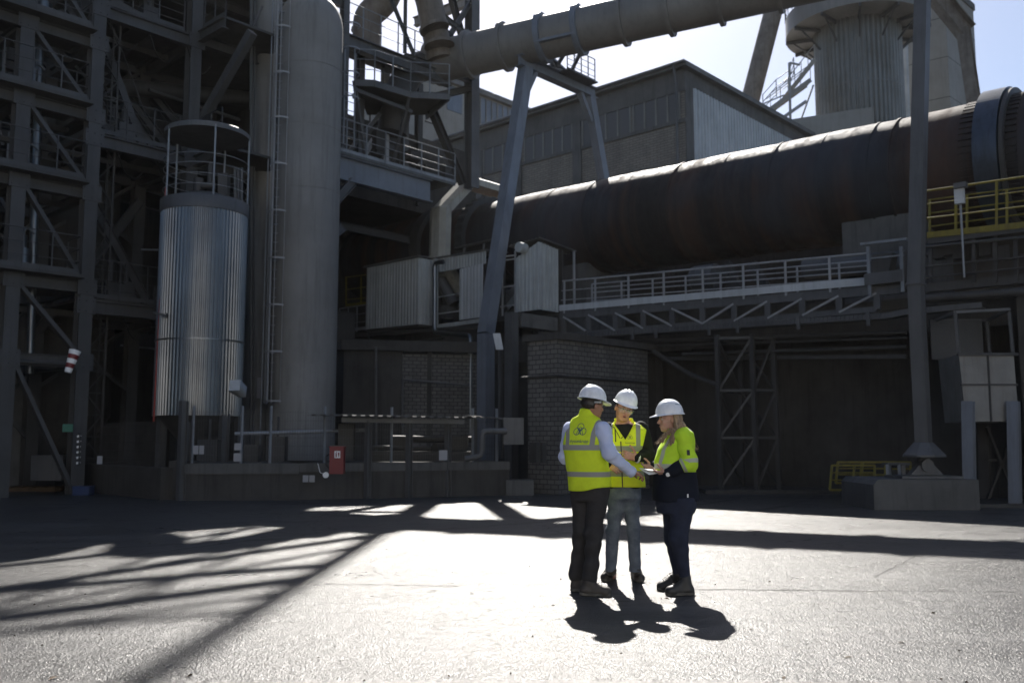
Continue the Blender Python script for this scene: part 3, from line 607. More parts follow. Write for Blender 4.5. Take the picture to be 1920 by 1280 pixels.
# ------------------------------------------------------------------ right tall post on its concrete block
PY = 19.3
blk = thing('concrete_block', 'low rounded concrete foundation block under the tall post at the right', 'foundation block', at(1730, 950, 19))
m = MB(); x0, x1 = at(1632, 900, 18.75).x, at(1828, 900, 18.75).x; zb = at(1700, 898, 18.8).z
m.prism([Vector((x0, 18.6, -.05)), Vector((x1, 18.6, -.05)), Vector((x1, 18.6, zb)), Vector((x0 + .1, 18.6, zb)), Vector((x0, 18.6, zb - .1))], Vector((0, 1.8, 0))); blk_o = m.build('block', MT['concrete'], blk)
m = MB(); m.box(at(1731, 893, PY) , 1.25, .9, .05); m.build('base_plate', MT['steel_grey'], blk)
tp = thing('tall_duct_post', 'tall grey box section post with conical skirt standing on the concrete block', 'post', at(1731, 890, PY))
bp = at(1733, 858, PY); be = at(1717, 533, PY); te = at(1731, -60, PY + .25); te = te + (te - be) * .12
m = MB(); m.beam(bp, be, .27, .27, up=UD); m.build('lower_shaft', MT['steel_grey'], tp)
m = MB(); m.beam(be, te, .275, .275, up=UD); m.beam(be - ZD * .02, be + ZD * .02, .34, .34, up=UD); m.build('upper_shaft', MT['steel_grey'], tp)
m = MB(); sz0, sz1 = at(1733, 856, PY).z, at(1733, 829, PY).z; m.lathe(Vector((bp.x, bp.y, sz0)), Vector((bp.x, bp.y, sz1)), [(0, .44), (.04, .44), (sz1 - sz0, .2)], 8, False); m.build('skirt', MT['steel_grey'], tp)
m = MB(); zt2 = at(1733, 890, PY).z; m.box((bp.x, bp.y, (zt2 + sz0) / 2), .2, .12, sz0 - zt2); m.tube((bp.x - .0, bp.y - .16, zt2 + .2), (bp.x, bp.y + .16, zt2 + .2), .13, 20); m.prism([Vector((bp.x - .35, bp.y - .1, zt2)), Vector((bp.x + .35, bp.y - .1, zt2)), Vector((bp.x + .16, bp.y - .1, zt2 + .2)), Vector((bp.x - .16, bp.y - .1, zt2 + .2))], Vector((0, .2, 0))); m.build('hinge_bearing', MT['steel_grey'], tp)
# brown steel bracing up right
br_ = thing('brown_steel_frame', 'dark brown steel frame leaning against the pale concrete tower at the top right', 'steel frame', at(1820, 185, 44))
m = MB(); m.ibeam(at(1735, -35, 44), at(1812, 60, 44), .7, .8); m.build('diagonal', MT['duct_rust'], br_)
m = MB(); m.ibeam(at(1806, 55, 44), at(1832, 230, 44), .55, .6); m.build('column', MT['duct_rust'], br_)
m = MB(); m.ibeam(at(1740, -20, 44.5), at(1790, -20, 44.5), .6, .6); m.build('beam', MT['duct_rust'], br_)
# ------------------------------------------------------------------ lattice tower under the walkway
lt = thing('lattice_tower', 'square steel lattice tower standing in the dark recess under the walkway', 'lattice tower', atZ(1400, 920))
lx0, lx1 = at(1352, 915, 24.5), at(1462, 915, 24.5); zt3 = 4.2
mid = at(1420, 915, 24.3); back = at(1393, 915, 26)
tops = {'a': at(1345, 660, 24.5), 'b': at(1410, 660, 24.3), 'c': at(1450, 660, 24.5), 'd': at(1388, 660, 26)}
bots = {'a': Vector((lx0.x, lx0.y, 0)), 'b': Vector((mid.x, mid.y, 0)), 'c': Vector((lx1.x, lx1.y, 0)), 'd': Vector((back.x, back.y, 0))}
for kk in 'abcd':
    m = MB(); t = tops[kk]; m.beam(bots[kk], Vector((t.x, t.y, zt3)), .11, .11); m.build('leg', MT['steel_dark'], lt)
def lp(kk, z): t = tops[kk]; return bots[kk].lerp(Vector((t.x, t.y, zt3)), z / zt3)
lev = [.15, 1.45, 2.7, 4.1]
for pr in ('ab', 'bc', 'cd', 'da'):
    m = MB()
    for z in lev[1:]: m.beam(lp(pr[0], z), lp(pr[1], z), .07, .07)
    for i in range(3):
        A1, B1 = (pr[0], pr[1]); m.beam(lp(A1, lev[i]), lp(B1, lev[i + 1]), .06, .06)
    m.build('bracing', MT['steel_dark'], lt)
m = MB(); m.prism([Vector((bots['a'].x - .5, bots['a'].y - .5, -.02)), Vector((bots['c'].x + 1.4, bots['c'].y - .5, -.02)), Vector((bots['c'].x + 1.4, bots['c'].y + 2, -.02)), Vector((bots['a'].x - .5, bots['a'].y + 2, -.02))], ZD * .12)
struct(m.build('kerb', MT['concrete_dark']))
# stacked yellow frames and a stool
for i, (px0, px1, py0, py1, dy) in enumerate(((1556, 1640, 872, 918, 0), (1567, 1660, 866, 905, .25), (1612, 1707, 866, 908, .4))):
    t = thing('guard_rail_section', ('yellow railing frame leaning foremost in the stack at the dark wall', 'yellow railing frame behind the foremost one at the dark wall', 'rightmost yellow railing frame of the stack, behind the stool')[i], 'railing frame', at(px0, py1, 23 + dy), 'railing frames stacked against the wall')
    Y_ = 23 + dy; c = [at(px0, py1, Y_ - .25), at(px1, py1, Y_ - .25), at(px1, py0, Y_), at(px0 + 4, py0, Y_)]; m = MB()
    for a, b in zip(c, c[1:] + c[:1]): m.beam(a, b, .05, .05)
    m.build('frame', MT['yellow_paint'], t); m = MB(); m.beam(c[0].lerp(c[1], .52), c[3].lerp(c[2], .52), .05, .05); m.beam(c[0].lerp(c[3], .4), c[1].lerp(c[2], .4), .03, .03); m.beam(c[0].lerp(c[3], .7), c[1].lerp(c[2], .7), .03, .03); m.build('bars', MT['yellow_paint'], t)
st = thing('metal_stool', 'small grey metal stool beside the concrete block and yellow frames', 'stool', at(1677, 905, 20.9))
m = MB(); m.box(at(1680, 869, 20.9), .5, .35, .05); m.build('seat', MT['steel_grey'], st)
for px, dy in ((1664, 0), (1686, 0), (1668, .3), (1694, .3)):
    m = MB(); q = at(px, 870, 20.9 + dy - .15); m.beam(Vector((q.x, q.y, 0)), Vector((q.x, q.y, q.z)), .06, .06); m.build('leg', MT['steel_pale'], st)
# ------------------------------------------------------------------ hopper box on stand at the right edge
hp_ = thing('hopper_stand', 'pale panelled hopper box with cage top on tall blue grey legs at the right edge', 'hopper', at(1865, 948, 19.6))
HY = 19.6
def hq(px, py, Y=HY): return at(px, py, Y)
zl, zh = hq(1850, 790).z, hq(1850, 664).z; xl, xr = hq(1803, 730).x, hq(1907, 730).x
m = MB(); m.prism([Vector((xl + .06, HY, zl)), Vector((xr, HY, zl)), Vector((xr - .03, HY, zh)), Vector((xl - .02, HY, zh))], Vector((.25, 1.5, 0))); m.build('bin', MT['panel_pale'], hp_)
m = MB(); xm = (xl + xr) / 2
m.beam((xm, HY - .01, zl), (xm, HY - .01, zh), .04, .03); zm = hq(1850, 721).z; m.beam((xl - .02, HY - .012, zm), (xr + .02, HY - .012, zm), .03, .04); m.beam((xl - .06, HY - .02, zh), (xr + .05, HY - .02, zh), .08, .06); m.build('trim', MT['steel_dark'], hp_)
zc = hq(1850, 585).z; m = MB()
for (x, y) in ((xl - .02, HY), (xr - .04, HY), (xr + .2, HY + 1.4), (xl + .2, HY + 1.4)): m.beam((x, y, zh), (x - .03, y, zc), .06, .06)
m.beam((xl - .05, HY, zc), (xr - .07, HY, zc + .06), .06, .06); m.beam((xr - .07, HY, zc + .06), (xr + .17, HY + 1.4, zc), .06, .06); m.beam((xl - .05, HY, zc), (xl + .17, HY + 1.4, zc), .06, .06); m.beam((xl + .17, HY + 1.4, zc), (xr + .17, HY + 1.4, zc), .06, .06); m.build('cage', MT['steel_grey'], hp_)
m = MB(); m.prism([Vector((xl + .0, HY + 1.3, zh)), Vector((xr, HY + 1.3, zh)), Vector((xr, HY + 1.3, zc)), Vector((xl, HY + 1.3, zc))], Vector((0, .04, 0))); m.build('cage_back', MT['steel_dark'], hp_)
for (px, Y_, z1) in ((1816, HY - .12, 752), (1901, HY - .12, 752), (1846, HY + 1.5, 790), (1925, HY + 1.5, 790)):
    b0 = at(px + 3, 948, Y_); t0 = at(px - 1, z1, Y_); m = MB(); m.ibeam(Vector((b0.x, b0.y, .05)), t0, .22, .2); m.build('leg', MT['beam_blue'] if Y_ < HY else MT['steel_dark'], hp_)
m = MB(); m.beam(at(1850, 940, HY + 1.3), at(1905, 800, HY + 1.3), .08, .05); m.beam(at(1905, 940, HY + 1.3), at(1850, 800, HY + 1.3), .08, .05); m.beam(at(1846, 862, HY + 1.4), at(1910, 862, HY + 1.4), .05, .05); m.build('bracing', MT['steel_dark'], hp_)
m = MB(); m.ubox(0, 0.01, 0, .01, 0, .01); m = MB(); m.box((xm + .1, HY + .6, .03), 1.9, 2.1, .1); m.build('base_frame', MT['steel_dark'], hp_)
# ------------------------------------------------------------------ steel preheater tower (left)
FU = 24.5
def F(px, py, du=0.0): return atU(px, py, FU + du)
def Fz(px, py): return F(px, py).z
VA, VB, VC = VV(F(160, 500)), VV(F(22, 500)), VV(F(362, 120))
tw = thing('preheater_tower', 'dark multi storey steel tower with railed platforms filling the left side', 'steel tower', uvz(FU, VA, 0))
cols = [(FU, VB, 24), (FU, VA, 24), (FU, VC, 24), (FU + 3.2, VB, 24), (FU + 3.2, VA, 24), (FU + 3.2, VC, 24), (FU + 3.2, 17.8, 24), (FU + 6.4, VB, 24), (FU + 6.4, VA, 24), (FU + 6.4, VC, 24), (FU + 6.4, 17.8, 24), (FU, VB - 3.5, 24)]
for (u, v, z) in cols:
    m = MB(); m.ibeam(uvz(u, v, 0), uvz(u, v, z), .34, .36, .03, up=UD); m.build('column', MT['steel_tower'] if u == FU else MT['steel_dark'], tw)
levA = [Fz(165, 79 + d) for d in (-145, 0, 138, 285, 461, 601)]
R0 = random.Random(11)
for i, z in enumerate(levA):
    m = MB(); m.ibeam(uvz(FU, VB - 3.5, z), uvz(FU, VA, z), .2, .3); m.ibeam(uvz(FU, VA, z), uvz(FU + 6.4, VA, z), .2, .25); m.ibeam(uvz(FU + 3.2, VB, z), uvz(FU + 3.2, VA, z), .2, .3); m.ibeam(uvz(FU, VB, z), uvz(FU + 6.4, VB, z), .2, .25)
    m.build('girder', MT['steel_tower'], tw)
    if i < 5:
        m = MB(); m.ubox(FU - .55, FU + 1.4, VB - 2, VA - .2, z + .16, z + .24)
        pl = m.build('platform', MT['steel_dark'], tw)
        Rr, Pp = rail_mb([uvz(FU - .5, VB - 2, z + .24), uvz(FU - .5, VA - .35, z + .24), uvz(FU + .3, VA - .35, z + .24)], 1.0, .018, 2, .75)
        for x in Pp: Rr.add(x.v, x.f)
        Rr.build('railing', MT['steel_tower'], pl)
    zn = levA[i + 1] if i + 1 < len(levA) else 0
    m = MB(); m.beam(uvz(FU - .05, VB + .15, z - .1), uvz(FU - .05, VA - .15, zn + .25), .1, .2, up=UD); m.build('diagonal_brace', MT['steel_tower'], tw)
m = MB(); m.tube(uvz(FU - .1, VB - 3, Fz(0, 676)), uvz(FU - .1, VA, Fz(140, 684)), .06, 8); m.build('tie_pipe', MT['steel_dark'], tw)
# pipes with cylinder valves seen in the front bay
for k, (px, w_) in enumerate(((72, .14), (62, .12))):
    a = F(78 if k == 0 else 62, -40, .7); b = F(55 if k == 0 else 45, 700, .7)
    if k == 0:
        m = MB(); m.tube(a, b, .10, 16); m.build('riser_pipe', MT['galvanised'], tw)
for (px, py) in ((88, 10), (68, 160), (56, 312), (48, 470)):
    c = F(px - 8, py, .45); m = MB(); m.tube(c - ZD * .42, c + ZD * .05, .24, 20); m.tube(c + ZD * .05, c + ZD * .4, .12, 16); m.tube(c + ZD * .4, c + ZD * .55, .07, 12); m.path([c + ZD * .5, c + ZD * .62 + VD * .12, c + ZD * .5 + VD * .3], .035, 8); m.build('valve_housing', MT['galvanised'], tw)
# second bay A -> C
levC = [Fz(185, 20), Fz(173, 262), Fz(165, 575)]
levC.insert(0, levC[0] + 3.2)
for i, z in enumerate(levC):
    m = MB(); m.ibeam(uvz(FU, VA, z), uvz(FU, VC, z), .22, .34); m.ibeam(uvz(FU + 3.2, VA, z), uvz(FU + 3.2, 24, z), .2, .3); m.ibeam(uvz(FU, VC, z), uvz(FU + 6.4, VC, z), .2, .3); m.build('girder', MT['steel_tower'], tw)
    m = MB(); m.ubox(FU + .1, FU + 6.4, VA, VC + 5, z + .18, z + .26); pl = m.build('platform', MT['steel_dark'], tw)
    for k in range(5):
        m = MB(); m.beam(uvz(FU + .1, VA + .5 + k * .7, z + .1), uvz(FU + 6.3, VA + .5 + k * .7, z + .1), .08, .14); m.build('joist', MT['steel_dark'], pl)
    Rr, Pp = rail_mb([uvz(FU + .05, VA + .2, z + .26), uvz(FU + .05, VC - .3, z + .26)], 1.05, .018, 3, .7)
    for x in Pp: Rr.add(x.v, x.f)
    Rr.build('railing', MT['steel_tower'], pl)
m = MB()
for (u0, v0, z0, u1, v1, z1) in ((FU + 3, VA, 14.2, FU + 3, VC + 1, 10.5), (FU + 2.8, VA + 1.2, 12.7, FU + 2.8, VC + 1.5, 9.0), (FU + 3, VA, 4.5, FU + 3, VC, 8.8), (FU + 1.5, VA + .3, 8.7, FU + 1.5, VC, 4.8), (FU + 3, VC + 4, 9, FU + 3, VC, 12.5), (FU + 5, VA, 0, FU + 5, VC, 4)):
    m = MB(); m.ibeam(uvz(u0, v0, z0), uvz(u1, v1, z1), .2, .26); m.build('diagonal_brace', MT['steel_tower'], tw)
m = MB(); m.ibeam(F(168, 95, 1), F(178, 150, 1), .1, .1)
m = MB(); m.beam(F(178, 225, .6), F(345, 335, .6), .14, .2); m.beam(F(205, 0, .2), F(268, 35, .2), .14, .2); m.build('diagonal_brace', MT['steel_tower'], tw)
m = MB()                                             # stair flight in the second bay
sa, sb = uvz(FU + .8, VA + .4, levC[2] + 1.4), uvz(FU + .8, VC - .2, levC[1] + .2)
sa, sb = uvz(FU + .9, VA + .3, levC[1] + .2), uvz(FU + .9, VC - .9, levC[2] + .3)
for o_ in (0, .7): m.beam(sa + UD * o_, sb + UD * o_, .05, .2)
for k in range(16): q = sa.lerp(sb, (k + .5) / 16); m.box(q + UD * .35, .7, .24, .03, (UD, VD, ZD))
for o_ in (0, .7): m.tube(sa + UD * o_ + ZD * 1, sb + UD * o_ + ZD * 1, .02, 6)
m.build('staircase', MT['steel_tower'], tw)
# wing from the corner column towards the silo (runs along -U)
for i, (z, ln) in enumerate(((Fz(365, 72), 1.6), (Fz(350, 303), 1.6), (Fz(365, 72) + 3, 1.6))):
    m = MB(); m.ibeam(uvz(FU, VC + .1, z), uvz(FU - ln, VC + .1, z), .2, .32); m.ibeam(uvz(FU, VC + .1, z), uvz(FU, 18, z), .2, .32); m.build('girder', MT['steel_tower'], tw)
    m = MB(); m.ubox(FU - 1.5, FU, VC + .2, 15.2, z + .18, z + .25); pl = m.build('platform', MT['steel_dark'], tw)
    Rr, Pp = rail_mb([uvz(FU - .3, VC + .15, z + .26), uvz(FU - 1.5, VC + .15, z + .26)], 1.05, .018, 2, .8)
    for x in Pp: Rr.add(x.v, x.f)
    Rr.build('railing', MT['steel_tower'], pl)
m = MB(); m.beam(uvz(FU - .1, VC + .3, Fz(365, 225)), uvz(FU - 2.2, VC + .6, Fz(365, 72) - .3), .2, .26); m.build('diagonal_brace', MT['steel_tower'], tw)
R5 = random.Random(21)
for k in range(26):                                  # thin service pipes running up and across the bays
    u = FU + R5.uniform(.3, 5.5); v = R5.choice((R5.uniform(VB - 3, VA - .3), R5.uniform(VA + .4, VC + 1.5), R5.uniform(VA + .4, VC + 1.5))); z = R5.choice(levA[1:] + levC[1:]) - .15
    m = MB(); L_ = R5.uniform(1.2, 2.6)
    if k % 3 == 0: m.path([uvz(u, v, z), uvz(u, v, z - L_), uvz(u, v + R5.uniform(-.8, .8), z - L_), uvz(u, v + .1, z - L_ - 1)], R5.choice((.03, .045, .07)), 8)
    elif k % 3 == 1: m.tube(uvz(u, v, z), uvz(u, v, z - 6), R5.choice((.025, .04)), 8)
    else: m.tube(uvz(u, v - 1.5, z - R5.uniform(.2, .8)), uvz(u, v + 1.5, z - R5.uniform(.2, .8)), R5.choice((.03, .06)), 8)
    m.build('service_pipe', MT[R5.choice(('steel_dark', 'steel_grey', 'rail_grey'))], tw)
for i, z in enumerate(levA + levC):
    for v0_, v1_ in (((VB, VA), (VB - 3.2, VB)) if i < len(levA) else ((VA, VC),)):
        m = MB(); m.beam(uvz(FU + 3.1, v0_, z), uvz(FU + 3.1, v1_, z - 2.1), .07, .09); m.beam(uvz(FU + 3.15, v1_, z), uvz(FU + 3.15, v0_, z - 2.1), .07, .09); m.build('cross_brace', MT['steel_dark'], tw)
    m = MB(); m.beam(uvz(FU + 1.6, VB - 2, z - .02), uvz(FU + 1.6, VA if i < len(levA) else VC, z - .02), .1, .16); m.build('secondary_beam', MT['steel_dark'], tw)
for k in range(10):
    u = FU + R5.uniform(.6, 3); v = R5.uniform(VA + .5, VC - .3); z = R5.choice(levC[1:]) + .3; m = MB(); m.box(uvz(u, v, z + .35), R5.uniform(.3, .7), R5.uniform(.3, .6), R5.uniform(.5, .9), (UD, VD, ZD)); m.tube(uvz(u, v, z + .7), uvz(u, v, z + 1.3), .06, 8); m.build('equipment', MT['steel_tower'], tw)
for z in levA[1:] + levC[1:]:
    for v in ((VB, VA) if z in levA else (VA, VC)):
        m = MB(); m.box(uvz(FU - .19, v, z), .02, .5, .42, (UD, VD, ZD))
        for a_ in (-.18, 0, .18):
            for b_ in (-.13, .13): m.tube(uvz(FU - .2, v + a_, z + b_), uvz(FU - .225, v + a_, z + b_), .016, 6)
        m.build('gusset_plate', MT['steel_tower'], tw)
for k in range(7):                                   # slack cables between floors
    v0_ = VA + .3 + k * .38; z = levC[1 + k % 3]; q0, q1 = uvz(FU - .05, v0_, z - .2), uvz(FU + .6, v0_ + 1.1, z - .3); m = MB(); m.path([q0, q0.lerp(q1, .3) - ZD * .5, q0.lerp(q1, .7) - ZD * .45, q1], .018, 6, bend=.4); m.build('cable', MT['cable'], tw)
# narrow climbing lattice just right of the front column
lm_ = MB(); v0, v1, u_ = VA + .35, VA + .8, FU + .4
for v in (v0, v1): lm_.beam(uvz(u_, v, .9), uvz(u_, v, 15), .05, .05); lm_.beam(uvz(u_ + .4, v, .9), uvz(u_ + .4, v, 15), .05, .05)
for k in range(24):
    z = .9 + k * .58; a, b = (v0, v1) if k % 2 else (v1, v0); lm_.beam(uvz(u_, a, z), uvz(u_, b, z + .58), .03, .03); lm_.beam(uvz(u_, v0, z), uvz(u_, v1, z), .03, .03)
lm_.build('ladder_mast', MT['steel_dark'], tw)
# filling of the tower depth: dark vessel, ducts, cladding
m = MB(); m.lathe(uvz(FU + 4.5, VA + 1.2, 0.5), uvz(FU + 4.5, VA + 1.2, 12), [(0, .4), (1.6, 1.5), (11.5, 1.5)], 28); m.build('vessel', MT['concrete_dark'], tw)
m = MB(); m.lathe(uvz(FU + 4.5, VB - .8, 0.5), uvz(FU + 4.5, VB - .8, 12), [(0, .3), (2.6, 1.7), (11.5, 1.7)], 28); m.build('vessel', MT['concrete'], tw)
m = MB(); m.path([uvz(FU + 2, VC + 1, 4), uvz(FU + 2, VC + 1, 7), uvz(FU + 5, VC + 3, 11), uvz(FU + 5, VC + 3, 18)], .5, 16); m.path([uvz(FU + 2, VA + 1.6, 9.5), uvz(FU + 2.4, VA + 1.6, 12), uvz(FU + 2.4, VC + 4, 13)], .25, 12); m.build('process_duct', MT['steel_dark'], tw)
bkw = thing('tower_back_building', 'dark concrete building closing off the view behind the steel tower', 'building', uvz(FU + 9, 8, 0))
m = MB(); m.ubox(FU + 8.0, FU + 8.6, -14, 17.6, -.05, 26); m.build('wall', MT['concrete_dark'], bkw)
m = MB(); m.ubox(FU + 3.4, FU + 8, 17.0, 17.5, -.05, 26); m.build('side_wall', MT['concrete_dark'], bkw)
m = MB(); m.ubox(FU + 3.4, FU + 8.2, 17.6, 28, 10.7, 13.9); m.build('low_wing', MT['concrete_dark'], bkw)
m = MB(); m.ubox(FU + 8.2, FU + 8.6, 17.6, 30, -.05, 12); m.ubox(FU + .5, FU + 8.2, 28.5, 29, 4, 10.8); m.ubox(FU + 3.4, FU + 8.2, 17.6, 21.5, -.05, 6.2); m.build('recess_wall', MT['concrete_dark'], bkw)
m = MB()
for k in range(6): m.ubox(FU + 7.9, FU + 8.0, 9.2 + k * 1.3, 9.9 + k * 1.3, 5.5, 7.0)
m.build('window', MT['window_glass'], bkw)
# ---- right part of the tower between silo and C885
tr = thing('duct_platform_tower', 'grey steel tower section with railed gallery and open top right of the silo', 'steel tower', uvz(FU, 22, 0))
VE5 = VV(F(884, 340)); zG = Fz(637, 292); zU = Fz(640, 62)
m = MB(); m.ibeam(uvz(FU, 17.3, zG - .42), uvz(FU, VV(F(806, 340)), zG - .42), .35, .84, .05); m.build('main_girder', MT['beam_blue'], tr)
m = MB(); m.beam(uvz(FU - .2, 17.4, zG + .04), uvz(FU - .2, VV(F(846, 340)), zG + .04), .06, .1); m.ubox(FU - .15, FU + 2.4, 17.3, VV(F(842, 340)), zG + .01, zG + .08); m.build('gallery_deck', MT['steel_grey'], tr)
Rr, Pp = rail_mb([uvz(FU - .2, 17.4, zG + .08), uvz(FU - .2, VV(F(846, 340)), zG + .08)], 1.15, .022, 3, .85); ro_ = Rr.build('handrail', MT['rail_grey'], tr)
for x in Pp: x.build('post', MT['rail_grey'], tr)
m = MB(); m.ibeam(uvz(FU, 17.3, zU - .2), uvz(FU, VE5 - 1.2, zU - .2), .3, .45); m.build('upper_girder', MT['steel_grey'], tr)
m = MB(); m.ubox(FU, FU + 1.5, 17.3, VE5 - 1.4, zU + .03, zU + .1); m.build('upper_deck', MT['steel_dark'], tr)
Rr, Pp = rail_mb([uvz(FU - .02, 17.4, zU + .1), uvz(FU - .02, VE5 - 1.4, zU + .1)], 1.1, .02, 2, .8, kick=False)
for x in Pp: Rr.add(x.v, x.f)
Rr.build('upper_railing', MT['rail_grey'], tr)
ZT = 27.5
m = MB(); m.ibeam(uvz(FU, VE5, zG + .15), uvz(FU, VE5, 18.6), .42, .42, .04, up=UD); m.ibeam(uvz(FU, VE5, 18.6), uvz(FU, VE5, ZT), .2, .2, .02, up=UD); m.build('corner_column', MT['steel_grey'], tr)
for (u, v, z0, z1, mm_) in ((FU + 3.1, VE5, zG, 16, 'steel_dark'), (FU, 18.2, zG, ZT, 'steel_grey'), (FU + 1.2, 21.0, zG, 15.2, 'steel_pale'), (FU + .9, 19.6, zG, 15.2, 'steel_grey'), (FU + 1.6, 22.3, zG, 15.2, 'steel_grey')):
    m = MB(); m.ibeam(uvz(u, v, z0), uvz(u, v, z1), .24, .26, up=UD); m.build('column', MT[mm_], tr)
def dg(a, b, w_=.26, h_=.3, mm_='steel_grey', name='diagonal_brace'):
    m = MB(); m.ibeam(a, b, w_, h_); m.build(name, MT[mm_], tr)
dg(F(797, 175, -.1), F(868, 345, -.1), .26, .26, 'steel_dark'); dg(F(842, -20, .2), F(868, 75, .2), .22, .22, 'steel_dark')
dg(uvz(FU, 18.3, zG - 2.4), uvz(FU - .0, 17.3, zG - 3.2), .2, .3); dg(uvz(FU - .1, 18.6, zG - .8), uvz(FU - .1, 17.2, zG - 2.4), .2, .3); dg(uvz(FU - .1, 17.9, zU - .5), uvz(FU - .1, 17.1, zU - 1.4), .2, .3)
dg(uvz(FU + 1, 19.7, zG + .3), uvz(FU + 1.4, 21.5, zG + 2.9), .14, .16, 'steel_pale'); dg(uvz(FU + 1, 19.0, zG + .3), uvz(FU + .6, 20.3, zG + 2.2), .12, .14)
dg(uvz(FU, VE5, Fz(884, 150)), uvz(FU, VE5 - 3.4, Fz(884, 150) - .15), .2, .26); dg(uvz(FU, VE5, Fz(884, 165)), uvz(FU - 0, VE5, Fz(884, 165)) + Vector((-3.2, -1.1, -1.2)), .2, .24)
dg(uvz(FU, VE5, Fz(884, 0)), uvz(FU, VE5, Fz(884, 0)) + Vector((-2.4, 1.2, -.35)), .26, .36, 'steel_pale')
# open framework above the roof: it throws the striped shadows over the yard
dg(uvz(FU, VE5, 18.9), uvz(FU, 19.0, 21.1), .2, .22, 'steel_grey', 'top_girder'); dg(uvz(FU, VE5, 21.9), uvz(FU, 18.5, 20.3), .2, .22, 'steel_grey', 'top_girder')
dg(uvz(FU, VE5, 22.8), uvz(FU, 14, 22.8), .24, .26, 'steel_grey', 'top_girder'); dg(uvz(FU, VE5, 17.0), uvz(FU, 18.5, 18.4), .16, .2, 'steel_grey', 'top_brace'); dg(uvz(FU, VE5 - 2.2, 15.2), uvz(FU, VE5, 18.6), .16, .18, 'steel_grey', 'top_brace'); dg(uvz(FU, 18.2, 26), uvz(FU, 14, 22.8), .2, .2, 'steel_grey', 'top_brace')
for va, za, vb, zb in ((VE5, 20.2, 20.5, 22.8), (22.2, 18.9, 20.2, 21.2), (VE5, 24.4, 19.5, 22.8), (VE5, 16.2, 20.8, 17.9), (21.4, 15.3, 19.4, 18.4), (VE5, 23.6, 15, 23.7)): dg(uvz(FU, va, za), uvz(FU, vb, zb), .1, .12, 'steel_grey', 'top_brace')
for v_ in (20.9, 22.4): dg(uvz(FU, v_, 15.3), uvz(FU, v_, 22.8), .1, .1, 'steel_grey', 'top_post')
# ladder with cage, front of the tower at px 640-665
lc = MB(); u_, v_ = FU - .35, VV(F(655, 200, -.35)); z0, z1 = zG + .3, F(655, 112, -.35).z
for d_ in (-.22, .22): lc.beam(uvz(u_, v_ + d_, z0), uvz(u_, v_ + d_, z1 + .3), .04, .04)
for k in range(int((z1 - z0) / .3)): lc.tube(uvz(u_, v_ - .22, z0 + k * .3), uvz(u_, v_ + .22, z0 + k * .3), .013, 6)
for k in range(4):
    z = z0 + 1.6 + k * .85; pts = [uvz(u_ - .34 * math.sin(t), v_ - .3 * math.cos(t), z) for t in [math.pi * j / 8 for j in range(9)]]
    for a, b in zip(pts[:-1], pts[1:]): lc.beam(a, b, .015, .05)
lc.build('caged_ladder', MT['rail_grey'], tr)
# small railed platform round the start of the duct
dz = at(700, 160, 30.3).z; pl_ = [at(664, 162, 29.9), at(702, 160, 30), at(770, 134, 31), at(842, 176, 31.2), at(800, 140, 33.2), at(690, 128, 33.2)]
pl_ = [Vector((p.x, p.y, dz)) for p in pl_]
m = MB(); m.prism(pl_, ZD * .07); m.build('duct_platform', MT['steel_dark'], tr)
m = MB()
for a, b in zip(pl_[:4], pl_[1:4] + [pl_[4]]): m.beam(a - ZD * .08, b - ZD * .08, .08, .2)
m.build('platform_edge', MT['steel_grey'], tr)
Rr, Pp = rail_mb([p + ZD * .07 for p in pl_[:4]], 1.05, .02, 2, .7, kick=False); Rr.build('handrail', MT['rail_grey'], tr)
for x in Pp: x.build('post', MT['rail_grey'], tr)
for a, b in ((pl_[0], Vector((pl_[0].x + .3, pl_[0].y + .8, zG + .1))), (pl_[2], pl_[2] + Vector((-.8, 1.5, -2.2))), (pl_[0] - ZD * .3, pl_[2] - ZD * .5 + Vector((0, .5, 0)))):
    m = MB(); m.beam(a, b, .1, .12); m.build('bracket', MT['steel_grey'], tr)
m = MB(); R1 = random.Random(5)                      # small fittings and pipes on the gallery
for k in range(14):
    v = R1.uniform(18.6, 23.4); u = FU + R1.uniform(.8, 2.2); z = zG + R1.uniform(.3, 3.2); d_ = R1.choice((ZD, VD, UD)); m.tube(uvz(u, v, z), uvz(u, v, z) + d_ * R1.uniform(.5, 1.8), R1.choice((.03, .05, .09)), 8)
for k in range(8):
    v = R1.uniform(18.6, 23.2); m.box(uvz(FU + R1.uniform(.9, 2), v, zG + R1.uniform(.3, 1.4)), R1.uniform(.25, .6), R1.uniform(.25, .6), R1.uniform(.3, .8), (UD, VD, ZD))
m.build('fittings', MT['steel_dark'], tr)
m = MB(); m.ubox(FU - .1, FU + .3, VV(F(832, 280)), VV(F(832, 280)) + .4, zG + .1, zG + .8); m.build('cabinet', MT['steel_dark'], tr)
# elbow ducts
el = thing('elbow_duct', 'dusty bent duct looping over the top edge above the steel gallery', 'duct', at(690, 110, 32))
m = MB(); m.path([at(686, 108, 32), at(688, 30, 32), at(720, 5, 32), at(752, -70, 32.4), at(800, -20, 32.6), at(826, 112, 32.8)], .5, 28, bend=1.0); m.build('shell', MT['duct_rust'], el)
m = MB()
for (px, py, px2, py2) in ((686, 88, 686.5, 84), (687, 62, 687.5, 58), (823, 82, 823.8, 87), (813, 50, 815, 56)): m = MB(); m.tube(at(px, py, 32.2), at(px2, py2, 32.2), .56, 28); m.build('flange', MT['duct_rust'], el)
m = MB(); m.path([D1 + DW * (ds0 + .1), at(770, 130, 33), at(748, 175, 32.6), at(735, 250, 32.6)], .55, 24, bend=1.0)
tag(m.build('lower_elbow_duct', MT['steel_dark'], None, at(748, 200, 32.6)), 'dark duct elbow curving down under the gallery from the big duct', 'duct')
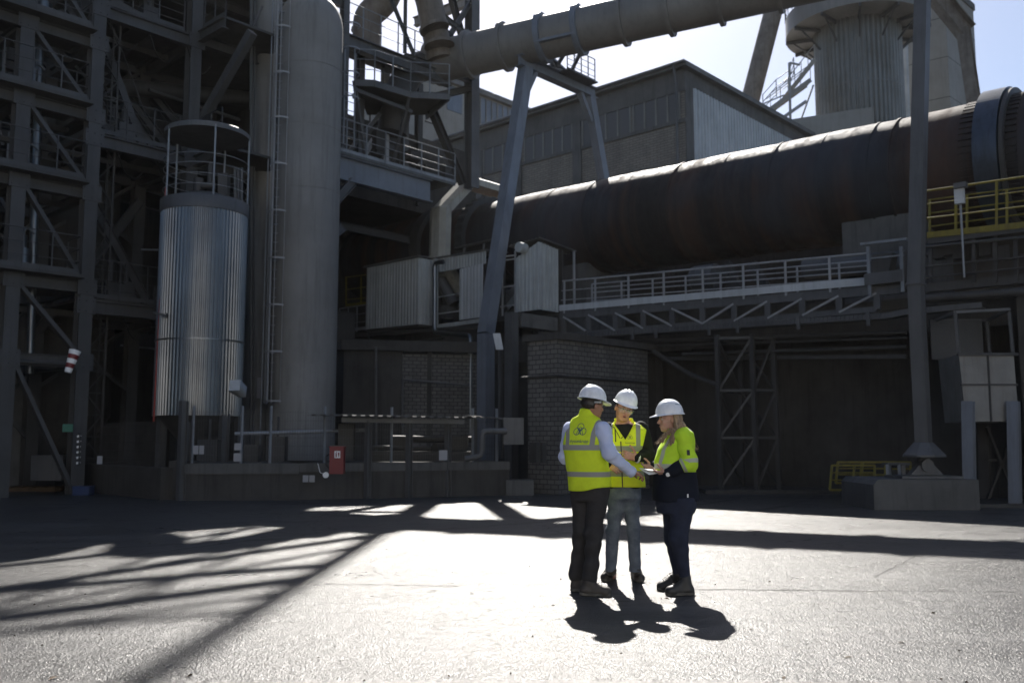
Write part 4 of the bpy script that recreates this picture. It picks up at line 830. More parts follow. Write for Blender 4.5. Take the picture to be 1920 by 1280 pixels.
# ------------------------------------------------------------------ silo pair with caged ladder
SY = 27.0
sc2 = at(569, 600, SY); silo = thing('tall_silo', 'tall grey round topped steel silo with stained weld seams', 'silo', (sc2.x, sc2.y, 0))
sr = 63.5 / FPX * (SY - .3); ztop = at(571, 2, SY).z; a = Vector((sc2.x, sc2.y, .5))
H = ztop - .5; prof = [(0, sr)] + [(H * i / 12 * .86, sr) for i in range(1, 13)] + [(H - .95 + .95 * math.sin(t), sr * (.42 + .58 * math.cos(t))) for t in [math.pi / 2 * j / 10 for j in range(11)]] + [(H + .06, .02)]
prof = [p for i, p in enumerate(prof) if i == 0 or p[0] > prof[i - 1][0] or p[1] < prof[i - 1][1]]
m = MB(); m.lathe(a, a + ZD, prof, 72); m.build('shell', MT['silo_paint'], silo)
for py in (108, 224, 343, 462, 600, 720):
    z = at(571, py + 5, SY - sr).z; m = MB(); m.lathe(Vector((a.x, a.y, z)), Vector((a.x, a.y, z + .03)), [(0, sr * .99), (0, sr + .012), (.03, sr + .012), (.03, sr * .99)], 72, False); m.build('weld_seam', MT['silo_paint'], silo)
m = MB(); m.lathe(Vector((a.x, a.y, 0)), Vector((a.x, a.y, .5)), [(0, sr + .15), (.5, sr + .15)], 48, False); m.build('plinth', MT['concrete_dark'], silo)
a2 = at(486, 600, SY + .9); r2 = .42; s2_ = thing('narrow_silo', 'narrow pale cylinder standing between the ribbed tank and the tall silo', 'silo', (a2.x, a2.y, 0))
m = MB(); m.tube(Vector((a2.x, a2.y, 0)), Vector((a2.x, a2.y, 18)), r2, 40); m.build('shell', MT['silo_paint'], s2_)
m = MB(); m.tube(at(471, 855, SY), at(471, -20, SY), .05, 10); m.tube(at(476, 855, SY), at(477, -20, SY), .025, 8); m.beam(at(468, 60, SY - .1), at(492, 12, SY - .1), .05, .05); m.build('riser_pipe', MT['steel_grey'], s2_)
ld = thing('caged_silo_ladder', 'long vertical ladder with hoop cage on the left flank of the tall silo', 'ladder', at(514, 755, SY - .9))
LY = SY - .75
def lx(px, z): q = at(px, 400, LY); return Vector((q.x, q.y, z))
zb_, zt_l = at(514, 757, LY).z, at(520, -30, LY).z
m = MB()
for px in (510, 535): m.beam(lx(px, zb_), lx(px, zt_l), .04, .06)
m.build('side_rail', MT['steel_pale'], ld)
m = MB()
for k in range(int((zt_l - zb_) / .27)): m.tube(lx(510, zb_ + .1 + k * .27), lx(535, zb_ + .1 + k * .27), .014, 6)
m.build('rungs', MT['rail_grey'], ld)
cL = lx(523, 0); hp2 = []
for py in (-18, 56, 141, 225, 311, 398, 486, 573, 660, 752):
    z = at(520, py, LY).z; m = MB(); pts = [Vector((cL.x - .31 * math.cos(t), cL.y - .42 * math.sin(t) + .1, z)) for t in [math.pi * j / 10 for j in range(11)]]
    for p, q in zip(pts[:-1], pts[1:]): m.beam(p, q, .012, .05)
    m.build('hoop', MT['steel_pale'], ld)
m = MB()
for t in (.25, .5, .75): p = Vector((cL.x - .31 * math.cos(math.pi * t), cL.y - .42 * math.sin(math.pi * t) + .1, 0)); m.beam(p + ZD * zb_, p + ZD * zt_l, .035, .012)
m.build('cage_strap', MT['steel_pale'], ld)
m = MB(); m.tube(lx(540, zb_ - .3), lx(540, zt_l), .025, 8); m.tube(lx(500, .9), lx(500, zt_l), .02, 8); m.build('conduit', MT['rail_grey'], ld)
nb = MB(); q = at(487, 727, SY + .3); nb.box(q, .16, .03, .62); tag(nb.build('notice_board', MT['paper'], None, q), 'narrow white notice with black writing on the narrow silo', 'sign')
# ------------------------------------------------------------------ ribbed tank with canopy
TY = 24.0; tc = at(377, 600, TY); trd = 80.5 / FPX * (TY - .2)
tank = thing('ribbed_tank', 'shiny ribbed sheet metal tank on legs with round canopy over its top', 'tank', (tc.x, tc.y, 0))
def tz(py, dy=0): return at(377, py, TY + dy).z
zb2, zs2, zt2_ = tz(778, -trd), tz(386, -trd), tz(362, -trd)
def ribf(r, i): return r + (.0 if i % 4 in (0, 1) else .028)
m = MB(); c0 = Vector((tc.x, tc.y, zb2)); m.lathe(c0, c0 + ZD, [(0, trd - .03)] + [(t, trd - .03) for t in ((zs2 - zb2) * .35, (zs2 - zb2) * .351, (zs2 - zb2) * .7)] + [(zs2 - zb2, trd - .03)], 280, False, rf=ribf); m.build('cladding', MT['galvanised'], tank)
m = MB(); m.lathe(Vector((tc.x, tc.y, zs2)), Vector((tc.x, tc.y, zs2 + 1)), [(0, trd + .02), (zt2_ - zs2, trd + .02), (zt2_ - zs2 + .03, trd - .05), (zt2_ - zs2 + .25, .45), (zt2_ - zs2 + .3, .02)], 72); m.build('top_cap', MT['steel_grey'], tank)
zj = tz(635, -trd); m = MB(); m.lathe(Vector((tc.x, tc.y, zj)), Vector((tc.x, tc.y, zj + .04)), [(0, trd), (0, trd + .012), (.04, trd + .012), (.04, trd)], 72, False); m.build('band', MT['galvanised'], tank)
zc2 = tz(252); m = MB(); cr = 77 / FPX * TY * 1.01; m.lathe(Vector((tc.x, tc.y, zc2 - .1)), Vector((tc.x, tc.y, zc2 + .3)), [(0, cr - .03), (0, cr), (.1, cr), (.13, cr - .03), (.22, .3), (.24, .02)], 60, False); m.build('canopy', MT['steel_grey'], tank); m = MB(); m.lathe(Vector((tc.x, tc.y, zc2 - .12)), Vector((tc.x, tc.y, zc2 + .02)), [(0, cr + .002), (0, cr + .015), (.12, cr + .015), (.12, cr + .002)], 60, False); m.build('canopy_rim', MT['steel_grey'], tank)
rr_ = trd - .03
for k in range(5):
    t = 2 * math.pi * (k + .15) / 5; p = Vector((tc.x + rr_ * math.cos(t), tc.y + rr_ * math.sin(t), 0)); m = MB(); m.tube(p + ZD * (zt2_), p + ZD * (zc2 - .05), .025, 8); m.build('canopy_post', MT['rail_grey'], tank)
for h_ in (.28, .56, .84, 1.1):
    m = MB(); z = zt2_ + h_; pts = [Vector((tc.x + rr_ * math.cos(t), tc.y + rr_ * math.sin(t), z)) for t in [2 * math.pi * j / 40 for j in range(41)]]
    for p, q in zip(pts[:-1], pts[1:]): m.tube(p, q, .010, 6, caps=False)
    m.build('guard_ring', MT['rail_grey'], tank)
m = MB(); q = Vector((tc.x, tc.y, zt2_ + .2))
m.tube(q + Vector((.1, 0, 0)), q + Vector((.1, 0, .9)), .07, 14); m.tube(q + Vector((-.2, 0, 0)), q + Vector((-.2, 0, .5)), .14, 14); m.tube(q + Vector((-.05, -.2, .25)), q + Vector((.3, -.2, .25)), .09, 14); m.box(q + Vector((.45, .1, .35)), .25, .25, .6); m.build('valve_group', MT['steel_dark'], tank)
m = MB(); z0 = zb2
for (px, dy) in ((303, -.2), (350, -.9), (420, -.6), (449, .2)):
    p = at(px, 800, TY + dy); m.ibeam(Vector((p.x, p.y, 0)), Vector((p.x, p.y, z0 + .05)), .2, .2)
legs = m
for (px, dy) in ((303, -.2), (350, -.9), (420, -.6), (449, .2)):
    p = at(px, 800, TY + dy); m = MB(); m.ibeam(Vector((p.x, p.y, 0)), Vector((p.x, p.y, z0 + .05)), .2, .2); m.build('leg', MT['steel_grey'], tank)
m = MB(); m.lathe(Vector((tc.x, tc.y, z0 - .9)), Vector((tc.x, tc.y, z0 + .02)), [(0, .25), (.92, trd - .1)], 40); m.build('cone', MT['steel_dark'], tank)
m = MB(); p0, p1 = at(311, 352, TY - .6), at(288, 790, TY - .75); m.tube(p0, p1, .022, 8); m.build('red_line', MT['red_line'], tank)
m = MB()
for px in (441, 447, 453): m.tube(at(px, 395, TY + .1), at(px, 315, TY + .1), .04, 8)
m.build('vent_pipe', MT['steel_grey'], tank)
m = MB(); q = at(303, 588, TY - 1.1); m.beam(at(288, 586, TY - 1.15), at(314, 592, TY - 1.15), .1, .05); m.beam(at(314, 592, TY - 1.15), at(313, 588, TY - .9), .05, .05); m.build('bracket_arm', MT['steel_dark'], tank)
vh = MB(); vh.path([at(452, 735, TY - .1), at(440, 722, TY - .6)], .2, 4); tag(vh.build('vent_hood', MT['sheet_white'], None, at(446, 730, TY)), 'pale square vent hood sticking out beside the ribbed tank', 'vent hood')
# ------------------------------------------------------------------ retaining walls, fence, shelter
gA, gB, gC = atZ(345, 938), atZ(560, 937), atZ(955, 928); WH = at(600, 868, 21.9).z
rw = thing('retaining_wall', 'low stained concrete retaining wall with shelter posts in front of the silo', 'retaining wall', gB)
def wallseg(a, b, h, th=.3, name='wall', mm_='concrete'):
    d = (b - a).normalized(); n_ = Vector((-d.y, d.x, 0)); m = MB(); m.prism([a - ZD * .05, b - ZD * .05, b + ZD * h, a + ZD * h], n_ * th); return m
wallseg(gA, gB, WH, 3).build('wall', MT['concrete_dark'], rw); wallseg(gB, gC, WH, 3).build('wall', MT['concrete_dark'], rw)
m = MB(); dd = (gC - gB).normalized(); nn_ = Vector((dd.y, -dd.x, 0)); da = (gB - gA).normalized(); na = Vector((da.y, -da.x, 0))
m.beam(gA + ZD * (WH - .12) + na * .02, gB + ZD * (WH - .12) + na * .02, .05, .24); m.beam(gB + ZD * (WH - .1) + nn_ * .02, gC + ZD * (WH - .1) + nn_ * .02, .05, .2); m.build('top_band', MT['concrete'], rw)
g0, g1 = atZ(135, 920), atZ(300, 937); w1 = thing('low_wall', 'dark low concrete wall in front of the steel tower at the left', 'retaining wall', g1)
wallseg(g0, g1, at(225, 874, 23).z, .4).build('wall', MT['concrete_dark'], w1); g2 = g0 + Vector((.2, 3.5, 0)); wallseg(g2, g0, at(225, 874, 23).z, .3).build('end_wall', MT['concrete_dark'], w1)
mm = MB(); mm.box(Vector((g1.x + .35, g1.y + .5, .45)), .5, .6, .9); tag(mm.build('rubble_box', MT['concrete_dark'], None, (g1.x + .35, g1.y + .5, 0)), 'dark box of scrap in the gap between the two low walls', 'box')
sl_ = MB(); sl_.add([Vector((gA.x - .6, gA.y + 2.99, .0)), ], [])
for i, (px, py, pa_, pb_) in enumerate(((392, 850, .5, .7), (520, 848, .45, .8), (474, 852, .35, .5))):   # small cabinets behind the fence
    q = at(px, py, 23.0 + .3 * i); m = MB(); m.box(q, pa_, .35, pb_); m.box(q + Vector((0, -.18, .05)), pa_ * .8, .01, pb_ * .7); m.tube(q + ZD * pb_ / 2, q + ZD * (pb_ / 2 + .5), .03, 8)
    tag(m.build('control_cabinet', MT['steel_dark'], None, q - ZD * pb_ / 2), ('dark control cabinet behind the fence right under the ribbed tank', 'dark control cabinet behind the fence in front of the tall silo', 'smallest dark control cabinet behind the fence, under the silo ladder')[i], 'cabinet')
# kerb post cluster at the gap
cp = MB(); q = atZ(338, 938); cp.ibeam(q, q + ZD * 2.3, .16, .16); tag(cp.build('gap_post', MT['steel_grey'], None, q), 'grey steel post standing in the gap between the two low walls', 'post')
fn = thing('mesh_fence', 'thin wire mesh fence panels standing on top of the low retaining wall', 'fence', gB + ZD * WH)
def fence(a, b, z0, h):
    L_ = (b - a).length; n = int(L_ / .06); m = MB()
    for i in range(n + 1): q = a + (b - a) * (i / n); m.add([q + ZD * z0, q + ZD * (z0 + h), q + ZD * (z0 + h) + Vector((.005, .001, 0)), q + ZD * z0 + Vector((.005, .001, 0)), q + ZD * z0 + Vector((.0, .005, 0)), q + ZD * (z0 + h) + Vector((.0, .005, 0))], [(0, 1, 2, 3), (0, 4, 5, 1), (3, 2, 5, 4)])
    for k in range(int(h / .2) + 1): m.beam(a + ZD * (z0 + k * .2), b + ZD * (z0 + k * .2), .006, .006)
    return m
off_ = Vector((0, .25, 0)); fh = 1.25
fence(gA + off_, gB + off_, WH, fh).build('wire_panel', MT['steel_grey'], fn); fence(gB + off_, gC + off_, WH, fh - .05).build('wire_panel', MT['steel_grey'], fn)
for px in (350, 443, 498): q = gA + (gB - gA) * ((px - 345) / 215) + off_; m = MB(); m.beam(q + ZD * WH, q + ZD * (WH + fh + .1), .05, .05); m.build('fence_post', MT['rail_grey'], fn)
for px in (600, 727, 890, 940): q = gB + (gC - gB) * ((px - 560) / 395 * .97) + off_; m = MB(); m.beam(q + ZD * WH, q + ZD * (WH + fh + .1), .05, .05); m.build('fence_post', MT['rail_grey'], fn)
f2 = MB(); gl = g0 + Vector((.1, .2, at(225, 874, 23).z)); f2 = fence(g0 + Vector((.1, .2, 0)), g1 + Vector((0, .2, 0)), at(225, 874, 23).z, 1.1)
tag(f2.build('wire_fence', MT['steel_dark'], None, g1), 'dim wire mesh fence on the low wall below the steel tower', 'fence')
shl = thing('shelter_roof', 'low lean-to shelter with thin corrugated roof on four grey posts', 'shelter', atZ(767, 932))
for px, yb_ in ((690, 934), (767, 932), (840, 930), (889, 929)):
    q = atZ(px, yb_); q = q - Vector((0, .12, 0)) if px < 880 else q + Vector((0, .4, 0)); zt5 = at(px, 787, q.y).z; m = MB(); m.ibeam(q, Vector((q.x, q.y, zt5)), .13 if px < 880 else .05, .13, .02); m.build('post', MT['steel_grey'], shl)
ra_, rb_ = at(578, 779, 21.4), at(868, 784, 22.6)
m = MB(); m.sheet(ra_ + Vector((0, -.1, 0)), rb_, Vector((.25, 2.1, .04)), .2, .03); m.build('roof', MT['roof_metal'], shl)
m = MB(); m.sheet(at(868, 781, 22.8), at(935, 786, 23.2), Vector((.2, 1.8, .03)), .2, .03); m.beam(at(640, 787, 21.9), at(870, 791, 22.9), .08, .1); m.build('side_roof', MT['roof_metal'], shl)
# machinery glimpsed inside the shelter and behind the fence
q = at(800, 850, 24.2); mc = thing('pump_unit', 'dusty pump unit with pipes under the low shelter roof', 'pump', Vector((q.x, q.y, WH)))
m = MB(); m.box(at(790, 858, 24.2), 2.6, .8, .35); m.tube(at(735, 822, 24.3), at(890, 824, 24.6), .09, 10); m.tube(at(700, 838, 24), at(850, 842, 24.4), .06, 10); m.tube(at(815, 846, 24), at(840, 846, 24.2), .22, 16); m.box(at(750, 838, 24.3), .4, .4, .5); m.box(at(860, 830, 24.4), .5, .4, .35); m.build('pump_body', MT['steel_dark'], mc)
pr_ = MB(); pr_.tube(at(440, 813, 22.8), at(690, 806, 23.5), .05, 10); tag(pr_.build('handrail_pipe', MT['rail_grey'], None, at(560, 810, 23)), 'long thin pale pipe running level behind the mesh fence', 'pipe')
mb_ = MB(); q = at(650, 828, 23.0); mb_.box(q, .38, .3, .9)
for dz_ in (-.4, -.1, .3): mb_.beam(q + Vector((-.32, -.16, dz_)), q + Vector((.32, -.16, dz_)), .03, .03)
tag(mb_.build('meter_box', MT['steel_dark'], None, q - ZD * .45), 'dark meter cabinet behind the fence just right of the red cabinet', 'cabinet')
# fire extinguisher cabinet
q = at(632.5, 863, 21.2); fx = thing('fire_cabinet', 'red fire extinguisher cabinet with white pictogram on the low wall', 'fire cabinet', q - ZD * .3)
m = MB(); m.box(q, .32, .24, .6); m.box(q + ZD * .31, .35, .27, .03); m.build('cabinet', MT['red_paint'], fx)
m = MB(); p = q + Vector((.02, -.122, .14)); m.box(p, .13, .004, .16); m.build('sign', MT['white_paint'], fx)
m = MB(); m.box(p + Vector((-.025, -.004, -.01)), .03, .004, .1); m.box(p + Vector((.03, -.004, .02)), .035, .004, .05); m.box(p + Vector((.03, -.004, -.03)), .02, .004, .05); m.box(p + Vector((-.02, -.004, .06)), .02, .004, .02); m.build('pictogram', MT['red_paint'], fx)
m = MB(); m.path([q + Vector((-.17, .0, .15)), q + Vector((-.26, -.05, .1)), q + Vector((-.24, -.06, -.1)), q + Vector((-.17, 0, -.2))], .015, 8); m.build('hose', MT['cable'], fx)
q = at(611, 890, 21.1); dsk = MB(); dsk.tube(q, q - Vector((0, .02, 0)), .068, 24); dsk.path([q, at(600, 885, 21.15), at(596, 868, 21.2)], .008, 6); tag(dsk.build('round_disc', MT['white_paint'], None, q), 'small white round disc hanging below the left side of the red cabinet', 'disc')
def paper_(px, py, Y_, w_, h_, label, mm_='paper'):
    q = at(px, py, Y_); m = MB(); m.box(q, w_, .012, h_); return tag(m.build('paper_notice', MT[mm_], None, q), label, 'notice')
d_ = (gC - gB).normalized()
paper_(573, 897, 21.55, .13, .16, 'left one of two papers pasted on the low wall under the red cabinet'); paper_(585, 897, 21.62, .13, .16, 'right one of two papers pasted on the low wall under the red cabinet')
paper_(446, 837, 21.5, .16, .16, 'upper white notice on the mesh fence right of the tank legs'); paper_(443, 857, 21.5, .12, .19, 'lower left white notice on the mesh fence'); paper_(450, 857, 21.5, .06, .19, 'narrow lower right white notice on the mesh fence')
paper_(367, 843, 21.4, .12, .2, 'left white notice of the pair behind the tank legs'); paper_(378, 843, 21.4, .11, .2, 'right white notice of the pair behind the tank legs'); paper_(187, 862, 23, .13, .2, 'small pale notice on the dark box at the far left wall')
paper_(831, 853, 22.3, .2, .24, 'white box sign fixed to the third shelter post')
tb2 = MB(); q = atZ(548, 936) - Vector((0, .1, 0)); tb2.beam(q, q + ZD * .3, .04, .04); tb2.beam(q + ZD * .3 - Vector((.09, 0, 0)), q + ZD * .3 + Vector((.09, 0, 0)), .02, .02); tb2.beam(q + ZD * .3, q + ZD * .36, .02, .02)
hy = thing('standpipe', 'small yellow and black standpipe at the foot of the low wall', 'standpipe', q)
tb2.build('tap', MT['black_part'], hy); m = MB(); m.box(q + ZD * .12, .045, .045, .05); m.box(q + ZD * .22, .045, .045, .05); m.build('yellow_band', MT['yellow_paint'], hy)
pz = MB(); pz.path([at(950, 808, 22.6), at(904, 808, 22.5), at(903, 855, 22.5), at(872, 860, 22.5)], .075, 12, bend=.14); tag(pz.build('elbow_pipe', MT['steel_grey'], None, at(904, 830, 22.5)), 'thick grey pipe with two elbows leaving the grey box at the shelter', 'pipe')
cb2 = MB(); q = at(963, 808, 22.9); cb2.box(q, .5, .35, .66); tag(cb2.build('junction_box', MT['steel_grey'], None, q - ZD * .33), 'grey junction box on the foot of the square concrete column', 'junction box')
eb = thing('electric_box', 'small grey electric box mounted low on the left face of the brick pier', 'electric box', at(1009, 848, 23.0))
m = MB(); m.box(at(1004, 848, 22.9), .24, .2, .5, (UD, VD, ZD)); m.box(at(1018, 848, 22.9), .1, .16, .5, (UD, VD, ZD)); m.build('casing', MT['steel_dark'], eb)
stp = MB(); q = atZ(975, 929); stp.prism([q + Vector((-.35, .1, 0)), q + Vector((.35, .1, 0)), q + Vector((.35, .9, 0)), q + Vector((-.35, .9, 0))], ZD * .38); tag(stp.build('concrete_step', MT['concrete'], None, q), 'low grey concrete block between the retaining wall and the brick pier', 'block')
# odds and ends at the far left
wsk = thing('windsock', 'small red and white striped windsock hanging on the dark tower column', 'windsock', F(138, 690, -1))
p0, p1 = F(141, 657, -1.2), F(127, 698, -1.2)
for i in range(5):
    m = MB(); m.tube(p0.lerp(p1, i / 5), p0.lerp(p1, (i + 1) / 5), .14 - .012 * i, 16, .14 - .012 * (i + 1)); m.build('red_band' if i % 2 else 'white_band', MT['red_paint' if i % 2 else 'white_paint'], wsk)
gs = MB(); gs.box(at(127, 802, 23.4), .26, .02, .2); tag(gs.build('green_sign', MT['green_sign'], None, at(127, 802, 23.4)), 'small green safety sign on the dark tower column at the far left', 'sign')
hz = thing('striped_corner_guard', 'black and white hazard striped guard strip at the end of the low wall', 'guard strip', at(147, 870, 23.3))
m = MB(); a, b = at(147, 872, 23.3), at(149, 812, 23.3); m.beam(a, b, .1, .03); m.build('strip', MT['black_part'], hz)
m = MB()
for i in range(6): m.box(a.lerp(b, (i + .5) / 6) - Vector((0, .02, 0)), .1, .01, .05, (Vector((1, 0, .4)).normalized(), Vector((0, 1, 0)), Vector((-.4, 0, 1)).normalized()))
m.build('white_stripes', MT['white_paint'], hz)
plt_ = thing('wooden_pallet', 'flat wooden pallet lying on the ground at the far left', 'pallet', atZ(68, 920)); q = atZ(68, 920)
m = MB()
for k in range(5): m.box(q + Vector((-.6 + .3 * k, 0, .12)), .2, .8, .025)
m.build('top_boards', MT['timber'], plt_); m = MB()
for k in (-.35, 0, .35): m.box(q + Vector((0, k, .05)), 1.4, .1, .1)
m.build('bearers', MT['timber'], plt_)
cr_ = thing('blue_crate', 'small blue plastic crate at the foot of the low wall', 'crate', atZ(157, 928)); q = atZ(156, 928)
m = MB(); m.box(q + ZD * .02, .42, .3, .03)
for sx in (-1, 1): m.box(q + Vector((sx * .2, 0, .12)), .02, .3, .2); m.box(q + Vector((0, sx * .15, .12)), .38, .02, .2)
m.build('tub', MT['blue_plastic'], cr_); m = MB(); m.box(q + ZD * .225, .45, .33, .02); m.build('rim', MT['blue_plastic'], cr_)
bn = MB(); q = at(87, 875, 24.2); bn.prism([q + Vector((-.4, 0, -.35)), q + Vector((.4, 0, -.35)), q + Vector((.42, 0, .3)), q + Vector((-.42, 0, .3))], Vector((.1, 1, 0))); tag(bn.build('grey_skip', MT['steel_grey'], None, q - ZD * .35), 'grey sheet metal bin at the foot of the tower column at the far left', 'bin')
cwl = MB(); q = at(25, 880, 27); cwl.lathe(Vector((q.x, q.y, 0)), Vector((q.x, q.y, 5)), [(0, 1.2), (5, .8)], 8, False); tag(cwl.build('concrete_buttress', MT['concrete'], None, (q.x, q.y, 0)), 'massive concrete support leg inside the base of the dark steel tower', 'support leg')
# ------------------------------------------------------------------ background buildings
BV = 38.0; bu0 = UU(atD(1283, 123, BV)); bu1 = UU(atD(806, 262, BV)); bz = atD(1277, 123, BV).z
HV = VV(atU(1528, 246, bu0)) - .5
hall = thing('brick_hall', 'beige brick hall with long band of dark windows behind the kiln', 'building', uvz(bu0, BV, 0))
m = MB(); m.ubox(bu0, bu1 + 4, BV, HV, -.05, bz - .6); m.build('wall', MT['brick_hall'], hall)
m = MB(); m.ubox(bu0 - .35, bu1 + 4.4, BV - .45, HV + .5, bz - .25, bz); m.build('roof', MT['roof_metal'], hall)
m = MB(); m.ubox(bu0 - .06, bu1 + 4, BV - .08, BV + .02, bz - 1.35, bz - .25); m.build('frieze', MT['concrete'], hall)
zw0, zw1 = atD(1277, 224, BV).z, atD(1277, 165, BV).z
def bu(px): return UU(atD(px, 250, BV))
m = MB(); m.ubox(bu0 - .05, bu1 + 4, BV - .07, BV + .02, zw0 - .18, zw0); m.build('sill', MT['concrete'], hall)
for px0, px1, n in ((822, 852, 2), (908, 962, 3), (985, 1074, 5), (1093, 1183, 4), (1189, 1276, 4)):
    u0, u1 = bu(px0), bu(px1); m = MB(); m.ubox(u1, u0, BV - .03, BV + .02, zw0, zw1); wn = m.build('window', MT['window_glass'], hall)
    m = MB()
    for k in range(n + 1): uu = u0 + (u1 - u0) * k / n; m.ubox(uu - .05, uu + .05, BV - .07, BV - .02, zw0, zw1)
    m.ubox(u1, u0, BV - .075, BV - .02, zw1 - .06, zw1 + .04); m.build('frame', MT['duct_beige'], wn)
for px in (972, 1083, 900):
    uu = bu(px); m = MB(); m.ubox(uu - .28, uu + .28, BV - .12, BV + .02, 0, bz - 1.35); m.build('pilaster', MT['concrete'], hall)
m = MB(); m.corr(uvz(bu0 - .02, BV + .7, 2), uvz(bu0 - .02, HV - .4, 2), bz - 3.0, bz - 3.0, .3, .06, -UD); m.build('side_cladding', MT['sheet_white'], hall)
m = MB(); m.ubox(bu0 - .05, bu0 + .02, BV, BV + .7, 0, bz - .25); m.ubox(bu0 - .05, bu0 + .02, HV - .4, HV, 0, bz - .25); m.ubox(bu0 - .05, bu0 + .02, BV + .7, HV - .4, bz - 1.0, bz - .25); m.build('side_frame', MT['concrete'], hall)
m = MB(); uu = bu(1272) + .1; m.path([uvz(uu - .2, BV - .5, bz - .1), uvz(uu - .2, BV - .3, bz - 1.0), uvz(uu - .2, BV - .2, 3)], .07, 10); m.tube(uvz(bu0 - .3, BV - .5, bz - .05), uvz(bu1 + 4, BV - .5, bz - .05), .1, 8); m.build('downpipe', MT['steel_grey'], hall)
fb_ = thing('pale_works_building', 'pale rendered works building with tall glazed strip and roof vent, between duct and hall', 'building', atU(880, 260, 52))
FB = 52.0; fz = atU(850, 160, FB).z; v0, v1 = VV(atU(790, 200, FB)), VV(atU(1018, 200, FB))
m = MB(); m.ubox(FB, FB + 8, v0, v1, 0, fz); m.build('wall', MT['concrete_pale'], fb_)
m = MB(); m.ubox(FB - .4, FB + 8.4, v0 - .3, v1 + .6, fz, fz + .45); m.build('roof', MT['roof_metal'], fb_)
m = MB(); wv0, wv1 = VV(atU(900, 200, FB)), VV(atU(972, 200, FB)); wz0, wz1 = atU(900, 232, FB).z, atU(900, 182, FB).z; m.ubox(FB - .04, FB, wv0, wv1, wz0, wz1); wv2, wv3 = VV(atU(838, 190, FB)), VV(atU(866, 190, FB)); m2 = MB(); m2.ubox(FB - .04, FB, wv2, wv3, wz0 + .2, wz1); m2.build('window', MT['galvanised'], fb_); wn = m.build('window', MT['galvanised'], fb_)
m = MB()
for k in range(8): vv = wv0 + (wv1 - wv0) * k / 7; m.ubox(FB - .1, FB - .03, vv - .06, vv + .06, wz0, wz1)
m.build('frame', MT['duct_beige'], wn)
m = MB(); q = atU(932, 175, FB + 2); m.path([Vector((q.x, q.y, fz)), Vector((q.x, q.y, fz + 1.5)), Vector((q.x - 1.2, q.y, fz + 1.5)), Vector((q.x - 1.2, q.y, fz + .7))], .42, 18, bend=.8); m.box(Vector((q.x + .4, q.y, fz + .4)), 2.2, 1.4, .5); m.build('roof_vent', MT['sheet_white'], fb_)
# round tower
RY = 58.0; rc = at(1612, 200, RY); rr2 = 79 / FPX * RY * .985
rt = thing('round_tower', 'tall round ribbed metal tower with projecting ring gallery at the top right', 'tower', (rc.x, rc.y, 0))
m = MB(); c0 = Vector((rc.x, rc.y, 0)); zr = at(1612, 62, RY).z; m.lathe(c0, c0 + ZD, [(0, rr2), (10, rr2), (20, rr2), (zr + .1, rr2)], 220, False, rf=lambda r, i: r + (0 if i % 4 < 2 else .12)); m.build('cladding', MT['tower_clad'], rt)
zk = at(1612, 150, RY - rr2).z; m = MB(); m.lathe(Vector((rc.x, rc.y, zk)), Vector((rc.x, rc.y, zk + .06)), [(0, rr2), (0, rr2 + .09), (.06, rr2 + .09), (.06, rr2)], 80, False); m.build('band', MT['tower_clad'], rt)
RG = 133 / FPX * RY; m = MB(); m.lathe(Vector((rc.x, rc.y, zr)), Vector((rc.x, rc.y, zr + 1)), [(0, rr2 - .1), (0, RG), (1.25, RG), (1.25, RG - .08), (.1, RG - .08), (.1, rr2 - .1)], 96, False, closed=True); gal = m.build('gallery', MT['duct_beige'], rt)
for k in range(12):
    t = 2 * math.pi * (k + .4) / 12; e = Vector((math.cos(t), math.sin(t), 0)); m = MB(); m.beam(c0 + ZD * (zr - .12) + e * rr2, c0 + ZD * (zr - .12) + e * RG, .12, .22); m.beam(c0 + ZD * (zr - 1.4) + e * (rr2 + .05), c0 + ZD * (zr - .2) + e * (RG - .5), .08, .1); m.build('bracket', MT['steel_dark'], gal)
m = MB(); m.lathe(Vector((rc.x, rc.y, zr + .1)), Vector((rc.x, rc.y, zr + 9)), [(0, rr2 * 1.05), (8, rr2 * 1.05), (9, 1)], 120, False, rf=lambda r, i: r + (0 if i % 4 < 2 else .06)); m.build('upper_drum', MT['tower_clad'], rt)
m = MB()
for k in range(40):
    t = 2 * math.pi * k / 40; p = c0 + Vector((RG * math.cos(t), RG * math.sin(t), zr + 1.25)); m.tube(p, p + ZD * 1.0, .025, 5)
for z in (1.75, 2.25):
    for k in range(40):
        t, t2 = 2 * math.pi * k / 40, 2 * math.pi * (k + 1) / 40; m.tube(c0 + Vector((RG * math.cos(t), RG * math.sin(t), zr + z)), c0 + Vector((RG * math.cos(t2), RG * math.sin(t2), zr + z)), .025, 5, caps=False)
m.build('railing', MT['steel_grey'], rt)
ct = thing('concrete_tower', 'pale concrete tower standing behind the tall post at the top right', 'tower', at(1770, 220, 68))
p = [at(1690, 200, 66), at(1782, 200, 64), at(1832, 150, 68), at(1730, 200, 74)]; zt6 = at(1821, 20, 68).z
m = MB(); m.prism([Vector((q.x, q.y, 0)) for q in p], ZD * zt6); m.build('wall', MT['concrete_pale'], ct)
m = MB()
cx = sum((q.x for q in p)) / 4; cy = sum((q.y for q in p)) / 4
m.prism([Vector((cx + (q.x - cx) * 1.05, cy + (q.y - cy) * 1.05, zt6)) for q in p], ZD * .5); m.build('roof', MT['concrete'], ct)
m = MB()
for k in range(1, 9): z = 8 + k * 3; m.prism([Vector((cx + (q.x - cx) * 1.004, cy + (q.y - cy) * 1.004, z)) for q in p], ZD * .05)
m.build('joint_line', MT['concrete'], ct)
m = MB(); m.tube(at(1702, 250, 64), at(1697, 80, 64), .2, 12); m.build('pipe', MT['sheet_white'], ct)
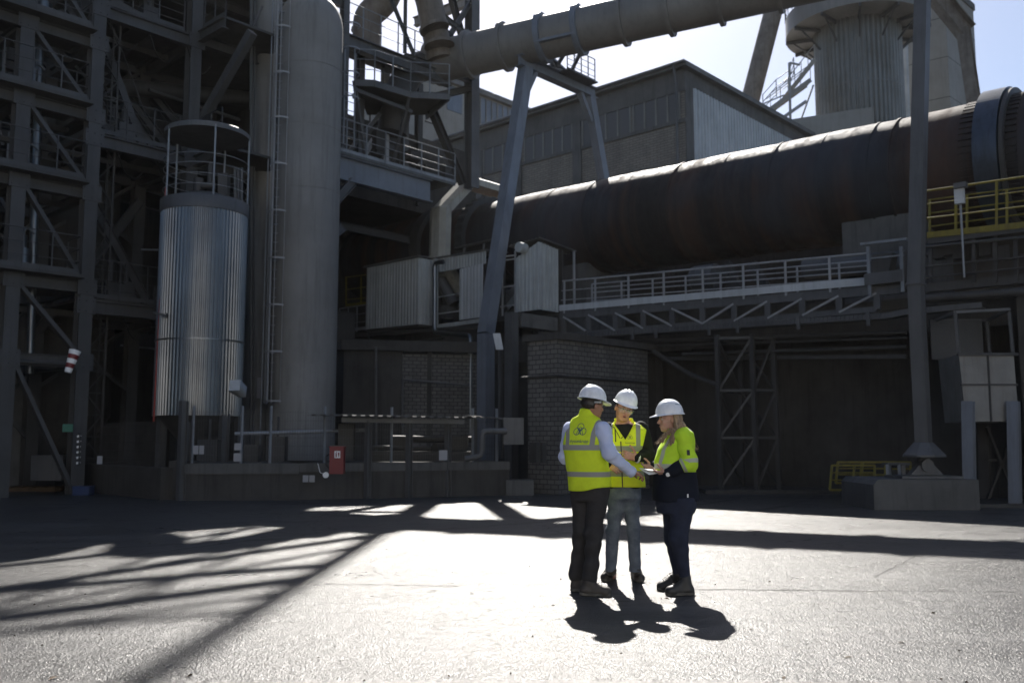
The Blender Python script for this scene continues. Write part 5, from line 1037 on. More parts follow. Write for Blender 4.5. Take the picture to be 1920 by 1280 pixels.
lb = thing('link_building', 'low pale building between the round tower and the corrugated hall side', 'building', at(1510, 230, 54))
q0, q1 = at(1470, 240, 54), at(1640, 240, 54); m = MB(); m.prism([Vector((q0.x, 54, 0)), Vector((q1.x, 54, 0)), Vector((q1.x, 54, at(1500, 200, 54).z)), Vector((q0.x, 54, at(1480, 226, 54).z))], Vector((0, 3, 0))); m.build('wall', MT['concrete_pale'], lb)
# unseen blocks added outside the frame to shape reflections and fill light
for nm, lab, x0, x1, y0, y1, hh_ in (('unseen_side_block', 'long grey block added unseen on the left to darken reflections there', -34, -22, -34, 16, 10),):
    t = thing(nm, lab, 'building', ((x0 + x1) / 2, (y0 + y1) / 2, 0)); m = MB(); m.box(((x0 + x1) / 2, (y0 + y1) / 2, hh_ / 2), x1 - x0, y1 - y0, hh_); m.build('wall', MT['concrete'], t); m = MB(); m.box(((x0 + x1) / 2, (y0 + y1) / 2, hh_ + .2), x1 - x0 + .8, y1 - y0 + .8, .4); m.build('roof', MT['roof_metal'], t)
t = thing('unseen_bounce_block', 'pale block added unseen behind the camera to bounce sunlight onto shaded sides', 'building', (4, -26, 0))  # added out of view as a sunlit reflector for the shaded fronts
m = MB(); m.box((4, -26, 7), 38, 10, 14); m.build('wall', MT['bounce_pale'], t); m = MB(); m.box((4, -26, 14.2), 38.8, 10.8, .4); m.build('roof', MT['roof_metal'], t)
for z_ in (2.2, 5.6, 9.0, 12.0):
    m = MB()
    for k in range(9): m.box((-12 + k * 4, -20.98, z_), 1.6, .06, 1.3)
    m.build('window', MT['window_glass'], t)
# stairs on the round tower's left
stw = thing('tower_stairs', 'outside steel stairs zigzagging up the left side of the round tower', 'staircase', at(1480, 200, 55))
def flight(a, b, n=12, w_=.9, mm_='steel_pale'):
    m = MB(); ww = Vector((0, 1, 0)) * w_
    for o_ in (0, 1): m.beam(a + ww * o_, b + ww * o_, .06, .28); m.tube(a + ww * o_ + ZD * 1, b + ww * o_ + ZD * 1, .03, 6)
    for k in range(n): q = a.lerp(b, (k + .5) / n); m.box(q + ww * .5, .28, w_, .05)
    for k in range(5): q = a.lerp(b, k / 4); m.tube(q, q + ZD, .025, 5)
    return m
f0, f1, f2, f3 = at(1445, 205, 55), at(1520, 150, 55), at(1480, 190, 56), at(1528, 115, 56)
flight(f0, f1).build('flight', MT['concrete_pale'], stw); flight(at(1478, 175, 56.5), at(1528, 112, 56.5)).build('flight', MT['concrete_pale'], stw)
m = MB(); m.prism([at(1432, 196, 55), at(1470, 180, 55), at(1470, 180, 56.5), at(1432, 196, 56.5)], ZD * .1); m.beam(at(1482, 230, 55), at(1480, 118, 55), .12, .12); m.beam(at(1455, 230, 55), at(1512, 190, 55), .1, .2); m.beam(at(1500, 230, 56), at(1525, 160, 56), .1, .1); m.beam(at(1480, 118, 55), at(1500, 122, 55), .1, .1); m.build('landing', MT['steel_pale'], stw)
m = MB(); pts = [at(1430, 178, 55), at(1455, 150, 55), at(1480, 132, 55), at(1488, 108, 55)]
for k in range(3):
    for o_ in (0, .45, .9): m.tube(pts[k] - ZD * o_, pts[k + 1] - ZD * o_, .025, 5)
for p_ in pts: m.tube(p_, p_ - ZD * 1.1, .03, 5)
m.build('railing', MT['steel_grey'], stw)
# ------------------------------------------------------------------ people: implicit surfaces meshed by surface nets
def V3(p): return np.array([p[0], p[1], p[2]], dtype=np.float32)
class Sdf:
    def __init__(s, k=.02): s.pr = []; s.cut = []; s.k = k
    def _add(s, fn, lo, hi, k): s.pr.append((fn, np.array(lo), np.array(hi), s.k if k is None else k)); return s
    def cap(s, a, b, ra, rb=None, k=None):
        a = V3(a); b = V3(b); rb = ra if rb is None else rb; ba = b - a; bb = float(ba @ ba) + 1e-9; R = max(ra, rb)
        def fn(P): q = P - a; t = np.clip((q @ ba) / bb, 0, 1); return np.sqrt(((q - t[..., None] * ba) ** 2).sum(-1)) - (ra + (rb - ra) * t)
        return s._add(fn, np.minimum(a, b) - R, np.maximum(a, b) + R, k)
    def ell(s, c, r, ax, k=None):
        c = V3(c); M = np.array([list(x) for x in ax], dtype=np.float32); r = np.array(r, dtype=np.float32); R = float(r.max()); m = float(r.min())
        def fn(P): q = ((P - c) @ M.T) / r; l = np.sqrt((q ** 2).sum(-1)); g = np.sqrt(((q / r) ** 2).sum(-1)) + 1e-6; return l * (l - 1) / g
        return s._add(fn, c - R, c + R, k)
    def loft(s, rings, ax, k=None, ex=2.3, caps=(.02, .02)):
        """rings: (center, half side, half front), rising z. ax = (side, front)"""
        zs = np.array([r[0][2] for r in rings], dtype=np.float32); C = np.array([list(r[0]) for r in rings], dtype=np.float32); rx = np.array([r[1] for r in rings]); ry = np.array([r[2] for r in rings])
        S_, F_ = V3(ax[0]), V3(ax[1]); R = float(max(rx.max(), ry.max())); lo = C.min(0) - R; hi = C.max(0) + R; lo[2] = zs[0] - .03; hi[2] = zs[-1] + .03
        def sm(z, A):
            i = np.clip(np.searchsorted(zs, z) - 1, 0, len(zs) - 2); t = np.clip((z - zs[i]) / (zs[i + 1] - zs[i]), 0, 1); t = t * t * (3 - 2 * t) * .5 + t * .5; return A[i] * (1 - t) + A[i + 1] * t
        def fn(P):
            z = P[..., 2]; cx = sm(z, C[:, 0]); cy = sm(z, C[:, 1]); a = sm(z, rx); b = sm(z, ry); dx = P[..., 0] - cx; dy = P[..., 1] - cy
            u = np.abs(dx * S_[0] + dy * S_[1]) / a; v = np.abs(dx * F_[0] + dy * F_[1]) / b; l = (u ** ex + v ** ex) ** (1 / ex); d = (l - 1) * np.minimum(a, b)
            e0 = zs[0] + caps[0] - z; e1 = z - zs[-1] + caps[1]; e = np.maximum(e0, e1)
            return np.where(e > 0, np.sqrt(np.maximum(d + caps[0], 0) ** 2 + e ** 2) - caps[0] * 1.0, d)
        return s._add(fn, lo, hi, k)
    def sub(s, fn): s.cut.append(fn); return s
    def mesh(s, vox=.006, disp=None, pad=.03, smooth=1):
        lo = np.min([p[1] for p in s.pr], 0) - pad; hi = np.max([p[2] for p in s.pr], 0) + pad
        n = np.ceil((hi - lo) / vox).astype(int) + 1; D = np.full(n, 1.0, dtype=np.float32)
        ax = [lo[i] + vox * np.arange(n[i], dtype=np.float32) for i in range(3)]
        def grid(sl): X, Y, Z = np.meshgrid(ax[0][sl[0]], ax[1][sl[1]], ax[2][sl[2]], indexing='ij'); return np.stack([X, Y, Z], -1)
        for fn, l, h, k in s.pr:
            m = max(k, .02) + 2 * vox; a = np.maximum(((l - m - lo) / vox).astype(int), 0); b = np.minimum(((h + m - lo) / vox).astype(int) + 2, n); sl = tuple(slice(a[i], b[i]) for i in range(3))
            d = fn(grid(sl)).astype(np.float32); o = D[sl]
            if k > 0: hh = np.maximum(k - np.abs(o - d), 0) / k; D[sl] = np.minimum(o, d) - hh * hh * k * .25
            else: D[sl] = np.minimum(o, d)
        full = tuple(slice(0, n[i]) for i in range(3))
        if disp is not None or s.cut:
            G = grid(full)
            if disp is not None: D += disp(G).astype(np.float32) * (np.abs(D) < .05)
            for c in s.cut: D = np.maximum(D, c(G).astype(np.float32))
        D[0] = D[-1] = 1; D[:, 0] = D[:, -1] = 1; D[:, :, 0] = D[:, :, -1] = 1
        S = D < 0; c = S[:-1, :-1, :-1]; mix = np.zeros(c.shape, bool); al = c.copy()
        offs = [(i, j, k) for i in (0, 1) for j in (0, 1) for k in (0, 1)]; an = np.zeros(c.shape, bool); al = np.ones(c.shape, bool)
        def sh(A, o): return A[o[0]:A.shape[0] - 1 + o[0], o[1]:A.shape[1] - 1 + o[1], o[2]:A.shape[2] - 1 + o[2]]
        for o in offs: x = sh(S, o); an |= x; al &= x
        cells = np.argwhere(an & ~al); idx = np.full(c.shape, -1, dtype=np.int64); idx[tuple(cells.T)] = np.arange(len(cells))
        acc = np.zeros((len(cells), 3)); cnt = np.zeros(len(cells))
        vals = {o: D[cells[:, 0] + o[0], cells[:, 1] + o[1], cells[:, 2] + o[2]] for o in offs}
        for o in offs:
            for axn in range(3):
                if o[axn] == 0:
                    p = list(o); p[axn] = 1; p = tuple(p); va, vb = vals[o], vals[p]; m = (va < 0) != (vb < 0); t = va / (va - vb + 1e-12)
                    pt = np.tile(np.array(o, float), (len(cells), 1)); pt[:, axn] = t; acc[m] += pt[m]; cnt[m] += 1
        P = lo + vox * (cells + acc / np.maximum(cnt, 1)[:, None]); F_ = []
        for axn in range(3):
            o1, o2 = [(1, 2), (2, 0), (0, 1)][axn]; sl0 = [slice(None)] * 3; sl1 = [slice(None)] * 3; sl0[axn] = slice(0, -1); sl1[axn] = slice(1, None)
            A_, B_ = S[tuple(sl0)], S[tuple(sl1)]; e = np.argwhere(A_ != B_); e = e[(e[:, o1] > 0) & (e[:, o2] > 0) & (e[:, o1] < n[o1] - 1) & (e[:, o2] < n[o2] - 1)]
            def ci(d1, d2): q = e.copy(); q[:, o1] -= d1; q[:, o2] -= d2; return idx[q[:, 0], q[:, 1], q[:, 2]]
            q = np.stack([ci(1, 1), ci(0, 1), ci(0, 0), ci(1, 0)], 1); fl = ~A_[tuple(e.T)]; q[fl] = q[fl][:, ::-1]; F_.append(q)
        Fq = np.concatenate(F_); Fq = Fq[(Fq >= 0).all(1)]
        for _ in range(smooth):
            sm = np.zeros_like(P); ct = np.zeros(len(P))
            for a_, b_ in ((0, 1), (1, 2), (2, 3), (3, 0)):
                for x, y in ((a_, b_), (b_, a_)): np.add.at(sm, Fq[:, x], P[Fq[:, y]]); np.add.at(ct, Fq[:, x], 1)
            P = P * .5 + sm / np.maximum(ct, 1)[:, None] * .5
        return P, Fq
def sobj(name, PF, m, parent, attr=None):
    P, Fq = PF; off = Vector((0, 0, 0)); q = parent
    while q is not None: off += q.location; q = q.parent
    me = bpy.data.meshes.new(name); L = P - np.array(off); me.vertices.add(len(P)); me.vertices.foreach_set('co', L.astype(np.float32).ravel())
    me.loops.add(len(Fq) * 4); me.loops.foreach_set('vertex_index', Fq.astype(np.int32).ravel()); me.polygons.add(len(Fq)); me.polygons.foreach_set('loop_start', np.arange(0, len(Fq) * 4, 4, dtype=np.int32))
    me.update(calc_edges=True); me.validate(); me.polygons.foreach_set('use_smooth', [True] * len(me.polygons)); me.materials.append(m)
    if attr is not None: a = me.attributes.new('bc', 'FLOAT_VECTOR', 'POINT'); a.data.foreach_set('vector', attr(P).astype(np.float32).ravel())
    o = bpy.data.objects.new(name, me); COL.objects.link(o); o.parent = parent; return o
def wr(seed, amp=.004, f=1.0, fold=0.0, ff=55):
    r = np.random.RandomState(seed); K = r.normal(size=(7, 3)) * np.array([1, 1, .8]) * 22 * f; ph = r.rand(7) * 6.3
    def fn(G):
        d = np.zeros(G.shape[:-1], dtype=np.float32)
        for k, p in zip(K, ph): d += np.sin(G @ k.astype(np.float32) + p)
        d *= amp / 3.0
        if fold: d += fold * np.sin(G[..., 2] * ff + 2.2 * np.sin(G[..., 0] * 14 + seed) + 2 * np.sin(G[..., 1] * 17)) * (.55 + .45 * np.sin(G[..., 2] * 9 + seed))
        return d
    return fn
# ---- cloth / skin materials
def cloth(name, c, c2=None, rough=.85, sc=90, bm=.002):
    m, nt, b = base(name, rough, 0, .3); p = wpos(nt); n = noise(nt, p, 9, 5, .7); f = noise(nt, p, sc, 2)
    c2 = c2 or tuple(x * .7 for x in c); nt.links.new(mixc(nt, ramp(nt, n, .35, .65), c + (1,), c2 + (1,)), b.inputs['Base Color'])
    bump(nt, b, math_(nt, 'ADD', n, math_(nt, 'MULTIPLY', f, .3)), bm * 2.5, .6); MT[name] = m; return m
cloth('trousers_grey', (.038, .036, .037)); cloth('jeans_blue', (.08, .10, .13), (.155, .18, .22)); cloth('jeans_dark', (.024, .030, .055)); cloth('knit_black', (.012, .012, .013))
cloth('navy_fleece', (.012, .016, .030)); cloth('shirt_white', (.55, .60, .80), (.48, .54, .74), bm=.003); cloth('cotton_white', (.8, .8, .78))
def skin(name, c):
    m, nt, b = base(name, .5, 0, .4); p = wpos(nt); n = noise(nt, p, 28, 4); nt.links.new(mixc(nt, ramp(nt, n, .35, .65), c + (1,), tuple(x * f for x, f in zip(c, (.88, .76, .72))) + (1,)), b.inputs['Base Color'])
    b.inputs['Subsurface Weight'].default_value = .12; b.inputs['Subsurface Radius'].default_value = (.02, .008, .004); bump(nt, b, noise(nt, p, 160, 2), .001, .3); MT[name] = m
skin('skin_a', (.36, .19, .13)); skin('skin_b', (.50, .27, .22)); skin('skin_c', (.52, .32, .24))
plain('lips', (.36, .12, .10), .5); plain('eye_white', (.42, .40, .38), .35); plain('eye_dark', (.02, .015, .012), .2); plain('hair_dark', (.02, .014, .011), .6); plain('glasses_frame', (.02, .02, .022), .3)
m, nt, b = base('lens', .03, 0, .8); b.inputs['Base Color'].default_value = (.5, .6, .58, 1); b.inputs['Alpha'].default_value = .22; MT['lens'] = m
m, nt, b = base('helmet_white', .28, 0, .5); b.inputs['Base Color'].default_value = (.74, .76, .80, 1); n_ = noise(nt, wpos(nt), 14, 5); nt.links.new(mixc(nt, ramp(nt, n_, .45, .75), (.76, .78, .82, 1), (.60, .62, .65, 1)), b.inputs['Base Color']); MT['helmet_white'] = m
m, nt, b = base('hair_blond', .45, 0, .5); p_ = wpos(nt); n_ = noise(nt, mapping(nt, p_, (60, 60, 6)), 1.0, 4, .6); nt.links.new(mixc(nt, ramp(nt, n_, .35, .62), (.12, .075, .042, 1), (.40, .28, .17, 1)), b.inputs['Base Color']); bump(nt, b, n_, .004, .8); MT['hair_blond'] = m
def hivis(name, bands, verts, col=(.80, .99, .04), grey=(.34, .34, .33), low=None, lowcol=None, vz=None, vcurve=0.0):
    """reflective strips placed by body coordinates (bc = side, front, height)"""
    m, nt, b = base(name, .8, 0, .3); a = N(nt, 'Attribute', attribute_name='bc'); sx = N(nt, 'SeparateXYZ'); nt.links.new(a.outputs['Vector'], sx.inputs[0])
    S_, F_, Z_ = sx.outputs; p = wpos(nt); n = noise(nt, p, 7, 5, .65); fac = None
    def rng(v, lo, hi): return math_(nt, 'MULTIPLY', math_(nt, 'GREATER_THAN', v, lo), math_(nt, 'LESS_THAN', v, hi))
    def OR(x, y): return y if x is None else math_(nt, 'MAXIMUM', x, y)
    for lo, hi in bands: fac = OR(fac, rng(Z_, lo, hi))
    if verts:
        av = math_(nt, 'ABSOLUTE', S_, 0)
        if vcurve: av = math_(nt, 'ADD', av, math_(nt, 'MULTIPLY', math_(nt, 'POWER', math_(nt, 'MAXIMUM', math_(nt, 'SUBTRACT', Z_, vz), 0.0), 2.0), vcurve))
        for lo, hi in verts: fac = OR(fac, math_(nt, 'MULTIPLY', rng(av, lo, hi), math_(nt, 'GREATER_THAN', Z_, vz)))
    c = mixc(nt, ramp(nt, n, .35, .65), col + (1,), tuple(x * .86 for x in col) + (1,))
    if fac is not None: c = mixc(nt, fac, c, grey + (1,))
    if low is not None: c = mixc(nt, math_(nt, 'LESS_THAN', Z_, low), c, lowcol + (1,))
    nt.links.new(c, b.inputs['Base Color']); bump(nt, b, math_(nt, 'ADD', n, math_(nt, 'MULTIPLY', noise(nt, p, 150, 2), .15)), .006, .7)
    b.inputs['Transmission Weight'].default_value = 0
    t = N(nt, 'BsdfTranslucent'); nt.links.new(c, t.inputs['Color']); mx = N(nt, 'MixShader'); mx.inputs[0].default_value = .22; out = nt.nodes['Material Output']
    nt.links.new(b.outputs[0], mx.inputs[1]); nt.links.new(t.outputs[0], mx.inputs[2]); nt.links.new(mx.outputs[0], out.inputs['Surface']); MT[name] = m; return m
# ---- anatomy helpers
def axes(f, up=None):
    f = Vector(f).normalized(); up = Vector(up or (0, 0, 1)); s = f.cross(up).normalized(); u = s.cross(f).normalized(); return s, f, u
def head_sdf(S, c, ax, neckbase, sc=1.0, female=False):
    s, f, u = ax; P = lambda a, b, z: Vector(c) + (s * a + f * b + u * z) * sc; r = lambda *q: tuple(x * sc for x in q)
    S.ell(P(0, -.014, .032), r(.076, .094, .088), ax, .01); S.ell(P(0, .034, -.028), r(.059, .060, .082), ax, .03); S.ell(P(0, .034, -.074), r(.049, .048, .038), ax, .03)
    S.ell(P(0, .072, -.096), r(.022, .02, .019), ax, .02); S.cap(P(0, .089, .014), P(0, .116, -.027), .008 * sc, .0125 * sc, .012); S.ell(P(0, .104, -.032), r(.018, .012, .009), ax, .008)
    S.cap(P(-.032, .082, .026), P(.032, .082, .026), .011 * sc, .011 * sc, .015)
    for k in (-1, 1):
        S.ell(P(k * .034, .068, -.026), r(.024, .022, .022), ax, .02); S.ell(P(k * .079, -.008, -.012), r(.008, .019, .031), ax, .008); S.ell(P(k * .076, .002, -.006), r(.012, .012, .018), ax, .006)
    S.ell(P(0, .090, -.056), r(.023, .013, .006), ax, .008); S.ell(P(0, .089, -.068), r(.020, .013, .007), ax, .008)
    S.cap(Vector(neckbase), P(0, -.018, -.05), (.064 if not female else .056) * sc, (.058 if not female else .05) * sc, .03)
    e = [V3(P(k * .030, .094, .006)) for k in (-1, 1)]
    for q in e: S.sub(lambda G, q=q: .013 - np.sqrt(((G - q) ** 2).sum(-1)))
    return P
def face_parts(P, ax, parent, mouth_open=.2):
    s, f, u = ax
    for k in (-1, 1):
        m = MB(); m.ell(P(k * .030, .081, .006), .0125, .011, .009, ax, 14, 10); e = m.build('eye', MT['eye_white'], parent)
        m = MB(); m.ell(P(k * .030, .0885, .006), .0055, .004, .0055, ax, 12, 8); m.build('iris', MT['eye_dark'], e)
        m = MB(); m.cap = None; pts = [P(k * x, .0935 - abs(x - .03) * .25, .027 + .003 * math.sin((x - .012) * 80)) for x in (.012, .02, .03, .04, .046)]
        m.path(pts, .003, 6); m.build('eyebrow', MT['hair_dark'], parent)
    m = MB(); m.ell(P(0, .1005, -.0555), .021, .005, .0045, ax, 16, 8); m.ell(P(0, .0995, -.0665), .018, .0055, .005, ax, 16, 8); m.build('lips', MT['lips'], parent)
    m = MB(); m.ell(P(0, .1035, -.061), .014, .0025, .0022 + .004 * mouth_open, ax, 12, 6); m.build('mouth', MT['black_part'], parent)
def hand(S, W, d, n, th, curl=(.3, .35, .4, .45), spread=.06, sc=1.0, thumb=(.55, .6, .5), tcurl=.3):
    """W wrist, d finger direction, n palm normal, th thumb-side direction"""
    d = Vector(d).normalized(); n = Vector(n); n = (n - d * n.dot(d)).normalized(); t = d.cross(n); t = t if t.dot(Vector(th)) > 0 else -t; W = Vector(W); k = .006
    for o in (-.028, -.010, .010, .028): S.cap(W + t * o * .6 + d * .01, W + d * (.088 - abs(o - .004) * .15) * sc + t * o * sc, .0135 * sc, .0125 * sc, .012)
    for i, (o, L_) in enumerate(((.029, .070), (.010, .078), (-.010, .073), (-.028, .057))):
        p = W + d * (.088 - abs(o - .004) * .15) * sc + t * o * sc; a = curl[i] * .55; dd = (d + t * (o * spread * 30)).normalized()
        for j, q in enumerate((.45, .31, .24)):
            v = dd * math.cos(a) + n * math.sin(a); e = p + v * (L_ * q * sc); r0 = (.0098, .0088, .0082)[j] * sc; S.cap(p, e, r0, r0 * .92, k); p = e; a += curl[i]
    p = W + d * .022 * sc + t * .028 * sc; v = (d * thumb[0] + t * thumb[1] + n * thumb[2]).normalized(); e = p + v * .045 * sc; S.cap(p, e, .014 * sc, .0115 * sc, .012)
    v2 = (v * math.cos(tcurl) + (d * .8 + n * .5).normalized() * math.sin(tcurl)).normalized(); e2 = e + v2 * .032 * sc; S.cap(e, e2, .0108 * sc, .0098 * sc, k); S.cap(e2, e2 + (v2 + d * .2).normalized() * .024 * sc, .0095 * sc, .0085 * sc, k)
def hard_hat(c, ax, parent, m, peak=.055, ridges=0, w_=.122, l_=.142, h_=.135, label=None, brim=.012):
    s, f, u = ax; n, k = 72, 16; vs, fs = [], []; c = Vector(c)
    def rim(t): return 1 + .0 * math.cos(t)
    for j in range(k + 1):
        q = math.pi / 2 * j / k
        for i in range(n):
            t = 2 * math.pi * i / n; r = math.cos(q) ** .9; z = math.sin(q) ** .95 * h_; rg = 1.0
            if ridges:
                for o in ((0,) if ridges == 1 else (-.035, 0, .035)):
                    x = r * w_ * math.sin(t); z += .007 * math.exp(-((x - o) / .007) ** 2) * (1 if q > .35 else q / .35)
            vs.append(c + s * (w_ * r * math.sin(t)) + f * (l_ * r * math.cos(t)) + u * z)
    for j in range(k):
        for i in range(n): fs.append((j * n + i, j * n + (i + 1) % n, (j + 1) * n + (i + 1) % n, (j + 1) * n + i))
    B = MB(); B.add(vs, fs, True); vi = [Vector(p) - (Vector(p) - c) * .03 - u * .001 for p in vs]; B.add(vi, fs, True); o = B.build('hard_hat', m, parent)
    vs, fs = [], []
    for z in (0, 1):
        for ring in range(4):
            for i in range(n):
                t = 2 * math.pi * i / n; pk = max(0, math.cos(t)) ** 3 * peak; e = (0, brim * .6, brim, brim + pk)[ring]; dz = (-.0, -.004, -.006, -.008 - pk * .28)[ring]
                vs.append(c + s * ((w_ + e * (1 if ring < 3 else 1)) * math.sin(t)) + f * ((l_ + e) * math.cos(t)) + u * (dz - .004 * z + .003))
    for z in (0, 1):
        for r in range(3):
            for i in range(n): a = (z * 4 + r) * n; fs.append((a + i, a + (i + 1) % n, a + n + (i + 1) % n, a + n + i))
    for i in range(n): fs.append((3 * n + i, 3 * n + (i + 1) % n, 7 * n + (i + 1) % n, 7 * n + i))
    B = MB(); B.add(vs, fs, True); B.build('brim', m, o); return o
def boots(foot, ankle, toe, parent, m='boot_leather', L_=.29):
    S = Sdf(.02); foot = Vector(foot); t = Vector(toe).normalized(); s = t.cross(ZD); an = Vector(ankle); h = foot
    S.cap(h + ZD * .045 + t * .0, h + t * .10 + ZD * .042, .042, .044); S.cap(h + t * .10 + ZD * .045, h + t * (L_ - .085) + ZD * .04, .046, .042); S.cap(h + t * (L_ - .1) + s * .012 + ZD * .038, h + t * (L_ - .1) - s * .012 + ZD * .038, .042, .042)
    S.cap(h + t * .02 + ZD * .06, an + ZD * .04, .046, .052, .03); S.cap(h + t * .14 + ZD * .055, h + t * .05 + ZD * .115, .034, .038, .03); z0 = h.z + .006
    S.sub(lambda G: z0 - G[..., 2])
    o = sobj('boot', S.mesh(.006, wr(int(h.x * 97) % 50, .0015, 2)), MT[m], parent)
    Q = Sdf(.01); Q.cap(h - t * .005 + ZD * .02, h + t * .1 + ZD * .02, .044, .044, .01); Q.cap(h + t * .1 + ZD * .02, h + t * (L_ - .088) + ZD * .02, .047, .046, .01); Q.sub(lambda G: z0 - .004 - G[..., 2]); Q.sub(lambda G: G[..., 2] - (z0 + .028))
    sobj('sole', Q.mesh(.006), MT['sole_rubber'], o)
    B = MB()
    for k in range(5):
        c = h + t * (.155 - k * .024) + ZD * (.098 + k * .016); B.path([c - s * .026, c + ZD * .007, c + s * .026], .0035, 6)
    B.path([h + t * .06 + ZD * .165, h + t * .095 + s * .02 + ZD * .15, h + t * .085 - s * .03 + ZD * .14, h + t * .06 + ZD * .16], .003, 6); B.build('laces', MT['black_part'], o); return o
weathered('boot_leather', (.06, .05, .042), (.035, .03, .027), .6, 0, 8, False, (.13, .115, .09), .6, bmp=.002); weathered('boot_black', (.03, .03, .03), (.02, .02, .02), .5, 0, 8, False, (.12, .11, .10), .5, bmp=.002); weathered('sole_rubber', (.16, .15, .13), (.07, .068, .06), .8, 0, 10, False, bmp=.002)
class Caster:
    def __init__(s, objs):
        vs, fs = [], []
        for o in objs:
            off = Vector((0, 0, 0)); q = o
            while q is not None: off += q.location; q = q.parent
            k = len(vs); vs += [v.co + off for v in o.data.vertices]; fs += [[i + k for i in p.vertices] for p in o.data.polygons]
        s.t = BVHTree.FromPolygons(vs, fs)
    def hit(s, p, d):
        h = s.t.ray_cast(Vector(p), Vector(d), 1.0); return h[0]
def decal(name, ca, o, sx, sz, d, verts, faces, m, parent, lift=.0025):
    """flat shape (x,z) laid on the cloth: origin o in front of the surface, ray direction d"""
    P = []; last = None
    for x, z in verts:
        p = o + sx * x + sz * z; h = ca.hit(p, d); h = h if h is not None else (last if last is not None else p); last = h; P.append(h - d * lift)
    B = MB(); B.add(P, faces); return B.build(name, m, parent)
def ribbon(pts, w_, step=.008, closed=False):
    P = [Vector((a, b)) for a, b in pts]; 
    if closed: P.append(P[0])
    Q = [P[0]]
    for a, b in zip(P[:-1], P[1:]):
        n = max(1, int((b - a).length / step))
        for i in range(1, n + 1): Q.append(a.lerp(b, i / n))
    vs, fs = [], []
    for i, q in enumerate(Q):
        d = (Q[min(i + 1, len(Q) - 1)] - Q[max(i - 1, 0)]).normalized(); nn = Vector((-d.y, d.x)) * w_ / 2; vs += [tuple(q + nn), tuple(q - nn)]
        if i: k = 2 * i; fs.append((k - 2, k - 1, k + 1, k))
    return vs, fs
def text_shape(txt, width, shear=0):
    cu = bpy.data.curves.new('t', 'FONT'); cu.body = txt; cu.align_x = 'CENTER'; cu.resolution_u = 3; cu.offset = .012; o = bpy.data.objects.new('t', cu); COL.objects.link(o); bpy.context.view_layer.update()
    me = o.evaluated_get(bpy.context.evaluated_depsgraph_get()).to_mesh(); vs = [tuple(v.co)[:2] for v in me.vertices]; fs = [tuple(p.vertices) for p in me.polygons]
    bpy.data.objects.remove(o); bpy.data.curves.remove(cu); x0 = min(v[0] for v in vs); x1 = max(v[0] for v in vs); k = width / (x1 - x0); return [(v[0] * k, v[1] * k * 1.25) for v in vs], fs
def emblem(R):
    """three large rings in a triangle joined by an inner arch and a small ring"""
    out = []; c = [(0, .50 * R), (-.50 * R, -.22 * R), (.50 * R, -.22 * R)]
    for cx, cy in c: out.append(([(cx + .52 * R * math.cos(t), cy + .52 * R * math.sin(t)) for t in [2 * math.pi * i / 40 for i in range(40)]], True))
    out.append(([(.27 * R * math.cos(t), .13 * R + .27 * R * math.sin(t)) for t in [2 * math.pi * i / 30 for i in range(30)]], True))
    for k in (-1, 1): out.append(([(k * .26 * R, .1 * R), (k * .10 * R, -.25 * R), (k * -.02 * R + k * .3 * R, -.70 * R)], False)); out.append(([(k * .28 * R, .2 * R), (k * .33 * R, -.1 * R), (k * .48 * R, -.5 * R), (k * .62 * R, -.70 * R)], False))
    return out
def put_marks(ca, o, sx, d, R, tw_, m, parent, line=.003, dy=-.155):
    V_, F_ = [], []
    for pts, cl in emblem(R):
        v, f = ribbon(pts, line, .004, cl); k = len(V_); V_ += v; F_ += [tuple(i + k for i in q) for q in f]
    v, f = text_shape('thyssenkrupp', tw_); k = len(V_); V_ += [(a, b + dy) for a, b in v]; F_ += [tuple(i + k for i in q) for q in f]
    decal('printed_logo', ca, o, sx, ZD, d, V_, F_, m, parent)
plain('print_blue', (.02, .09, .14), .6, nz=0); plain('print_grey', (.25, .30, .05), .6, nz=0)
def bcf(c, s, f):
    c, s, f = V3(c), V3(s), V3(f)
    def fn(P): q = P - c; return np.stack([q @ s, q @ f, P[:, 2]], 1)
    return fn
def bcarm(sh, el, wr_):
    a, b, c = V3(sh), V3(el), V3(wr_)
    def fn(P):
        def pr(p, q): d = q - p; t = ((P - p) @ d) / (d @ d); return t, np.linalg.norm(P - p - np.clip(t, 0, 1)[:, None] * d, axis=1)
        t1, d1 = pr(a, b); t2, d2 = pr(b, c); t = np.where(d1 <= d2, np.clip(t1, -1, 1), 1 + np.clip(t2, 0, 2)); return np.stack([t * 0, t * 0, 2 - t], 1)
    return fn
def zc(G, z, sl=0, x0=0): return (z + sl * (G[..., 0] - x0)) - G[..., 2]

# =================================================================== left man (seen from behind)
Y1 = 8.6
def J(px, py, dy=0): return at(px, py, Y1 + dy)
f1 = Vector((.50, .866, 0)); s1v = Vector((.866, -.50, 0))
base1 = Vector((J(1100, 1000).x, Y1, 0)); p1 = thing('person', 'person seen from behind in a yellow hi-vis vest over a pale shirt, pointing at papers', 'person', base1)
hax1 = axes((.84, .50, -.10)); hc1 = J(1111, 760, .06)
S = Sdf(.02); hP1 = head_sdf(S, hc1, hax1, J(1101, 786, .07))
ax1 = (s1v, f1); sh_r, el_r, wr_r = J(1134, 800, -.10), J(1142, 850, -.16), J(1184, 884, -.10); sh_l, el_l, wr_l = J(1064, 801, .11), J(1061, 856, .14), J(1092, 878, .36)
tor = [(J(1106, 930, .03), .165, .11), (J(1104, 905, .03), .165, .11), (J(1100, 870, .04), .155, .105), (J(1098, 835, .05), .17, .115), (J(1098, 808, .06), .155, .09), (J(1099, 793, .06), .11, .07), (J(1100, 780, .06), .06, .06)]
S.loft(tor, ax1, .03)
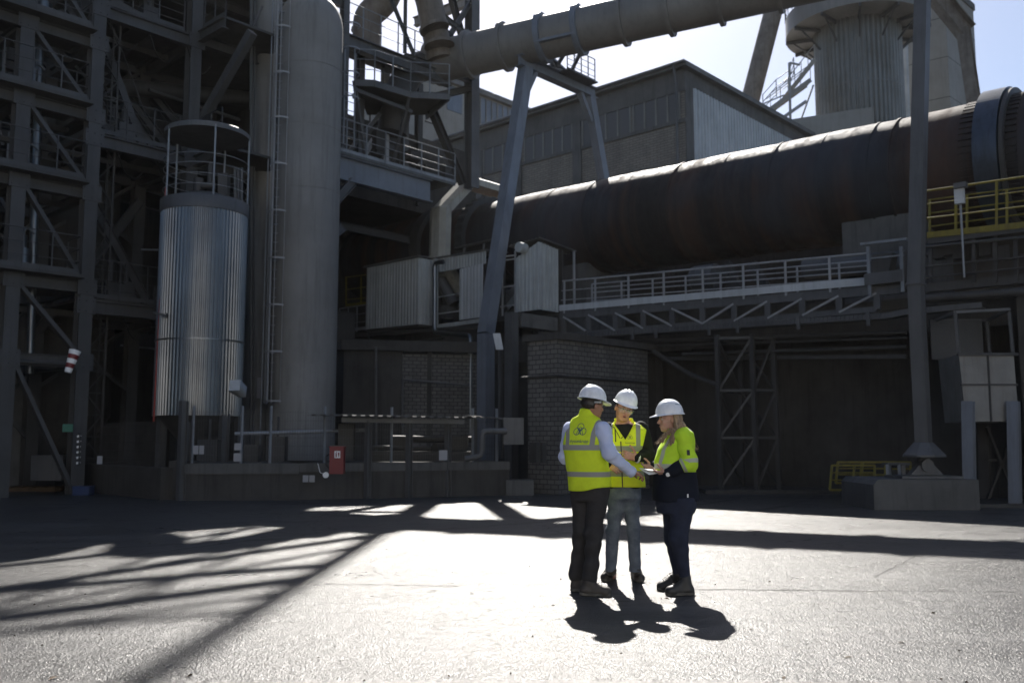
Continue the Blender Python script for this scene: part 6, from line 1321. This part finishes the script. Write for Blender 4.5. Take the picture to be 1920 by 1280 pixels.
S.cap(sh_r - ZD * .03, el_r, .034, .038); S.cap(el_r, wr_r, .043, .028); S.cap(sh_l - ZD * .03, el_l, .034, .038); S.cap(el_l, wr_l, .043, .028)
d_ = (J(1212, 893, -.05) - wr_r).normalized(); hand(S, wr_r - d_ * .005, d_, (-.15, .25, -1), (.1, .6, .6), (.75, .5, .6, .7), sc=1.06, thumb=(.8, .4, .5))
hand(S, wr_l, (.9, .3, .1), (0, -.3, -1), (0, 1, 0), (.5, .5, .5, .5))
hipL, hipR = J(1089, 925, .08), J(1122, 925, -.02); knL, knR = J(1091, 998, .06), J(1113, 1000, -.06); anL, anR = J(1080, 1078, .10), J(1106, 1082, -.10)
for a, b, c in ((hipL, knL, anL), (hipR, knR, anR)): S.cap(a, b, .08, .055, .03); S.cap(b, c, .055, .038, .02)
ftL = atZ(1080, 1108); ftR = atZ(1107, 1116)
S.cap(anL, Vector((ftL.x, ftL.y, .05)), .036, .035); S.cap(anR, Vector((ftR.x, ftR.y, .05)), .036, .035); S.cap(Vector((ftL.x, ftL.y, .05)), Vector((ftL.x + .05, ftL.y + .09, .045)), .03, .028); S.cap(Vector((ftR.x, ftR.y, .05)), Vector((ftR.x + .10, ftR.y, .045)), .03, .028)
bo = sobj('body', S.mesh(.005), MT['skin_a'], p1)
face_parts(hP1, hax1, bo)
# trousers
T = Sdf(.03); T.loft([(J(1106, 938, .03), .170, .135), (J(1106, 915, .03), .178, .13), (J(1104, 890, .03), .172, .122)], ax1, .03)
for a, b, c, w2 in ((hipL, knL, anL, 0), (hipR, knR, anR, 1)): T.cap(a, b, .100, .078, .03); T.cap(b, c, .078, .064, .03); T.cap(c, c - ZD * .015, .066, .062, .02)
tz_ = J(1100, 1090).z; T.sub(lambda G: tz_ - G[..., 2])
sobj('trousers', T.mesh(.0065, wr(4, .006, 1, .007, 38)), MT['trousers_grey'], p1)
boots((ftL.x - .01, ftL.y - .02, 0), anL - ZD * .03, (.42, .9, 0), p1); boots((ftR.x - .055, ftR.y, 0), anR - ZD * .03, (.985, -.16, 0), p1)
# shirt sleeves + shirt body
Q = Sdf(.03); Q.cap(sh_r + (sh_r - J(1100, 800, .06)) * -.12 - ZD * .02, el_r, .074, .064); Q.cap(el_r, wr_r, .064, .043); Q.cap(wr_r, wr_r + d_ * .0, .043)
sobj('shirt_sleeve', Q.mesh(.006, wr(8, .005, 1.6, .003, 60)), MT['shirt_white'], p1)
Q = Sdf(.03); Q.cap(sh_l + Vector((.02, 0, -.02)), el_l, .072, .062); Q.cap(el_l, wr_l, .062, .045); sobj('shirt_sleeve', Q.mesh(.006, wr(9, .005, 1.6, .003, 60)), MT['shirt_white'], p1)
# vest
hivis('hi_vis_left', [(J(0, 843.5).z, J(0, 833.5).z), (J(0, 893).z, J(0, 883.5).z)], [(.100, .146)], vz=J(0, 838).z, vcurve=-.55)
Vt = Sdf(.03); Vt.loft([(J(1107, 922, .03), .205, .165), (J(1105, 900, .03), .208, .16), (J(1101, 868, .03), .205, .152), (J(1098, 838, .04), .212, .148), (J(1097, 812, .06), .218, .138), (J(1097, 797, .07), .205, .115), (J(1099, 785, .07), .14, .095), (J(1100, 778, .07), .085, .085)], ax1, .03, ex=2.5)
Vt.loft([(J(1101, 792, .07), .092, .092), (J(1102, 776, .07), .085, .088), (J(1105, 764, .075), .083, .088)], ax1, .025, ex=2.1, caps=(.01, .008))
for a, b in ((sh_r, el_r), (sh_l, el_l)):
    a_, b_ = V3(a), V3(a.lerp(b, .8)); ba = b_ - a_; bb = float(ba @ ba); side = V3((a - J(1098, 800, .06)).normalized())
    Vt.sub(lambda G, a_=a_, ba=ba, bb=bb, side=side: np.minimum(.072 - np.sqrt((((G - a_) - np.clip(((G - a_) @ ba) / bb, 0, 1)[..., None] * ba) ** 2).sum(-1)), ((G - a_) @ side) + .035))
nk = V3(J(1103, 770, .07)); Vt.sub(lambda G: np.minimum(.072 - np.sqrt((G[..., 0] - nk[0]) ** 2 + (G[..., 1] - nk[1]) ** 2), G[..., 2] - nk[2] + .03))
x0_ = J(1105, 0).x; zh_ = J(0, 915).z; Vt.sub(lambda G: zh_ + .13 * (G[..., 0] - x0_) - .02 * np.sin(G[..., 0] * 22) * .3 - G[..., 2])
xc_ = J(1103, 0).x; ct_ = J(0, 763).z; Vt.sub(lambda G: G[..., 2] - (ct_ - .16 * (G[..., 0] - xc_)))
c1 = J(1099, 850, .05)
vest1 = sobj('vest', Vt.mesh(.006, wr(21, .0075, .55, .002, 30)), MT['hi_vis_left'], p1, bcf(c1, s1v, f1))
ca = Caster([vest1]); nrm1 = f1; cb0 = J(1085, 806, -.08) - f1 * .6
put_marks(ca, Vector((cb0.x, cb0.y, J(0, 806).z)), s1v, nrm1, .060, .185, MT['print_blue'], vest1, .0055, -.116)
v, f = ribbon([(0, 0), (0, -.35)], .003); ss = J(1140, 868, -.10) - f1 * .6; decal('side_seam', ca, ss, s1v, ZD, nrm1, *ribbon([(0, 0), (.012, -.2)], .004), MT['black_part'], vest1)
# hair + helmet
Hh = Sdf(.01); Hh.ell(hP1(0, -.022, .022), (.083, .098, .085), hax1, .01); cpl = V3(hP1(0, .045, 0)); fd = V3(hax1[1]); Hh.sub(lambda G: (G - cpl) @ fd + .02); cz = V3(hP1(0, 0, -.055)); ud = V3(hax1[2]); Hh.sub(lambda G: -((G - cz) @ ud))
ear = [V3(hP1(k * .08, .0, -.01)) for k in (-1, 1)]
for e_ in ear: Hh.sub(lambda G, e_=e_: .03 - np.sqrt(((G - e_) ** 2).sum(-1)))
sobj('hair', Hh.mesh(.005, wr(3, .003, 3)), MT['hair_dark'], p1)
hh = hard_hat(hP1(0, -.006, .058), axes((.84, .50, -.17)), p1, MT['helmet_white'], .055, 1, .118, .138, .135)
m = MB(); k_ = 18
for i in range(k_):
    t0, t1 = math.pi * (.35 + 1.3 * i / k_), math.pi * (.35 + 1.3 * (i + 1) / k_); q = [hP1(.1 * math.sin(t), .118 * math.cos(t) - .006, .045 - .035 * (1 if abs(t - math.pi) < 1.2 else .3)) for t in (t0, t1)]; m.beam(q[0], q[1], .004, .026)
m.build('headband', MT['black_part'], hh); m = MB(); m.beam(hP1(.098, -.05, .022), hP1(.104, .01, .03), .006, .016); m.tube(hP1(.1, .012, .03), hP1(.108, .012, .03), .011, 14); m.build('ratchet_arm', MT['steel_pale'], hh)
m = MB()
for k in (1,): m.path([hP1(.084, -.01, .012), hP1(.08, .06, .012), hP1(.062, .098, .010)], .003, 6); m.path([hP1(.062, .098, .012), hP1(.05, .104, -.014), hP1(.016, .112, -.008), hP1(.01, .112, .012), hP1(.062, .098, .014)], .0022, 6)
m.build('glasses', MT['glasses_frame'], p1)

# =================================================================== middle man (facing the camera)
Y2 = 9.05
def K2(px, py, dy=0): return at(px, py, Y2 + dy)
f2 = Vector((-.12, -.993, 0)).normalized(); s2v = f2.cross(ZD).normalized()
base2 = Vector((K2(1170, 1000).x, Y2, 0)); p2 = thing('person', 'person facing the camera in safety glasses, open yellow vest, black sweater and blue jeans', 'person', base2)
hax2 = axes((.10, -.97, -.22), (.27, 0, 1)); hc2 = K2(1170, 766, -.06)
S = Sdf(.02); hP2 = head_sdf(S, hc2, hax2, K2(1169, 800, .02), 1.02); ax2 = (s2v, f2)
sL, eL, wL = K2(1201, 803, .02), K2(1217, 852, -.02), K2(1195, 859, -.22); sR, eR, wR = K2(1140, 803, .03), K2(1130, 852, .0), K2(1141, 870, -.24)
tor = [(K2(1171, 930), .15, .105), (K2(1171, 900), .15, .105), (K2(1171, 860), .145, .10), (K2(1171, 830), .16, .11), (K2(1171, 808), .17, .10), (K2(1171, 797, .01), .12, .08), (K2(1170, 790, .01), .06, .06)]
S.loft(tor, ax2, .03)
for a, b, c in ((sL, eL, wL), (sR, eR, wR)): S.cap(a, b, .042, .040); S.cap(b, c, .042, .028)
d2 = (K2(1166, 850, -.28) - wL).normalized(); hand(S, wL, d2, (.1, 1, -.2), (0, 0, 1), (.35, .35, .4, .45), sc=1.05, thumb=(.45, .75, .25), spread=.08)
d3 = (K2(1153, 877, -.3) - wR).normalized(); hand(S, wR, d3, (0, 1, -.2), (0, 0, 1), (.4, .4, .4, .4), sc=1.0)
hL, hR = K2(1184, 925), K2(1158, 925); kL, kR = K2(1188, 992, -.04), K2(1149, 994, -.03); aL, aR = K2(1192, 1066, .02), K2(1146, 1068, .04)
for a, b, c in ((hL, kL, aL), (hR, kR, aR)): S.cap(a, b, .075, .052, .03); S.cap(b, c, .05, .036)
fL, fR = atZ(1193, 1088), atZ(1149, 1087)
for f_, a in ((fL, aL), (fR, aR)): S.cap(a, Vector((f_.x, f_.y, .05)), .034, .033); S.cap(Vector((f_.x, f_.y, .05)), Vector((f_.x, f_.y - .03, .045)), .03, .028)
bo = sobj('body', S.mesh(.005), MT['skin_b'], p2); face_parts(hP2, hax2, bo, .9)
T = Sdf(.03); T.loft([(K2(1171, 935), .155, .125), (K2(1171, 905), .16, .12)], ax2, .03)
for a, b, c in ((hL, kL, aL), (hR, kR, aR)): T.cap(a, b, .090, .066, .03); T.cap(b, c, .066, .052, .03); T.cap(c, c - ZD * .01, .056, .056, .01)
tz2 = K2(0, 1072).z; T.sub(lambda G: tz2 - G[..., 2]); x2, zc_ = K2(1168, 0).x, K2(0, 950).z
sobj('jeans', T.mesh(.006, wr(14, .005, 1, .006, 50)), MT['jeans_blue'], p2)
boots((fL.x + .0, fL.y + .08, 0), aL - ZD * .04, (.12, -1, 0), p2, 'boot_leather', .27); boots((fR.x, fR.y + .08, 0), aR - ZD * .04, (-.45, -.9, 0), p2, 'boot_leather', .27)
Q = Sdf(.03); Q.loft([(K2(1171, 915), .165, .12), (K2(1171, 850), .162, .12), (K2(1171, 815), .178, .118), (K2(1171, 801, .01), .15, .10), (K2(1170, 793, .015), .085, .08)], ax2, .03, ex=2.3)
for a, b, c in ((sL, eL, wL), (sR, eR, wR)): Q.cap(a, b, .068, .058); Q.cap(b, c, .058, .04)
sobj('sweater', Q.mesh(.0065, wr(31, .005, 1.3, .003, 50)), MT['knit_black'], p2)
m = MB(); m.tube(wL - d2 * .012, wL + d2 * .006, .044, 20, .042); m.build('cuff', MT['cotton_white'], p2)
cN = K2(1169, 793, .0); m = MB(); pts = [Vector((cN.x + .076 * math.cos(t), cN.y - .005 + .07 * math.sin(t), cN.z - .014 + .026 * math.sin(t) * 1.0)) for t in [2 * math.pi * i / 28 for i in range(29)]]
m.path(pts, .011, 8, bend=.002); m.build('shirt_collar', MT['cotton_white'], p2)
hivis('hi_vis_mid', [(K2(0, 846).z, K2(0, 835.5).z), (K2(0, 892).z, K2(0, 881.5).z)], [(.112, .155)], vz=K2(0, 840).z, col=(.90, .98, .05))
Vt = Sdf(.03); Vt.loft([(K2(1172, 918), .188, .15), (K2(1171.5, 880), .182, .145), (K2(1171, 845), .184, .142), (K2(1171, 820), .20, .138), (K2(1171, 806), .205, .12), (K2(1171, 798, .01), .165, .10), (K2(1170, 790, .015), .10, .09)], ax2, .03, ex=2.5)
Vt.loft([(K2(1170, 800, .02), .098, .098), (K2(1169, 784, .02), .092, .096)], ax2, .02, ex=2.0, caps=(.01, .008))
for a, b in ((sL, eL), (sR, eR)):
    a_, b_ = V3(a), V3(a.lerp(b, .8)); ba = b_ - a_; bb = float(ba @ ba); side = V3((a - K2(1171, 803)).normalized())
    Vt.sub(lambda G, a_=a_, ba=ba, bb=bb, side=side: np.minimum(.062 - np.sqrt((((G - a_) - np.clip(((G - a_) @ ba) / bb, 0, 1)[..., None] * ba) ** 2).sum(-1)), ((G - a_) @ side) + .02))
cc2 = V3(K2(1169, 800, .0)); zv = K2(0, 824).z; zt_ = K2(0, 790).z
Vt.sub(lambda G: np.minimum(np.minimum((G[..., 2] - zv) * .62 - np.abs(G[..., 0] - cc2[0] - .0), cc2[1] - .02 - G[..., 1]), 1))
Vt.sub(lambda G: np.minimum(.080 - np.sqrt((G[..., 0] - cc2[0]) ** 2 + (G[..., 1] - cc2[1] - .015) ** 2), G[..., 2] - cc2[2] + .005))
zh2 = K2(0, 912).z; Vt.sub(lambda G: zh2 - G[..., 2] - .12 * np.maximum(G[..., 0] - K2(1190, 0).x, 0))
vest2 = sobj('vest', Vt.mesh(.006, wr(41, .0065, .6, .002, 34)), MT['hi_vis_mid'], p2, bcf(K2(1171, 850), s2v, f2))
ca = Caster([vest2]); d_y = Vector((0, 1, 0)); X_ = Vector((1, 0, 0))
def pxl(ca, pts, w_, m, parent, name, Yd, Jf):
    c0 = Jf(1170, 850, -.13); o = c0 - Vector((0, .5, 0)); q = [((Jf(a, b, -.13).x - c0.x), (Jf(a, b, -.13).z - c0.z)) for a, b in pts]; return decal(name, ca, o, X_, ZD, Vector((0, 1, 0)), *ribbon(q, w_), m, parent)
# (orthogonal projection along the depth axis)
pxl(ca, [(1164, 827), (1165, 860), (1167, 913)], .010, MT['black_part'], vest2, 'zipper', 0, K2)
pxl(ca, [(1154, 803), (1154.6, 828)], .010, MT['black_part'], vest2, 'pocket_zip', 0, K2)
pxl(ca, [(1163, 822), (1152, 800), (1143, 796)], .006, MT['black_part'], vest2, 'piping', 0, K2); pxl(ca, [(1165, 822), (1176, 804), (1182, 797), (1192, 796)], .006, MT['black_part'], vest2, 'piping', 0, K2)
o_ = K2(1181, 819, -.13) - Vector((0, .5, 0)); put_marks(ca, o_, X_, Vector((0, 1, 0)), .026, .095, MT['print_grey'], vest2, .0025, -.062)
hard_hat(hP2(0, -.004, .056), axes((.10, -.97, -.20), (.27, 0, 1)), p2, MT['helmet_white'], .030, 3, .112, .132, .132)
m = MB(); c_ = hP2(0, .142, .115); m.add([c_ + hax2[0] * a + hax2[2] * b for a, b in ((-.012, -.008), (.012, -.008), (0, .012))], [(0, 1, 2)])
Hh = Sdf(.01); Hh.ell(hP2(0, -.022, .024), (.081, .096, .085), hax2, .01); cpl = V3(hP2(0, .02, 0)); fd2 = V3(hax2[1]); Hh.sub(lambda G: (G - cpl) @ fd2); cz2 = V3(hP2(0, 0, -.03)); ud2 = V3(hax2[2]); Hh.sub(lambda G: -((G - cz2) @ ud2)); sobj('hair', Hh.mesh(.005, wr(3, .003, 3)), MT['hair_dark'], p2)
gl_ = MB()
for k in (-1, 1): gl_.path([hP2(k * .086, -.01, .006), hP2(k * .084, .06, .010), hP2(k * .066, .105, .012), hP2(k * .035, .118, .016), hP2(0, .122, .014)], .0028, 6)
go = gl_.build('glasses', MT['glasses_frame'], p2); m = MB(); vs = []; 
for i in range(13):
    a = -.068 + .136 * i / 12; y_ = .124 - abs(a) ** 2 * 3.6; nb_ = .012 * math.exp(-(a / .012) ** 2)
    vs += [hP2(a, y_, .014), hP2(a, y_ - .004, -.024 + nb_)]
m.add(vs, [(2 * i, 2 * i + 2, 2 * i + 3, 2 * i + 1) for i in range(12)], True); m.build('lens', MT['lens'], go)

# =================================================================== woman (profile, facing left)
Y3 = 8.6
def W3(px, py, dy=0): return at(px, py, Y3 + dy)
f3 = Vector((-.965, -.26, 0)).normalized(); s3v = f3.cross(ZD).normalized()
base3 = Vector((W3(1270, 1000).x, Y3, 0)); p3 = thing('person', 'person with long fair hair in a yellow and navy jacket holding papers, facing left', 'person', base3)
hax3 = axes((-.985, -.17, -.06)); hc3 = W3(1255, 786, 0)
S = Sdf(.02); hP3 = head_sdf(S, hc3, hax3, W3(1266, 812, 0), .96, True); ax3 = (s3v, f3)
sA, eA, wA = W3(1284, 817, -.17), W3(1292, 868, -.20), W3(1251, 886, -.17); sB, eB, wB = W3(1274, 817, .17), W3(1262, 862, .20), W3(1226, 873, .08)
S.loft([(W3(1268, 940), .12, .11), (W3(1267, 900), .15, .12), (W3(1266, 860), .14, .12), (W3(1268, 832), .13, .10), (W3(1272, 816), .11, .07), (W3(1271, 803), .07, .06)], ax3, .03)
for a, b, c in ((sA, eA, wA), (sB, eB, wB)): S.cap(a, b, .04, .04); S.cap(b, c, .040, .026)
dA = (W3(1220, 886, -.08) - wA).normalized(); hand(S, wA, dA, (0, .5, .85), (-.3, -.2, 1), (.45, .5, .55, .6), sc=.95, thumb=(.7, .3, .75))
dB = (W3(1203, 876, .02) - wB).normalized(); hand(S, wB, dB, (-.1, -.6, .8), (0, .3, 1), (.4, .5, .5, .5), sc=.93, thumb=(.7, .4, .7))
hA, hB = W3(1280, 940, -.10), W3(1264, 940, .09); kA, kB = W3(1272, 1008, -.12), W3(1262, 1008, .06); aA, aB = W3(1285, 1082, -.08), W3(1272, 1076, .10)
for a, b, c in ((hA, kA, aA), (hB, kB, aB)): S.cap(a, b, .065, .056, .03); S.cap(b, c, .052, .036)
gA_, gB_ = atZ(1287, 1115), atZ(1268, 1106)
for f_, a in ((gA_, aA), (gB_, aB)): S.cap(a, Vector((f_.x, f_.y, .05)), .034, .033); S.cap(Vector((f_.x, f_.y, .05)), Vector((f_.x - .13, f_.y, .04)), .031, .028)
bo = sobj('body', S.mesh(.005), MT['skin_c'], p3); face_parts(hP3, hax3, bo, .6)
T = Sdf(.03); T.loft([(W3(1267, 962), .165, .17), (W3(1268, 944), .165, .19), (W3(1267, 920), .15, .17)], ax3, .04, ex=2.1)
T.cap(hA, kA, .112, .082, .03); T.cap(kA, aA, .083, .048, .03); T.cap(hB, kB, .112, .080, .03); T.cap(kB, aB, .080, .047, .03); T.ell(kA.lerp(aA, .3) - f3 * .012, (.06, .062, .11), (s3v, f3, ZD), .03); T.ell(kB.lerp(aB, .3) - f3 * .012, (.06, .062, .11), (s3v, f3, ZD), .03)
zj4 = W3(0, 931).z; T.sub(lambda G: G[..., 2] - zj4)
sobj('jeans', T.mesh(.0065, wr(54, .003, 1, .002, 70)), MT['jeans_dark'], p3)
boots((gA_.x + .03, gA_.y, 0), aA - ZD * .04, (-.985, -.12, 0), p3, 'boot_black', .27); boots((gB_.x + .03, gB_.y, 0), aB - ZD * .04, (-.97, -.1, 0), p3, 'boot_black', .26)
hivis('hi_vis_jacket', [(W3(0, 878).z, W3(0, 868.5).z)], [(.055, .095)], vz=W3(0, 870).z, col=(.66, .97, .05), grey=(.50, .53, .44), low=W3(0, 884).z, lowcol=(.008, .011, .022), vcurve=-.35)
Q = Sdf(.04); Q.loft([(W3(1268, 945), .185, .205), (W3(1266.5, 920), .185, .215), (W3(1265, 895), .178, .205), (W3(1265, 868), .175, .195), (W3(1267, 845), .172, .170), (W3(1271, 825), .172, .142), (W3(1275, 812), .155, .105), (W3(1274, 802), .09, .072)], ax3, .04, ex=2.2)
zj3 = W3(0, 938).z; Q.sub(lambda G: zj3 - G[..., 2])
jk = sobj('jacket', Q.mesh(.0065, wr(61, .007, .7, .004, 34)), MT['hi_vis_jacket'], p3, bcf(W3(1268, 850), s3v, f3))
hivis('hi_vis_sleeve', [(1.0, 1.14), (.68, .80)], [], col=(.66, .97, .05), grey=(.50, .53, .44), low=.66, lowcol=(.008, .011, .022))
for a, b, c, sd in ((sA, eA, wA, 71), (sB, eB, wB, 72)):
    Q = Sdf(.03); Q.cap(a + Vector((-.01, .03 if sd == 71 else -.03, .0)), b, .078, .074); Q.cap(b, b.lerp(c, .62), .074, .052); Q.cap(b.lerp(c, .5), c, .05, .040); Q.ell(b + Vector((.0, 0, -.0)), (.08, .085, .075), ax3 + (ZD,), .03)
    sl3 = sobj('sleeve', Q.mesh(.006, wr(sd, .005, 1.5, .004, 50)), MT['hi_vis_sleeve'], p3, bcarm(a, b, c))
    if sd == 71:
        ca = Caster([sl3]); o_ = W3(1291, 848, -.27) - Vector((0, .5, 0)); w_, h_ = .028, .048; decal('sleeve_patch', ca, o_, X_, ZD, Vector((0, 1, 0)), [(-w_ / 2, -h_ / 2), (w_ / 2, -h_ / 2), (w_ / 2, h_ / 2), (-w_ / 2, h_ / 2)], [(0, 1, 2, 3)], MT['black_part'], sl3)
Q = Sdf(.02); Q.loft([(W3(1268, 812), .085, .09), (W3(1262, 803), .075, .082)], ax3, .02, ex=2.0, caps=(.01, .008)); nk3 = V3(W3(1264, 800)); Q.sub(lambda G: np.minimum(.064 - np.sqrt((G[..., 0] - nk3[0]) ** 2 + (G[..., 1] - nk3[1]) ** 2), G[..., 2] - nk3[2] + .03)); sobj('jacket_collar', Q.mesh(.006, wr(5, .003, 2)), MT['hi_vis_jacket'], p3, bcf(W3(1268, 850) + f3 * 5, s3v, f3))
ca = Caster([jk]); o_ = W3(1290, 929, -.18) - Vector((0, .5, 0)); decal('hem_label', ca, o_, X_, ZD, Vector((0, 1, 0)), [(-.007, -.016), (.007, -.016), (.007, .016), (-.007, .016)], [(0, 1, 2, 3)], MT['white_paint'], jk)
hh = hard_hat(hP3(0, -.006, .052), axes((-.985, -.17, -.06)), p3, MT['helmet_white'], .05, 1, .116, .132, .135)

ca = Caster([hh]); decal('side_print', ca, Vector((W3(1257, 0).x, Y3 - .5, W3(0, 759).z)), X_, ZD, Vector((0, 1, 0)), [(-.04 + .011 * i + dx, dz) for i in range(8) for dx, dz in ((0, 0), (.008, 0), (.008, .008), (0, .008))], [(4 * i, 4 * i + 1, 4 * i + 2, 4 * i + 3) for i in range(8)], MT['print_blue'], hh)
# hair
Hh = Sdf(.02); Hh.ell(hP3(0, -.024, .015), (.084, .09, .085), hax3, .01); k1 = [W3(1267, 780, -.06), W3(1268, 800, -.09), W3(1264, 820, -.12), W3(1259, 833, -.13)]
for a, b in zip(k1[:-1], k1[1:]): Hh.cap(a, b, .030, .027, .02)
k2 = [W3(1268, 782, -.02), W3(1275, 800, -.06), W3(1286, 820, -.05), W3(1296, 838, -.02)]
for a, b in zip(k2[:-1], k2[1:]): Hh.cap(a, b, .048, .036, .03)
k3 = [W3(1268, 790, .06), W3(1268, 812, .08), W3(1272, 830, .1)]
for a, b in zip(k3[:-1], k3[1:]): Hh.cap(a, b, .045, .035, .03)
k4 = [W3(1258, 806, -.09), W3(1246, 817, -.10), W3(1238, 828, -.10)]
for a, b in zip(k4[:-1], k4[1:]): Hh.cap(a, b, .020, .018, .02)
fa = V3(hP3(0, .032, 0)); fd3 = V3(hax3[1]); ca3 = V3(hP3(0, 0, -.085)); u3 = V3(hax3[2])
Hh.sub(lambda G: np.minimum((G - fa) @ fd3 + .045, (G - ca3) @ u3))
rs = np.random.RandomState(5); 
def hair_disp(G): return .004 * np.sin(G[..., 0] * 210 + G[..., 2] * 60 + 3 * np.sin(G[..., 2] * 25)) + .003 * np.sin(G[..., 0] * 120 - G[..., 2] * 30 + G[..., 1] * 90)
sobj('hair', Hh.mesh(.005, hair_disp), MT['hair_blond'], p3)
R2 = random.Random(4); m = MB()
for i in range(150):
    kk = (k1, k2, k2, k4)[i % 4]; rr_ = .035 if kk is not k2 else .045; o0 = Vector((R2.gauss(0, rr_ * .5), R2.gauss(0, rr_ * .5), 0)); pts = [p + o0 * (.7 + .12 * j) + Vector((R2.gauss(0, .006), R2.gauss(0, .006), R2.gauss(0, .006))) for j, p in enumerate(kk)]
    pts.append(pts[-1] + (pts[-1] - pts[-2]) * R2.uniform(.05, .35) + Vector((R2.gauss(0, .012), R2.gauss(0, .01), 0))); m.path(pts, .0016, 4, bend=.03)
m.build('hair_strands', MT['hair_blond'], p3)
wt = MB(); wt.tube(wA + dA * -.008, wA + dA * .012, .032, 18); wb = wt.build('watch_strap', MT['panel_pale'], p3); m = MB(); m.tube(wA + Vector((0, -.028, -.012)), wA + Vector((0, -.040, -.016)), .019, 18); m.build('watch_face', MT['white_paint'], wb)
# papers in the hands
pa = thing('paper_sheets', 'folded white papers held between the hands of the two people in front', 'papers', W3(1220, 884, -.04))
q = [W3(1198, 877, -.02), W3(1219, 882, -.13), W3(1242, 883, -.10), W3(1224, 879, .06)]; q2 = [p - ZD * .004 for p in (W3(1199, 877, -.02), W3(1217, 888, -.14), W3(1238, 885, -.11), W3(1222, 882, .05))]
m = MB(); m.prism(q, ZD * .0015); m.build('top_sheet', MT['sheet_paper'], pa); m = MB(); m.prism([p - ZD * .004 for p in q2], ZD * .0015); m.build('lower_sheet', MT['sheet_paper'], pa)
# ------------------------------------------------------------------ leaves, chips and repair marks on the yard
R9 = random.Random(9); m = MB()
spots = [(1037, 1135), (1443, 1091), (1409, 1181), (1470, 1271), (100, 1272), (1250, 1123), (1240, 1122), (668, 1083), (490, 1080), (760, 1037), (1105, 1003), (1320, 980), (1575, 992), (1860, 1143), (1750, 1150), (282, 1270), (355, 1268), (1690, 1205), (1590, 1232)]
for i in range(170): spots.append((R9.uniform(-100, 2050), R9.choice((R9.uniform(960, 1100), R9.uniform(1080, 1300)))))
for i, (px, py) in enumerate(spots):
    c = atZ(px, py); s_ = R9.uniform(.02, .045) if i < 19 else R9.uniform(.005, .014); t = R9.uniform(0, 6.28); a = Vector((math.cos(t), math.sin(t), 0)); b = Vector((-a.y, a.x, 0)) * R9.uniform(.35, .7)
    z = ZD * R9.uniform(.004, .02); m.add([c - a * s_ + ZD * .004, c + b * s_ * .6 + z, c + a * s_ + ZD * .006, c - b * s_ * .6 + z * .6, c + ZD * .003], [(0, 1, 2, 4), (0, 4, 2, 3)])
o = m.build('fallen_leaves', MT['timber']); o['kind'] = 'stuff'; o['label'] = 'scattered dry leaves and chips lying on the asphalt yard'
m = MB()
for (x0, y0, x1, y1) in ((0, 1066, 255, 1040), (255, 1040, 470, 1012), (610, 1093, 860, 1098), (1300, 1104, 1900, 1108), (1640, 1080, 1720, 1040)):
    a, b = atZ(x0, y0, .004), atZ(x1, y1, .004); n = 24; pts = [a.lerp(b, i / n) + Vector((R9.gauss(0, .006), R9.gauss(0, .012), 0)) for i in range(n + 1)]; d = (b - a).normalized(); q = Vector((-d.y, d.x, 0))
    w0 = [R9.uniform(.004, .016) for _ in pts]; m.add([p + q * w for p, w in zip(pts, w0)] + [p - q * w for p, w in zip(pts, w0)], [(i, i + 1, n + 2 + i, n + 1 + i) for i in range(n)])
struct(m.build('joint_marks', MT['concrete']))
# ------------------------------------------------------------------ thin even haze added to lift the dark tones
hzm = bpy.data.materials.new('haze'); hzm.use_nodes = True; nt = hzm.node_tree; nt.nodes.clear()
ho = nt.nodes.new('ShaderNodeOutputMaterial'); hv = nt.nodes.new('ShaderNodeVolumePrincipled'); hv.inputs['Density'].default_value = .00014; hv.inputs['Color'].default_value = (.9, .9, .9, 1); hv.inputs['Anisotropy'].default_value = .3
nt.links.new(hv.outputs[0], ho.inputs['Volume'])
m = MB(); m.box((0, 25, 20), 140, 130, 42.0); o = m.build('haze', hzm); o['kind'] = 'stuff'; o['label'] = 'thin haze added over the whole yard to lift dark tones'
